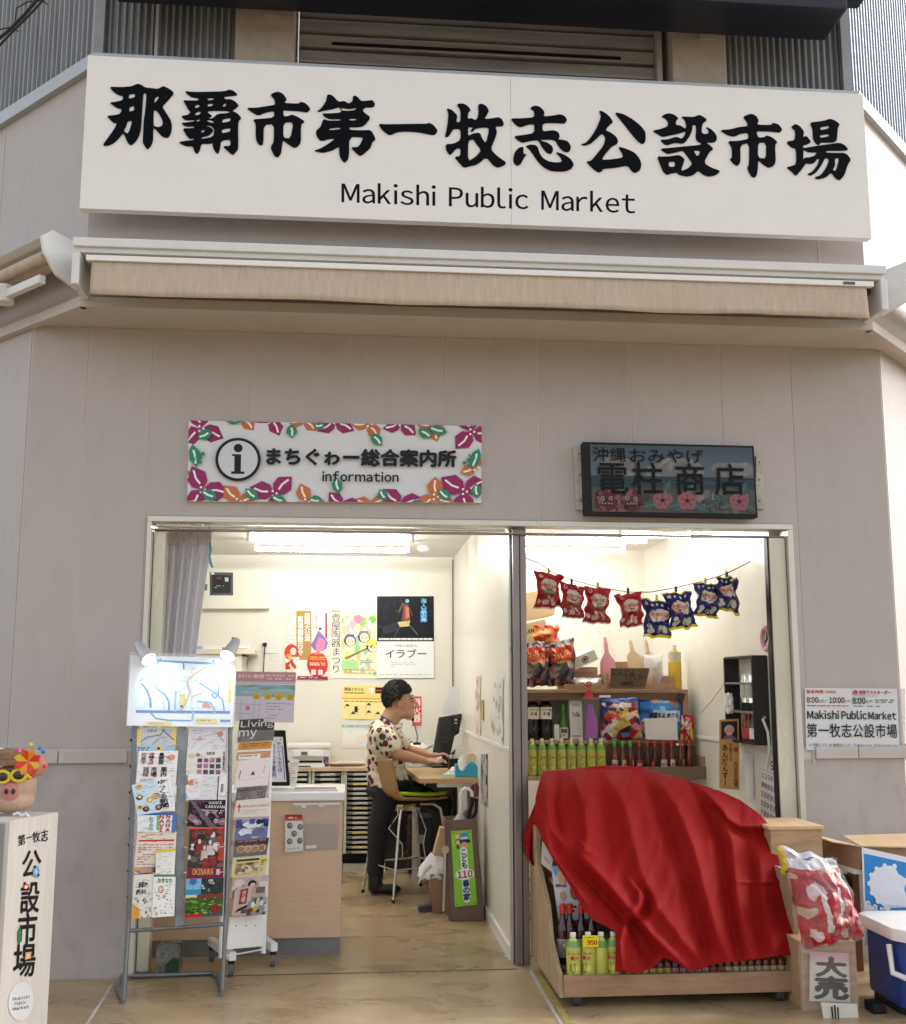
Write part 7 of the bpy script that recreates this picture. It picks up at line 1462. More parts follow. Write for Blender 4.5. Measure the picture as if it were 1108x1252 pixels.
for i, (t_, xs_, lbs) in enumerate(((ta, (762, 771.5), ('middle one of the three green capped sauce bottles', 'green capped sauce bottle touching the red capped ones')), (tb, (792, 801.5), ('middle one of the three red labelled sauce bottles', 'rightmost of the three red labelled sauce bottles')), (tcc, (822, 833, 843.5), ('second of the four pale labelled sauce bottles', 'third of the four pale labelled sauce bottles', 'last sauce bottle with pale label at the right end of the tray')))):
    for x, lb in zip(xs_, lbs): dup(t_, (at(x, 940, SY-.08).x, SY-.08, z0), .1*x, lb)
# ------------------------------------------------------------------ clothesline with hanging bags
LY_ = .45
ln = [(642, 682), (660, 689), (674, 699), (703, 710), (733, 718), (768, 724), (795, 724), (829, 718), (864, 709), (887, 702), (915, 688), (939, 676)]
o = MB().tube([at(x, y, LY_) for x, y in ln], .0028, 5).tube([at(642, 682, LY_), at(638, 690, LY_), at(636, 700, LY_), at(641, 705, LY_), at(645, 700, LY_), at(643, 690, LY_), at(640, 684, LY_)], .002, 5).tube([at(939, 676, LY_), at(937, 685, LY_), at(941, 686, LY_)], .002, 5).build('clothesline', mat('line_cord', (.2, .2, .18), .6), smooth=True); tag(o, 'thin line strung across the shop doorway with snack bags clipped on', 'line')
tpR = Sheet(asp=.75); tpR.disc(.2, .12, .07, 'e8d0d0', 12).disc(.2, .12, .045, 'b01828', 12).text('天使のはね', .16, .3, .86, .42, 'd8702a', .035).text('塩味', .4, .44, .66, .5, 'a81840', .03).rect(.25, .52, .8, .58, '5a9a3a')
R = random.Random(6)
for k in range(7): x, y = R.uniform(.12, .85), R.uniform(.65, .88); tpR.disc(x, y, .085, 'd0a8a4', 9, .07).disc(x+.02, y, .045, 'e0c4be', 7)
def redc(u, v):
    if v > .965: return 'd8d0d0'
    if ((u-.52)/.36)**2+((v-.36)/.19)**2 < 1: return 'cfc8bc'
    return 'b01420' if v < .55 else '9a1420'
tpB = Sheet(asp=.75); tpB.disc(.17, .13, .07, 'd8c0d0', 12)
for k in range(3): tpB.disc(.38+.2*k, .13, .05, 'd8dce8', 10)
tpB.text('天使のはね', .16, .34, .86, .46, 'd8702a', .035).rect(.38, .48, .66, .53, 'a82848').rect(.15, .56, .85, .61, '9a3a80')
for k in range(9): x, y = R.uniform(.12, .88), R.uniform(.68, .9); tpB.disc(x, y, .085, 'c8c0b8', 9, .065).disc(x+.02, y, .045, 'dcd4cc', 7)
def bluc(u, v):
    if v < .05 or v > .94: return 'e0d020'
    if ((u-.52)/.38)**2+((v-.42)/.17)**2 < 1: return 'd8d0c4'
    return '1c2460'
BG = [('r', ((652, 697), (690, 705), (687, 744), (651, 744)), 'first snack bag on the line, red, beside the pillar'), ('r', ((684, 711), (714, 718), (714, 757), (687, 756)), 'second snack bag on the line, red and partly folded'), ('r', ((714, 717), (748, 720), (746, 763), (711, 762)), 'third snack bag on the line, red with flared bottom'), ('r', ((750, 728), (786, 723), (788, 765), (758, 768)), 'fourth snack bag on the line, red, next to the blue ones'),
 ('b', ((786, 731), (820, 736), (821, 780), (786, 779)), 'fifth snack bag on the line, navy blue with yellow edges, lowest one'), ('b', ((808, 725), (845, 722), (854, 766), (818, 771)), 'sixth snack bag on the line, navy blue and overlapping the fifth'), ('b', ((846, 712), (879, 714), (880, 757), (850, 753)), 'seventh snack bag on the line, navy blue with twisted top'), ('b', ((876, 706), (901, 705), (906, 752), (873, 744)), 'last snack bag on the line, navy blue, near the right wall')]
for i, (k, pts, lb) in enumerate(BG):
    Y = LY_-.03-.014*(i % 2)
    o = chips('hanging_snack_bag', lb, pts, Y, (redc, tpR) if k == 'r' else (bluc, tpB), th=.035, seed=20+i, grp='snack bags clipped along the line', wav=.034, nu=22, nv=28, pin=.2, m=ink('bag_foil', .32, coat=.4, bump=1.2))
    cx = (pts[0][0]+pts[1][0])/2; cy = (pts[0][1]+pts[1][1])/2
    MB().cbox(at(cx, cy-3, Y+.01), (.010, .02, .03)).tube([at(cx-.5, cy-5, Y+.01), at(cx-1, cy-9, Y+.01)], .002, 4).build('clip', M['black'] if i % 2 else mat('yellow_clip', (.5, .4, .05), .4), o)
# ------------------------------------------------------------------ right wall of the shop
SXP = lambda off=0.: onp((SX-off, 0, 0), (1, 0, 0))
ck = thing('wall_clock', 'round pink rimmed clock on the right shop wall', 'clock', tuple(SXP(.03)(941, 781)))
cc_ = SXP(.035)(940.5, 781); rr_ = (SXP(.035)(940.5, 768)-cc_).length
MB().tube([cc_+Vector((-.012, rr_*math.cos(a), rr_*math.sin(a))) for a in [k*math.pi/12 for k in range(25)]], .016, 8).build('rim', mat('pink_rim', (.55, .25, .3), .35), ck, smooth=True)
MB().tube([cc_+Vector((0.03, 0, 0)), cc_+Vector((-.008, 0, 0))], rr_, 24).build('face', M['paper'], ck)
MB().tube([cc_+Vector((-.012, 0, 0)), cc_+Vector((-.012, rr_*.4, -rr_*.35))], .005, 5).build('hour_hand', M['black'], ck); MB().tube([cc_+Vector((-.014, 0, 0)), cc_+Vector((-.014, -rr_*.2, rr_*.7))], .004, 5).build('minute_hand', M['black'], ck)
sf = thing('wall_shelf', 'black box shelf with three compartments on the right shop wall', 'shelf', tuple(SXP(.06)(905, 905)))
BK2 = mat('black_stained', (.022, .02, .018), .5, var=.2)
dpth = .09
ya_ = SXP(dpth)(921, 850).y; LF = SXP(dpth)(886, 850).y-ya_
za, zb2 = SXP(dpth)(921, 802).z, SXP(dpth)(921, 911).z
MB().box(SX-dpth, ya_, zb2, SX-.001, ya_+.015, za).build('side_board', BK2, sf); MB().box(SX-dpth, ya_+LF-.015, zb2, SX-.001, ya_+LF, za).build('side_board', BK2, sf)
for k in range(4): z = zb2+(za-zb2)*(0, .35, .68, .985)[k]; MB().box(SX-dpth+.002, ya_+.016, z, SX-.001, ya_+LF-.016, z+.012).build('shelf_board', BK2 if k in (0, 3) else mat('grey_shelf', (.2, .19, .17), .5), sf)
zA, zB = zb2+(za-zb2)*.35+.013, zb2+.013
for i, (yo, lb) in enumerate(((.12, 'black and silver coffee tin nearest the doorway on the wall shelf'), (.2, 'black and silver tin behind the first on the wall shelf'))):
    t = thing('canister', lb, 'canister', (SX-.05, ya_+yo, zA)); MB().lathe([(.036, 0), (.036, .16), (.034, .165), (.034, .2)], (0, 0, 0), 16).build('tin', M['chrome'], t, smooth=True, local=True); MB().lathe([(.0365, .0), (.0365, .045)], (0, 0, 0), 16).build('black_base', M['black'], t, smooth=True, local=True); MB().lathe([(.0365, .07), (.0365, .15)], (0, 0, 0), 16, cap=False).build('label', mat('beige_label', (.5, .47, .4), .5), t, smooth=True, local=True)
for i in range(4):
    t, H, R_ = bottle('sauce_bottle', ('first', 'second', 'third', 'fourth')[i]+' small red bottle from the doorway on the lowest black shelf', 900, 900, ya_+.06+.06*i, .17, .024, 'slim', 'red bottles on the black wall shelf', dict(body=SG, cap=CR_), z=zB); t.location.x = SX-.05
    MB().lathe([(.0246, .015), (.0246, .075)], (0, 0, 0), 14, cap=False).build('label', M['paper'] if i < 2 else mat('red_label', (.4, .05, .05), .5), t, smooth=True, local=True)
rumple(888, 848, 897, 872, ya_+.35, .04, 'paper_packet', 'cream paper packets at the back of the wall shelf', 'packet', M['paper'], 4)
# orange sign with portrait photo
s = Sheet('d8903a', .28); s.rect(0, 0, 1, 1, (.62, .34, .10)); s.rect(.08, .03, .92, .29, '3a3034').disc(.5, .15, .26, 'c8b8b8', 16, .07).disc(.5, .18, .2, 'd8a890', 16, .06).poly([(.15, .29), (.3, .235), (.7, .235), (.88, .29)], '8a6a80').disc(.43, .17, .025, '4a3430', 6).disc(.58, .17, .025, '4a3430', 6).poly([(.4, .2), (.6, .2), (.5, .215)], 'f0e0d8')
s.vtext('あんだんすー', .12, .36, .42, .96, '1c1410', .02); s.vtext('沖縄そば', .48, .34, .62, .6, '5a4030', .01); s.vtext('朝', .68, .33, .95, .39, 'e8d8c0'); s.vtext('味', .7, .4, .95, .47, 'c02a20', .03); s.vtext('おばあの味噌', .7, .6, .92, .96, '4a3020', .01)
op = board('product_banner', 'orange vertical sign with portrait photograph and handwritten kana', 'sign', ((880, 880), (903.5, 879), (904.5, 966), (880, 964)), PY(.62), s, PRG, back=.006)
# calendar and paper on the right wall
def swq(pts): return [SXP(.006)(*p) for p in pts]
s = Sheet('e2dedc', .6); s.rect(0, 0, 1, 1, 'dcd8d8').text('9', .45, .08, .6, .2, '2a2a2e', .04).rect(.0, .24, 1, .245, '3a3a3e')
for r in range(5):
    for k in range(7): s.text(str(r*7+k+1), .04+k*.138, .29+r*.13, .13+k*.138, .36+r*.13, 'b03040' if k == 0 else ('3a4a9a' if k == 6 else '3a3a40'), .03)
o = s.build('calendar', PR, quad(swq(((931, 919), (957, 928), (961, 1022), (931, 1005)))), back=.004, nrm=(-1, 0, 0)); tag(o, 'white wall calendar with large dates beside the right door leaf', 'calendar')
s = Sheet('dcdad8', .5); o = s.build('memo_sheet', PR, quad(swq(((905, 918), (921, 924), (922, 978), (907, 972)))), back=.001, nrm=(-1, 0, 0)); tag(o, 'blank translucent paper taped on the right shop wall', 'paper')
o = MB().slab(swq(((948, 864), (953, 864), (954, 887), (949, 887))), (-.01, 0, 0)).build('switch_plate', M['plast']); tag(o, 'cream light switch on the right shop wall', 'light switch')
tag(MB().tube([at(905, 790, .75), at(902, 797, .75), at(893, 820, .8), at(884, 838, .85), at(872, 855, .95), at(858, 871, 1.1), at(848, 879, 1.2)], .0035, 5).build('hanging_string', M['steel'], smooth=True), 'thin pale string hanging diagonally in front of the black wall shelf', 'string')
tag(MB().tube([SXP(.02)(936, 876), SXP(.05)(933, 880), SXP(.03)(939, 895), SXP(.02)(941, 915), SXP(.02)(937, 940)], .008, 6).build('power_cable', M['plast'], smooth=True), 'white cord hooked beside the calendar', 'cord')
# ================================================================== cart
CY, CZB = -.70, .0
cart = thing('display_cart', 'wooden bottle cart on black casters draped with a red cloth', 'cart', (1.45, -.4, 0))
q0, q1 = at(690, 1207, CY), at(983, 1207, CY-.0)
cx0, cx1 = q0.x, q1.x; zt, zb = at(690, 1197, CY).z, at(690, 1220, CY).z
MB().box(cx0, CY, zb, cx1, CY+.025, zt+.01).build('front_board', M['wood'], cart, bevel=.003)
MB().box(cx0-.0, CY+.026, zb, cx1, CY+.75, zb+.03).build('base_board', M['ply'], cart)
# stepped left side panel
LPX = cx0-.002
lp = [(CY+.03, zb), (CY+.78, zb), (CY+.78, .93), (CY+.52, 1.0), (CY+.52, .62), (CY+.34, .58), (CY+.34, .34), (CY+.1, .26), (CY+.03, .16)]
def shx(y): return cx0-.0
xl_b = at(654, 1140, CY+.78).x
lpts = [Vector((cx0+(xl_b-cx0)*((y-CY)/.78), y, z)) for y, z in [(CY+.0, zb), (CY+.78, zb), (CY+.78, at(656, 1003, CY+.78).z)]] 
pts2 = [(690, 1212, .0), (656, 1160, .78), (654, 1003, .78), (662, 1012, .6), (665, 1058, .55), (668, 1066, .5), (683, 1105, .3), (684, 1150, .22), (690, 1190, .04)]
P3 = []
for x, y, dy in pts2: P3.append(Vector((cx0+(xl_b-cx0)*dy/.78, CY+dy, at(x, y, CY+dy).z)))
P3[0].z = zb; P3[1].z = zb+.0
sn_ = Vector((1, 0, 0))
MB().slab(P3, (-.02, 0, 0)).build('side_panel', M['ply'], cart, bevel=.002)
MB().box(cx1-.02, CY+.03, zb+.031, cx1, CY+.7, .55).build('side_panel', M['ply'], cart)
MB().box(xl_b+.03, CY+.74, zb+.031, cx1-.2, CY+.76, .7).build('back_panel', M['ply'], cart)
for k, (dy, z) in enumerate(((.16, .22), (.34, .45), (.52, .68))): MB().box(cx0+.03, CY+dy, z, cx1-.03, CY+dy+.18, z+.015).build('step_shelf', M['ply'], cart)
for x, y in ((cx0+.06, CY+.05), (cx1-.10, CY+.05), (cx0+.03, CY+.68), (cx1-.15, CY+.6)):
    MB().tube([(x-.018, y, .036), (x+.018, y, .036)], .035, 18).build('caster', M['tyre'], cart, bevel=.004); k_ = None; MB().cbox((x, y+.01, .062), (.05, .05, .05)).build('caster_fork', M['black'], cart, bevel=.004)
    MB().box(x-.03, y-.02, .086, x+.03, y+.06, zb-.001).build('caster_plate', M['grey'], cart)
tag(MB().tube([(cx0-.05, CY+.7, .4), (cx0-.05, CY+.7, .75)], .002, 4).build('wire_stub', M['steel']), 'thin wire beside the cart', 'wire') if False else None
wbk = thing('wire_basket', 'white wire basket hanging behind the left side of the cart', 'basket', tuple(at(648, 1130, .12)))
for k in range(7): MB().tube([at(645, 1052+k*13, .12), at(654, 1052+k*13, .10)], .0025, 4).build('wire', M['white'], wbk)
for k in range(3): MB().tube([at(645.5+k*4, 1050, .12), at(645.5+k*4, 1134, .12)], .0025, 4).build('wire', M['white'], wbk)
# bottles on the front board of the cart
zc = at(720, 1196, CY+.05).z; zfl = max(zb+.031, zc); Hc = at(709, 1141, CY+.06).z-zfl
FRL = MB().box(cx0+.02, CY+.03, zfl-.012, cx1-.02, CY+.155, zfl-.001).build('bottle_shelf', M['ply'], cart)
s = Sheet('c8c050', 1); s.base = (.50, .50, .10); s.rect(0, 0, 1, .14, (.2, .42, .12)).text('シークヮーサー', .1, .17, .9, .3, 'b82840', .04).text('果汁', .25, .32, .75, .46, 'c02840', .05).poly([(.25, .6), (.5, .55), (.55, .8), (.4, .95), (.25, .85)], '1c3414').disc(.62, .76, .17, 'd0cc58', 14, .13).disc(.62, .76, .09, 'e2e08a', 10, .07).rect(0, .95, 1, 1, '8ab060')
t0, H, R_ = bottle('lemon_juice_bottle', 'juice bottle at the front left corner of the cart', 701.5, 1196, CY+.07, Hc, .032, 'pet', 'citrus juice bottles on the cart', dict(body=LM, cap=LC), z=zfl)
MB().lathe([(R_*1.01, H*.68), (R_*1.0, H*.72), (R_*.75, H*.83)], (0, 0, 0), 16, cap=False).build('green_band', mat('green_band'), t0, smooth=True, local=True); blabel(t0, R_, H, .08, .7, s, wrap=2.4)
for x, lb in ((720, 'juice bottle behind the yellow price tag on the cart'), (736, 'juice bottle just right of the yellow price tag on the cart'), (751, 'juice bottle half hidden by the red cloth on the cart')): dup(t0, (at(x, 1196, CY+.07).x, CY+.07, zfl), x*.2, lb)
s = Sheet('e8d818', 1.2); s.base = (.75, .62, .02); s.text('950', .3, .4, .9, .8, 'a03018', .05); s.greek(.2, .1, .7, .25, 1, '8a7a20', 3)
board('price_tag', 'yellow price tag reading 950 on the cart bottles', 'price tag', ((712.5, 1144), (732, 1144), (732, 1158), (713, 1158)), PY(CY+.028), s, PR, back=.002)
for i, x in enumerate((689, 697.5, 712, 725)):
    t, H2, R2 = bottle('sauce_bottle', ('leftmost dark sauce bottle in the second row of the cart', 'second dark sauce bottle from the left in the second row', 'third dark sauce bottle in the second row, above the price tag', 'fourth dark sauce bottle in the second row, near the cloth edge')[i], x, 1170, CY+.25, .26, .03, 'slim', 'dark sauce bottles in the second row', dict(body=SD, cap=CR_), z=at(x, 1172, CY+.25).z-.02)
    MB().lathe([(.0306, .03), (.0306, .11)], (0, 0, 0), 14, cap=False).build('label', mat('label_tan', (.4, .36, .3), .5, var=.3, scale=30), t, smooth=True, local=True)
MB().box(cx0+.03, CY+.2, at(700, 1172, CY+.25).z-.035, cx1-.03, CY+.32, at(700, 1172, CY+.25).z-.021).build('bottle_shelf', M['ply'], cart)
# 27 little bottles in the front row
HS = at(900, 1163, CY+.06).z-zfl
def little(capm, body, labc):
    t, H2, R2 = bottle('small_seasoning_bottle', 'x', 800, 1196, CY+.06, HS, .0165, 'slim', 'tiny seasoning bottles along the cart edge', dict(body=body, cap=capm), z=zfl)
    MB().lathe([(.0169, .005), (.0169, .035)], (0, 0, 0), 12, cap=False).build('label', labc, t, smooth=True, local=True); return t
lab = [mat('tiny_label_%d' % i, c_, .5, var=.35, scale=60) for i, c_ in enumerate(((.55, .5, .3), (.6, .5, .1), (.5, .25, .28), (.4, .08, .1), (.5, .46, .3)))]
kinds = [little(CG, SG, lab[0]), little(CG, SG, lab[1]), little(M['black'], SD, lab[2]), little(CR_, SD, lab[3]), little(CR_, SG, lab[4])]
ORD = 'first second third fourth fifth sixth seventh eighth ninth tenth eleventh twelfth thirteenth fourteenth fifteenth sixteenth seventeenth eighteenth nineteenth twentieth twenty-first twenty-second twenty-third'.split()
used = set(); seq = [0, 1, 0, 1, 1, 1, 2, 2, 2, 2, 2, 3, 3, 4, 4, 4, 4, 4, 4, 4, 4, 4, 4]
names = {0: 'tiny green capped bottle with cream label', 1: 'tiny green capped bottle with yellow label', 2: 'tiny black capped bottle with pink label', 3: 'tiny red capped bottle with red label', 4: 'tiny red capped bottle with cream label'}
for i, k in enumerate(seq):
    x = 770+i*(974-770)/(len(seq)-1); loc = (at(x, 1196, CY+.06).x, CY+.06, zfl)
    if k not in used: kinds[k].location = loc; kinds[k]['label'] = names[k]; used.add(k); o = kinds[k]
    else: o = dup(kinds[k], loc, i*.7)
    o['label'] = names[k]+', '+ORD[i]+' along the cart edge'
MB().box(at(765, 1200, CY+.045).x, CY+.028, zfl-.0, cx1-.02, CY+.034, zfl+.012).build('retaining_strip', M['steel'], cart)
# paper signs under the cloth
s = Sheet('e2e6ec', .9); s.rect(0, 0, 1, .1, 'e8e8ec').disc(.3, .25, .12, 'e0b898').disc(.25, .55, .1, 'd8a890').disc(.65, .5, .16, 'c86a58', 12).disc(.7, .3, .08, 'e8c8a0').poly([(0, 0), (.3, 0), (.1, .2)], '7ab0d8').line([(0, .5), (1, .5)], .008, 'c8ccd0'); s.greek(.08, .72, .9, .94, 3, '2a2a30', 3, .5)
board('recipe_card', 'white illustrated paper card on the cart below the cloth edge', 'card', ((674, 1059), (708, 1058), (723, 1123), (683, 1127)), PY(CY+.34), s, PRG, back=.002, curlamt=.01)
s = Sheet('e0ddd6', .8); s.greek(.2, .5, .8, .75, 2, '5a5a5a', 3, .4)
board('price_card', 'small white paper card higher up on the cart side', 'card', ((663, 1028), (677, 1046), (674, 1066), (662, 1056)), PY(CY+.4), s, PR, back=.002)
# ------------------------------------------------------------------ red cloth
OUT_L = [(671, 942), (662, 948), (655, 975), (653, 1003), (662, 1025), (674, 1047), (695, 1080), (712, 1110), (725, 1125), (740, 1133), (754, 1140), (753, 1165), (752, 1188)]
OUT_R = [(671, 942), (735, 937), (781, 937), (830, 951), (878, 966), (918, 990), (941, 1012), (952, 1050), (962, 1095), (970, 1135), (976, 1166)]
BOT = [(752, 1188), (765, 1189), (777, 1190.5), (799, 1183), (812, 1171), (826, 1177), (840, 1185), (851, 1187), (866, 1181), (885, 1177), (909, 1175), (944, 1170), (976, 1166)]
TOP = [(671, 942), (690, 941), (700, 940), (735, 936), (781, 937), (800, 943), (830, 951), (878, 966), (905, 978), (930, 996), (944, 1013)]
LEFT = [(671, 942), (660, 952), (655, 975), (653, 1003), (662, 1025), (674, 1047), (695, 1080), (712, 1110), (725, 1125), (742, 1133), (753, 1140), (753, 1165), (752, 1188)]
RIGHT = [(944, 1013), (950, 1040), (957, 1070), (963, 1100), (969, 1135), (976, 1166)]
def plen(p, t):
    L = [0]
    for a, b_ in zip(p, p[1:]): L.append(L[-1]+math.hypot(b_[0]-a[0], b_[1]-a[1]))
    d = t*L[-1]
    for i in range(len(p)-1):
        if d <= L[i+1] or i == len(p)-2:
            k = (d-L[i])/(L[i+1]-L[i]); return (p[i][0]+(p[i+1][0]-p[i][0])*k, p[i][1]+(p[i+1][1]-p[i][1])*k)
def ychain(p, y):
    for a, b_ in zip(p, p[1:]):
        if min(a[1], b_[1]) <= y <= max(a[1], b_[1]) and a[1] != b_[1]: return a[0]+(b_[0]-a[0])*(y-a[1])/(b_[1]-a[1])
    return p[0][0] if y < p[0][1] else p[-1][0]
def xchain(p, x):
    for a, b_ in zip(p, p[1:]):
        if a[0] <= x <= b_[0]: return a[1]+(b_[1]-a[1])*(x-a[0])/(b_[0]-a[0])
    return p[0][1] if x < p[0][0] else p[-1][1]
LC_ = [(664, 937), (660, 952), (655, 975), (653, 1003), (662, 1025), (674, 1047), (695, 1080), (712, 1110), (725, 1125), (742, 1133), (753, 1140), (753, 1165), (752, 1190)]
RC_ = [(870, 937), (878, 966), (905, 978), (930, 996), (944, 1013)]+RIGHT[1:]+[(977, 1190)]
def coons(u, v):
    yy = 937+v*253; x0, x1 = ychain(LC_, yy), ychain(RC_, yy); x = x0+(x1-x0)*u; y = yy
    if yy < 966: t = xchain(TOP, x); y = 966+(yy-966)*(966-min(t, 965))/29
    if yy > 1140: y = 1140+(yy-1140)*(xchain(BOT, x)-1140)/50
    return (x, y)
FOLDS = [ # polyline, width px, height m (towards the viewer +)
 ([(672, 945), (668, 975), (672, 1010), (690, 1035)], 7, .035), ([(684, 945), (678, 985), (684, 1020)], 6, -.03),
 ([(700, 1035), (735, 1070), (765, 1105), (800, 1145), (838, 1182)], 9, .06), ([(690, 1045), (722, 1080), (752, 1112), (775, 1140), (790, 1175)], 8, -.055),
 ([(768, 1075), (782, 1090), (782, 1105), (767, 1124), (758, 1150), (762, 1185)], 6, .05), ([(776, 1075), (792, 1095), (790, 1112), (776, 1130), (800, 1165)], 6, -.045),
 ([(740, 945), (765, 985), (775, 1030), (785, 1070), (805, 1110), (835, 1150), (862, 1178)], 12, .045), ([(780, 940), (800, 980), (820, 1030), (838, 1080), (855, 1130), (866, 1178)], 10, -.05), ([(800, 945), (830, 990), (850, 1040), (862, 1090), (876, 1140), (890, 1175)], 11, .05),
 ([(840, 955), (868, 995), (880, 1040), (886, 1078), (893, 1120), (905, 1172)], 8, -.05), ([(850, 957), (885, 990), (896, 1035), (900, 1078), (906, 1120), (916, 1170)], 9, .045), ([(898, 1078), (930, 1079), (958, 1078)], 4, .02), ([(862, 968), (890, 1000), (905, 1010), (935, 1010)], 6, .035), ([(868, 975), (892, 1012), (915, 1022), (942, 1020)], 6, -.03),
 ([(700, 945), (715, 985), (718, 1030), (712, 1045)], 9, .03), ([(705, 1025), (718, 1040), (728, 1046)], 5, .025), ([(735, 945), (738, 1000), (750, 1050)], 12, -.025), ([(925, 1030), (935, 1090), (945, 1165)], 10, .03), ([(912, 1025), (922, 1095), (930, 1168)], 8, -.03), ([(655, 985), (664, 1005), (672, 1040), (690, 1065), (720, 1108)], 5, .03)]
def segd(p, pl_):
    best = 1e9; tt = 0
    n = len(pl_)-1
    for i, (a, b_) in enumerate(zip(pl_, pl_[1:])):
        dx, dy = b_[0]-a[0], b_[1]-a[1]; t = max(0, min(1, ((p[0]-a[0])*dx+(p[1]-a[1])*dy)/(dx*dx+dy*dy))); d = math.hypot(p[0]-a[0]-t*dx, p[1]-a[1]-t*dy)
        if d < best: best = d; tt = (i+t)/n
    return best, tt
def clothp(u, v):
    x, y = coons(u, v)
    # the cloth lies back over the stepped bottles: depth grows with height
    t = max(0, min(1, (1190-y)/250)); Y = CY-.05+.62*t**1.25
    if y < 985: Y += .10*((985-y)/48)**2
    Y += .10*max(0, (x-900)/80)**2*t+.05*max(0, (720-x)/60)*t
    h = .012*noise.noise(Vector((x*.03, y*.012, 1)))+.006*noise.noise(Vector((x*.09, y*.03, 3)))-.010*abs(noise.noise(Vector((x*.045+y*.018, y*.008, 7))))+.0015*noise.noise(Vector((x*.3, y*.3, 2)))
    for pl_, wd, ht_ in FOLDS:
        d, q_ = segd((x, y), pl_)
        if d < wd*3.2: h += ht_*.75*math.exp(-(d/(wd*.85))**1.6)*min(1, q_*4+.25)*min(1, (1-q_)*5+.55)
    return at(x, y, Y-h)
CLM = mat('red_cloth', (.26, .004, .004), .75, var=.06, scale=3, bump=.1, bscale=260, spec=.2)
o = MB().grid(clothp, 190, 190).build('red_cloth', CLM, smooth=True)
tag(o, 'large red cloth draped over the bottle cart in the shop doorway', 'cloth'); md = o.modifiers.new('t', 'SOLIDIFY'); md.thickness = .004
def droop(u, v):
    L_ = [(656, 978), (646, 1003), (639, 1024), (642, 1045), (651, 1058)]; Rr_ = [(662, 975), (659, 995), (658, 1010), (657, 1030), (652, 1058)]
    a, b_ = plen(L_, v), plen(Rr_, v); x, y = a[0]+(b_[0]-a[0])*u, a[1]+(b_[1]-a[1])*u
    return at(x, y, CY+.66+.03*math.sin(u*7+v*3)*v+.05*(1-u))
MB().grid(droop, 18, 26).build('hanging_corner', CLM, o, smooth=True)
# ------------------------------------------------------------------ boxes, snack sack, paper sign, banner, cooler at the right
wbx = thing('wooden_box', 'pale wooden box standing behind the bagged snacks', 'box', (at(975, 1040, -.3).x, -.3, 0))
a, b_ = at(942, 1015, -.42), at(1005, 1019, -.42); MB().box(a.x, -.42, .0, b_.x, -.1, a.z).build('box', mat('pale_pine', (.42, .27, .15), .6, var=.2, scale=4, stretch=(1, 8, 8), dirt=.35, bump=.2), wbx, bevel=.004)
MB().box(a.x-.01, -.43, a.z+.001, b_.x+.01, -.09, a.z+.018).build('lid', mat('pale_pine2', (.58, .40, .22), .5, var=.1, scale=4, stretch=(8, 1, 8)), wbx, bevel=.004)
lb_ = thing('low_wooden_crate', 'low wooden crate under the bagged snacks beside the cart', 'crate', (at(1015, 1180, -.8).x, -.7, 0))
a, b_ = at(979, 1152, -.82), at(1046, 1149, -.82); MB().box(a.x, -.82, .0, b_.x, -.5, a.z).build('crate_body', mat('pale_pine'), lb_, bevel=.004)
s = Sheet('d8d0d0', .75); s.rect(0, 0, 1, 1, (.6, .57, .5)); 
for k in range(8): s.rect(0, k*.035, 1, k*.035+.036, (.6-.0*k, .30+.03*k, .36+.018*k))
s.em('大', .15, .1, .92, .5, '1c1c1e', .05); s.em('売', .12, .5, .95, .95, '1c1c1e', .05)
board('sale_sign', 'paper sign with brushed black kanji wrapped in plastic on the crate', 'sign', ((991, 1164), (1038, 1166), (1040, 1226), (990, 1224)), PY(-.84), s, PR, back=.004)
s = Sheet('dcd8d0', 1); s.rect(0, 0, 1, 1, (.62, .6, .55)).text('し', .3, .1, .62, .98, '1c1c1e', .08)
board('folded_sale_paper', 'curled lower part of the paper sale sign at the bottom edge', 'paper', ((1004, 1226), (1048, 1228), (1052, 1262), (1010, 1262)), PY(-.93), s, PR, back=.003, curlamt=.02)
rumple(982, 1150, 1048, 1240, -.87, .03, 'plastic_wrap', 'crinkled clear plastic wrapped round the paper sale sign', 'wrapper', mat('wrap_film', (.75, .74, .72), .12, alpha=.07, var=0, bump=1, bscale=18, coat=.6), 12)
# sack of snacks
v6 = vor(['b01828', 'c02434', '9a1020', 'd8c0c4', 'b82030', 'c8b098', 'a81424', '9a1828', 'b42838'], 90, 21)
def sackc(u, v):
    if v < .1: return 'c8c4c8'
    if abs((u-.35)-.12*(v-.5)) < .035 and .25 < v < .8: return 'ddd8dc'
    if abs((u-.62)+.3*(v-.55)) < .03 and .3 < v < .62: return 'ddd8dc'
    return v6(u, v)
o = chips('snack_sack', 'clear sack stuffed with red snack bags leaning on the crate', ((962, 1050), (1022, 1052), (1056, 1146), (982, 1162)), -.86, (sackc, None), th=.14, seed=31, wav=.045, nu=70, nv=74, cat='bag', m=ink('sack_film', .3, coat=.35, bump=.7))
chips('clear_film', '', ((960, 1046), (1024, 1049), (1058, 1148), (980, 1164)), -.87, (sackc, None), th=.155, seed=41, wav=.05, nu=40, nv=40, parent=o, m=mat('thin_film', (.85, .83, .85), .12, alpha=.09, var=0, bump=1, bscale=25, coat=.7))
v7 = vor(['1c2460', '28307a', 'c8b8a8', 'a89888', 'd8ccc0'], 30, 22)
chips('snack_sack', 'clear bag with blue snack packets behind the red sack', ((952, 1034), (1016, 1050), (1012, 1075), (958, 1070)), -.72, ((lambda u, v: 'd8c020' if u < .08 or v > .94 else ('b8b8c0' if v < .15 else v7(u, v))), None), th=.07, seed=33, wav=.03, nu=26, nv=18, cat='bag', m=ink('sack_film'))
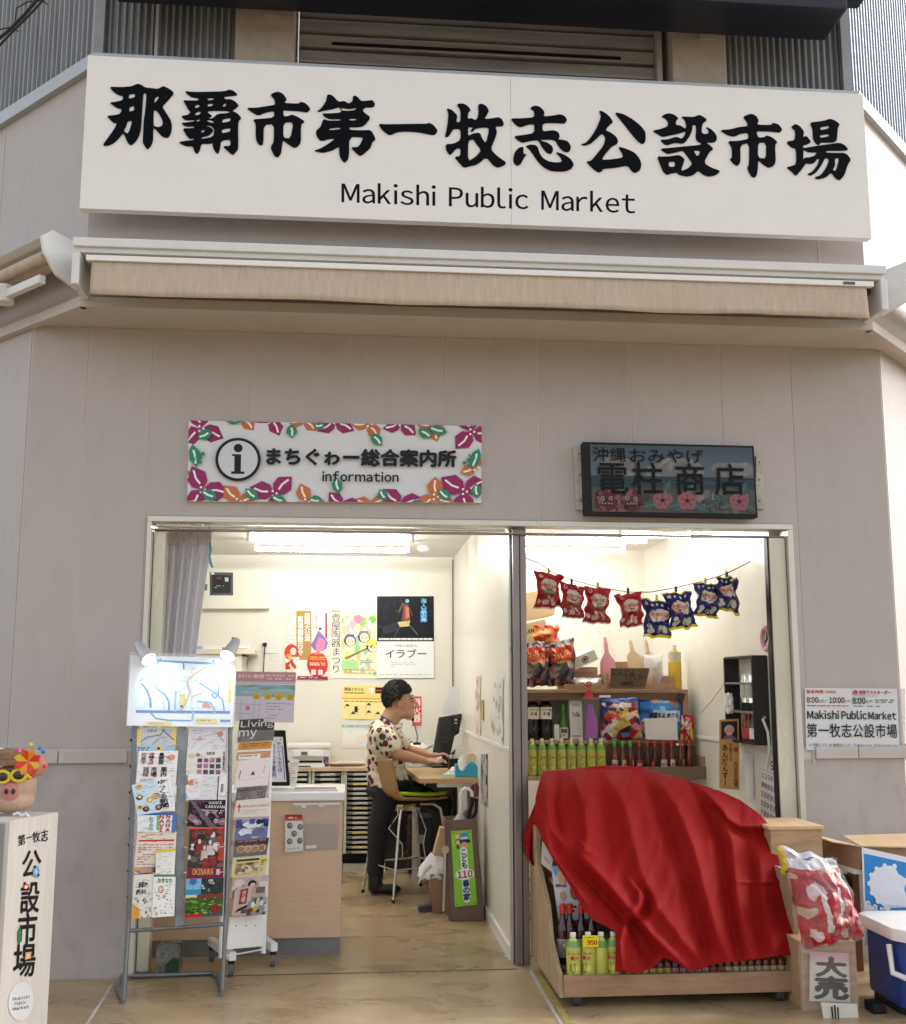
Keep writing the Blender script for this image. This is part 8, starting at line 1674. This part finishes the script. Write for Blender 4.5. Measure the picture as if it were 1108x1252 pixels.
# table with cardboard box and banner
tb_ = thing('small_table', 'brown legged small table under the cardboard box at right', 'table', (at(1085, 1130, -.35).x, -.3, 0))
LG = mat('red_brown_wood', (.16, .06, .03), .4, var=.1)
for x, yt, Y in ((1083, 1120, -.42), (1047, 1100, -.2), (1112, 1120, -.42)):
    a = at(x, yt, Y); MB().box(a.x-.022, Y, .0, a.x+.022, Y+.04, .52).build('leg', LG, tb_, bevel=.003)
MB().box(at(1044, 1100, -.42).x, -.44, .50, at(1135, 1100, -.42).x, -.1, .52).build('top', M['white'], tb_, bevel=.003)
cb = thing('cardboard_carton', 'open brown cardboard carton with printed codes behind the blue banner', 'carton', (at(1070, 1080, -.4).x, -.3, .52))
c = [at(1034, 1040, -.2), at(1056, 1033, -.45), at(1052, 1104, -.45), at(1043, 1100, -.2)]
xL, xM = at(1028, 1060, -.15).x, at(1054, 1060, -.45).x; zT_ = at(1054, 1036, -.45).z
MB().slab([(xM, -.45, .522), (xM+.6, -.45, .522), (xM+.6, -.45, zT_), (xM, -.45, zT_)], (0, .008, 0)).build('front_wall', M['card'], cb); MB().slab([(xM-.002, -.45, .522), (xM-.002, -.45, zT_), (xM-.06, -.12, zT_), (xM-.06, -.12, .522)], (-.008, 0, 0)).build('side_wall', M['card'], cb)
MB().slab([(xM-.01, -.47, zT_+.004), (xM+.6, -.5, zT_-.01), (xM+.6, -.3, zT_+.04), (xM-.02, -.3, zT_+.03)], (0, 0, .006)).build('open_flap', M['card2'], cb); MB().slab([(xM-.012, -.46, zT_+.004), (xM-.07, -.15, zT_+.01), (xM-.16, -.22, zT_+.03), (xM-.13, -.42, zT_+.02)], (0, 0, .005)).build('open_flap', M['card2'], cb)
q = Sheet(asp=.7); q.photo(0, 0, 1, 1, ['3a2c20', '14100c', '2a2018', '6a5440'], 20, 4, .2); q.build('printed_code', PR, lambda u, v: Vector((xM-.05+.04*u-.012, -.17-.22*u, zT_-.14-.16*v)), cb, nrm=(-1, 0, 0))
c = pxq(((1054, 1036), (1118, 1050), (1118, 1165), (1058, 1156)), PY(-.5))
s = Sheet('e0e4ea', .62); s.rect(0, 0, 1, 1, (.66, .68, .72)); s.rect(.03, .06, 1, .62, (.03, .22, .56)); s.disc(.62, .36, .5, (.66, .68, .72), 34, .235); s.disc(.62, .36, .42, (.62, .64, .7), 30, .2)
for k in range(16): a = k*.393; s.disc(.62+.5*math.cos(a), .36+.235*math.sin(a), .045, (.66, .68, .72), 8)
s.poly([(0, .54), (.2, .60), (.5, .66), (1, .66), (1, .8), (0, .8)], (.66, .68, .72))
for k in range(7): s.disc(.08+k*.13, .565+.05*math.sin(k*.45), .045, (.66, .68, .72), 8); s.disc(.08+k*.13, .57+.05*math.sin(k*.45), .018, (.03, .22, .56), 6)
s.text('お米', .15, .8, .35, .85, '3a7ac0', .04).text('スワ', .15, .87, .35, .92, '3a7ac0', .04)
s.P = [(min(1, max(0, u)), min(1, max(0, v)), l) for u, v, l in s.P]
bn = Sheet('e0e4ea'); f = quad(c); o = s.build('banner', PR, lambda u, v: f(u, v)+Vector((0, -.012*math.sin(u*6)*(v), 0)), back=.002); tag(o, 'white and blue cloth banner hanging over the cardboard carton', 'banner')
# cooler
cl = thing('cooler_box', 'blue cooler box with white lid and handle at the lower right', 'cooler', (at(1110, 1200, -.9).x, -.85, 0))
BL_ = mat('cooler_blue', (.015, .045, .22), .4, var=.15, scale=8, dirt=.2, bump=.1, bscale=30)
x0 = at(1074, 1190, -.92).x+.07; zt = at(1085, 1152, -.95).z; zl = at(1080, 1140, -.95).z
def cool(x0, x1, y0, y1, r=.04): return [(x0+r, y0), (x1, y0), (x1, y1), (x0+r*1.2, y1), (x0, y1-r), (x0, y0+r*1.5)]
MB().slab([Vector((x, y, .03)) for x, y in cool(x0+.02, x0+.5, -.98, -.6)], (0, 0, zt-.03)).build('body', BL_, cl, bevel=.02, smooth=True)
MB().slab([Vector((x, y, zt+.001)) for x, y in cool(x0-.01, x0+.52, -1.0, -.58)], (0, 0, .055)).build('lid', M['white'], cl, bevel=.015, smooth=True)
MB().slab([Vector((x, y, .0)) for x, y in cool(x0+.03, x0+.48, -.96, -.62)], (0, 0, .03)).build('base', M['black'], cl)
xh = x0+.05
MB().tube([(xh+.06, -1.005, zt-.0), (xh+.06, -1.01, zt-.17)], .014, 8).build('handle_arm', M['white'], cl, smooth=True); MB().tube([(x0-.005, -.9, zt-.02), (x0-.01, -.93, zt-.13), (xh+.06, -1.012, zt-.175)], .013, 8).build('handle', M['white'], cl, smooth=True); MB().cbox((xh+.06, -1.0, zt-.05), (.05, .03, .09)).build('latch', M['white'], cl, bevel=.006)
tag(MB().cbox((at(1070, 1222, -.85).x, -.85, .02), (.06, .09, .04)).build('black_foot_block', M['black'], bevel=.006), 'small black block on the floor left of the cooler', 'block')
# ================================================================== the seated man
MY = 2.08
def J(x, y, dy=0.): return at(x, y, MY+dy)
sc = 1/ (FPX/ ( (J(480, 900)-CAM).dot(FWD)))   # pixels per metre at the man
sc = FPX/((J(480, 900)-CAM).dot(FWD))
px = lambda n: n/sc
def chain(mb, pts, n=14):
    """overlapping balls and tapered tubes"""
    P_ = [Vector(p) for p, r in pts]; R_ = [r for p, r in pts]; mb.tube(P_, R_, n)
    for p, r in zip(P_, R_): mb.ball(p, r, 12, 8)
    return mb
pn = thing('person', 'man in a patterned short sleeved shirt seated on the stool typing at the desk', 'person', tuple(J(470, 1082, .1)))
SK = mat('skin', (.50, .27, .17), .5, var=.06, scale=20, sub=.08)
b = MB()
hx, hy = 487, 856
# skull, face, jaw in profile (facing right, tilted down)
HC = J(485.5, 851); b.ball(HC, (px(16), px(12.6), px(17.3)), 24, 18)
b.ball(J(493, 861), (px(12.5), px(10.5), px(14)), 20, 14)
b.ball(J(500, 873), (px(7.5), px(8), px(7.5)), 16, 12)       # chin and jaw
b.ball(J(489, 872), (px(9), px(10.5), px(8)), 16, 12)
b.tube([J(504, 852, 0), J(511, 862.5), J(507, 866)], [px(1.6), px(2.3), px(2.2)], 8); b.ball(J(509, 863.8), (px(2.5), px(2.6), px(2.1)), 8, 6)  # nose
b.ball(J(503.5, 852), (px(4), px(8), px(3)), 12, 8)        # brow
b.ball(J(505, 870), (px(2.7), px(4), px(1.6)), 8, 6); b.ball(J(504, 874), (px(2.6), px(3.8), px(1.5)), 8, 6)  # lips
b.ball(J(488, 861, -px(12.5)), (px(2.8), px(1.8), px(5)), 10, 8); b.ball(J(489, 861, -px(13.6)), (px(2.2), px(1.2), px(4)), 8, 6)     # near ear
b.ball(J(488, 861, px(12.5)), (px(2.8), px(1.8), px(5)), 10, 8)
chain(b, [(J(483, 868), px(11.5)), (J(477, 880), px(12)), (J(472, 890), px(15))])
# trunk
for x, y, rx, ry, rz in ((470, 905, 19, 30, 22), (472, 925, 22, 28, 22), (473, 948, 23, 28, 22), (474, 964, 23, 28, 14)): b.ball(J(x, y), (px(rx), px(ry), px(rz)), 20, 14)
# arms: shoulder, elbow, wrist
NA, FA = -px(30), px(30)
sh_n, el_n, wr_n = J(470, 900, NA*.95), J(484, 922, NA*1.15), J(520, 930, NA*.45)
sh_f, el_f, wr_f = J(480, 900, FA*.95), J(497, 917, FA*1.1), J(524, 923, FA*.5)
chain(b, [(sh_n, px(11)), ((sh_n+el_n)/2, px(9.2)), (el_n, px(7.2)), (el_n.lerp(wr_n, .35), px(6.9)), (wr_n, px(4.3))])
chain(b, [(sh_f, px(11)), ((sh_f+el_f)/2, px(9)), (el_f, px(7.2)), (el_f.lerp(wr_f, .35), px(6.8)), (wr_f, px(4.3))])
def hand(w_, sgn):
    d = Vector((1, .05*-sgn, -.03)).normalized(); s_ = Vector((0, 1, 0))*sgn; u = Vector((0, 0, 1))
    pc = w_+d*.045
    b.ball(pc, (.048, .036, .017), 14, 10); b.ball(w_+d*.02, (.03, .026, .018), 12, 8)
    for k, (o_, L) in enumerate(((-.028, .062), (-.010, .073), (.010, .070), (.027, .055))):
        a0 = pc+d*.03+s_*o_; a1 = a0+d*L*.45+u*.012; a2 = a1+d*L*.35-u*.010; a3 = a2+d*L*.22-u*.016
        b.tube([a0, a1, a2, a3], [.0095, .0088, .008, .0066], 8); b.ball(a3, .0066, 8, 6)
    a0 = w_+d*.03-s_*.03; a1 = a0+d*.03-s_*.018-u*.004; a2 = a1+d*.028-s_*.002-u*.008; b.tube([a0, a1, a2], [.012, .010, .0075], 8); b.ball(a2, .0075, 8, 6)
hand(wr_n, 1); hand(wr_f, -1)
# legs
HN, HF = J(476, 962, -px(13)), J(478, 962, px(15))
kn_n, an_n = J(462, 1012, -px(12)), J(459, 1066, -px(10))
kn_f, an_f = J(541, 983, px(18)), J(538, 1062, px(22))
LEGS = [(HN, px(16)), (kn_n, px(11)), (an_n, px(7))], [(HF, px(17)), (kn_f, px(12.5)), (an_f, px(7.5))]
for ch in LEGS: chain(b, [(p, r*.85) for p, r in ch])
body = remesh(b, .0062, 4, 'body'); link('body', body, SK, pn)
# hair: cap over the skull, cut above the ear
hm = MB(); n_u, n_v = 40, 26
for j in range(n_v+1):
    for i in range(n_u+1):
        ph = 2*math.pi*i/n_u; th_ = math.pi*j/n_v*(.53+.02*math.sin(ph*7)+.11*math.exp(-((ph-3.14)/.9)**2)); ph = 2*math.pi*i/n_u
        d = Vector((math.sin(th_)*math.cos(ph), math.sin(th_)*math.sin(ph), math.cos(th_)))
        d.rotate(Matrix.Rotation(rad(-30), 3, 'Y')); rr = 1.01+.03*noise.noise(d*9)+.02*noise.noise(d*25)
        hm.v.append(HC+Vector((d.x*px(17)*rr, d.y*px(13.8)*rr, d.z*px(17.8)*rr)))
for j in range(n_v):
    for i in range(n_u): a = j*(n_u+1)+i; hm.f.append((a, a+1, a+n_u+2, a+n_u+1))
R = random.Random(4); nv0 = len(hm.v)
for i in range(420):
    a = hm.v[R.randrange(int(nv0*.1), int(nv0*.96))]; n_ = (a-HC).normalized(); tg = Vector((.55, R.uniform(-.3, .3), -.5)) if a.x > HC.x else Vector((-.35, R.uniform(-.3, .3), -.8)); tg = (tg-n_*tg.dot(n_)).normalized()
    p0 = a+n_*.001; hm.tube([p0-tg*.006, p0+n_*.004+tg*.008, p0+tg*.013+n_*R.uniform(.000, .004)], [.0022, .0020, .0005], 4)
o = hm.build('hair', mat('black_hair', (.012, .011, .011), .7, var=.4, scale=90, stretch=(1, 1, .2), bump=.6, bscale=200), pn, smooth=True); o.modifiers.new('t', 'SOLIDIFY').thickness = -.012
MB().ball(J(504, 858, -px(7)), (px(1.3), px(1.4), px(.7)), 8, 6).build('eye', mat('eye_dark', (.03, .02, .02), .2, var=0), pn, smooth=True)
MB().tube([J(500, 855, -px(9)), J(503.5, 854, -px(8)), J(506, 854.5, -px(5))], px(.5), 6).build('eyebrow', MATS['black_hair'], pn, smooth=True)
# shirt
sm = MB()
for x, y, rx, ry, rz in ((468, 900, 20, 33, 20), (470, 912, 22, 33, 22), (472, 930, 24.5, 31, 24), (474, 950, 26, 31, 22), (475, 958, 27, 32, 12)): sm.ball(J(x, y), (px(rx), px(ry), px(rz)), 24, 16)
sm.tube([J(474, 884), J(470, 895)], [px(13.5), px(22)], 18)
chain(sm, [(sh_n, px(13.5)), ((sh_n+el_n)/2, px(13.5))]); sm.tube([(sh_n+el_n)/2, sh_n.lerp(el_n, .93)], [px(13.5), px(12.5)], 18)
chain(sm, [(sh_f, px(13.5)), ((sh_f+el_f)/2, px(13))]); sm.tube([(sh_f+el_f)/2, sh_f.lerp(el_f, .93)], [px(13), px(12)], 18)
shirt = remesh(sm, .0075, 5, 'shirt')
for v in shirt.vertices: v.co += v.normal*(.012*noise.noise(v.co*9)-.014*abs(noise.noise(Vector((v.co.x*14+v.co.z*9, v.co.y*6, v.co.z*4))))+.006*noise.noise(v.co*22+Vector((3, 0, 0))))
def shirt_mat():
    m = mat('patterned_shirt', (.66, .60, .48), .8, var=.05, scale=8, bump=.3, bscale=25); t = m.node_tree; N = t.nodes; L = t.links; b_ = N['Principled BSDF']; src = b_.inputs['Base Color'].links[0].from_socket
    tc = N.new('ShaderNodeTexCoord'); vo = N.new('ShaderNodeTexVoronoi'); vo.inputs['Scale'].default_value = 18; vo.inputs['Randomness'].default_value = .75
    nz = N.new('ShaderNodeTexNoise'); nz.inputs['Scale'].default_value = 40; mixv = N.new('ShaderNodeVectorMath'); mixv.operation = 'MULTIPLY_ADD'; mixv.inputs[1].default_value = (.03, .03, .03)
    L.new(tc.outputs['Object'], nz.inputs['Vector']); L.new(nz.outputs['Color'], mixv.inputs[0]); L.new(tc.outputs['Object'], mixv.inputs[2]); L.new(mixv.outputs[0], vo.inputs['Vector'])
    r = N.new('ShaderNodeMapRange'); r.inputs['From Min'].default_value = .40; r.inputs['From Max'].default_value = .44; r.inputs['To Min'].default_value = 1; r.inputs['To Max'].default_value = 0; L.new(vo.outputs['Distance'], r.inputs['Value'])
    cr_ = N.new('ShaderNodeValToRGB'); cr_.color_ramp.elements[0].color = (.10, .02, .025, 1); cr_.color_ramp.elements[1].color = (.2, .05, .06, 1); e = cr_.color_ramp.elements.new(.75); e.color = (.04, .05, .03, 1); cr_.color_ramp.interpolation = 'CONSTANT'
    sx_ = N.new('ShaderNodeSeparateColor'); L.new(vo.outputs['Color'], sx_.inputs[0]); L.new(sx_.outputs[0], cr_.inputs['Fac'])
    mx = N.new('ShaderNodeMix'); mx.data_type = 'RGBA'; L.new(src, mx.inputs['A']); L.new(cr_.outputs[0], mx.inputs['B']); L.new(r.outputs[0], mx.inputs['Factor']); L.new(mx.outputs['Result'], b_.inputs['Base Color']); return m
link('shirt', shirt, shirt_mat(), pn)
MB().tube([J(466, 878, -px(11)), J(474, 884, -px(14)), J(484, 889, -px(12)), J(490, 888, -px(6)), J(491, 886, px(2))], [px(2.4), px(2.8), px(3), px(2.8), px(1.5)], 8).build('collar', MATS['patterned_shirt'], pn, smooth=True)
MB().tube([J(466, 875, -px(10)), J(474, 880, -px(14.5)), J(483, 886, -px(13.5)), J(489, 890, -px(9))], px(1.1), 6).build('lanyard', mat('blue_lanyard', (.03, .06, .25), .5), pn, smooth=True)
tr_ = MB()
for ch in LEGS: chain(tr_, [(p, r*1.08) for p, r in ch])
tr_.ball(J(476, 958), (px(26), px(31), px(15)), 20, 12).ball(J(474, 966), (px(27), px(30), px(12)), 20, 12); tr_.tube([kn_n, an_n, an_n-Vector((0, 0, .02))], [px(12), px(10), px(10)], 14)
tz = remesh(tr_, .009, 4, 'trousers'); link('trousers', tz, mat('black_trousers', (.012, .012, .015), .75, var=.2, scale=12, bump=.3, bscale=20), pn)
for an, zf in ((an_n, .0), (an_f, None)):
    f = Vector((an.x, an.y, 0 if zf is not None else an.z-.06)); m_ = MB()
    m_.ball(f+Vector((.0, 0, .045)), (.05, .045, .045)).ball(f+Vector((.09, -.01, .035)), (.09, .048, .033)).tube([f+Vector((0, 0, .05)), an], [.05, .05], 12)
    for v in m_.v: v.z = max(v.z, f.z+.003)
    link('shoe', remesh(m_, .008, 3, 'shoe'), mat('black_shoe', (.015, .013, .013), .4), pn)
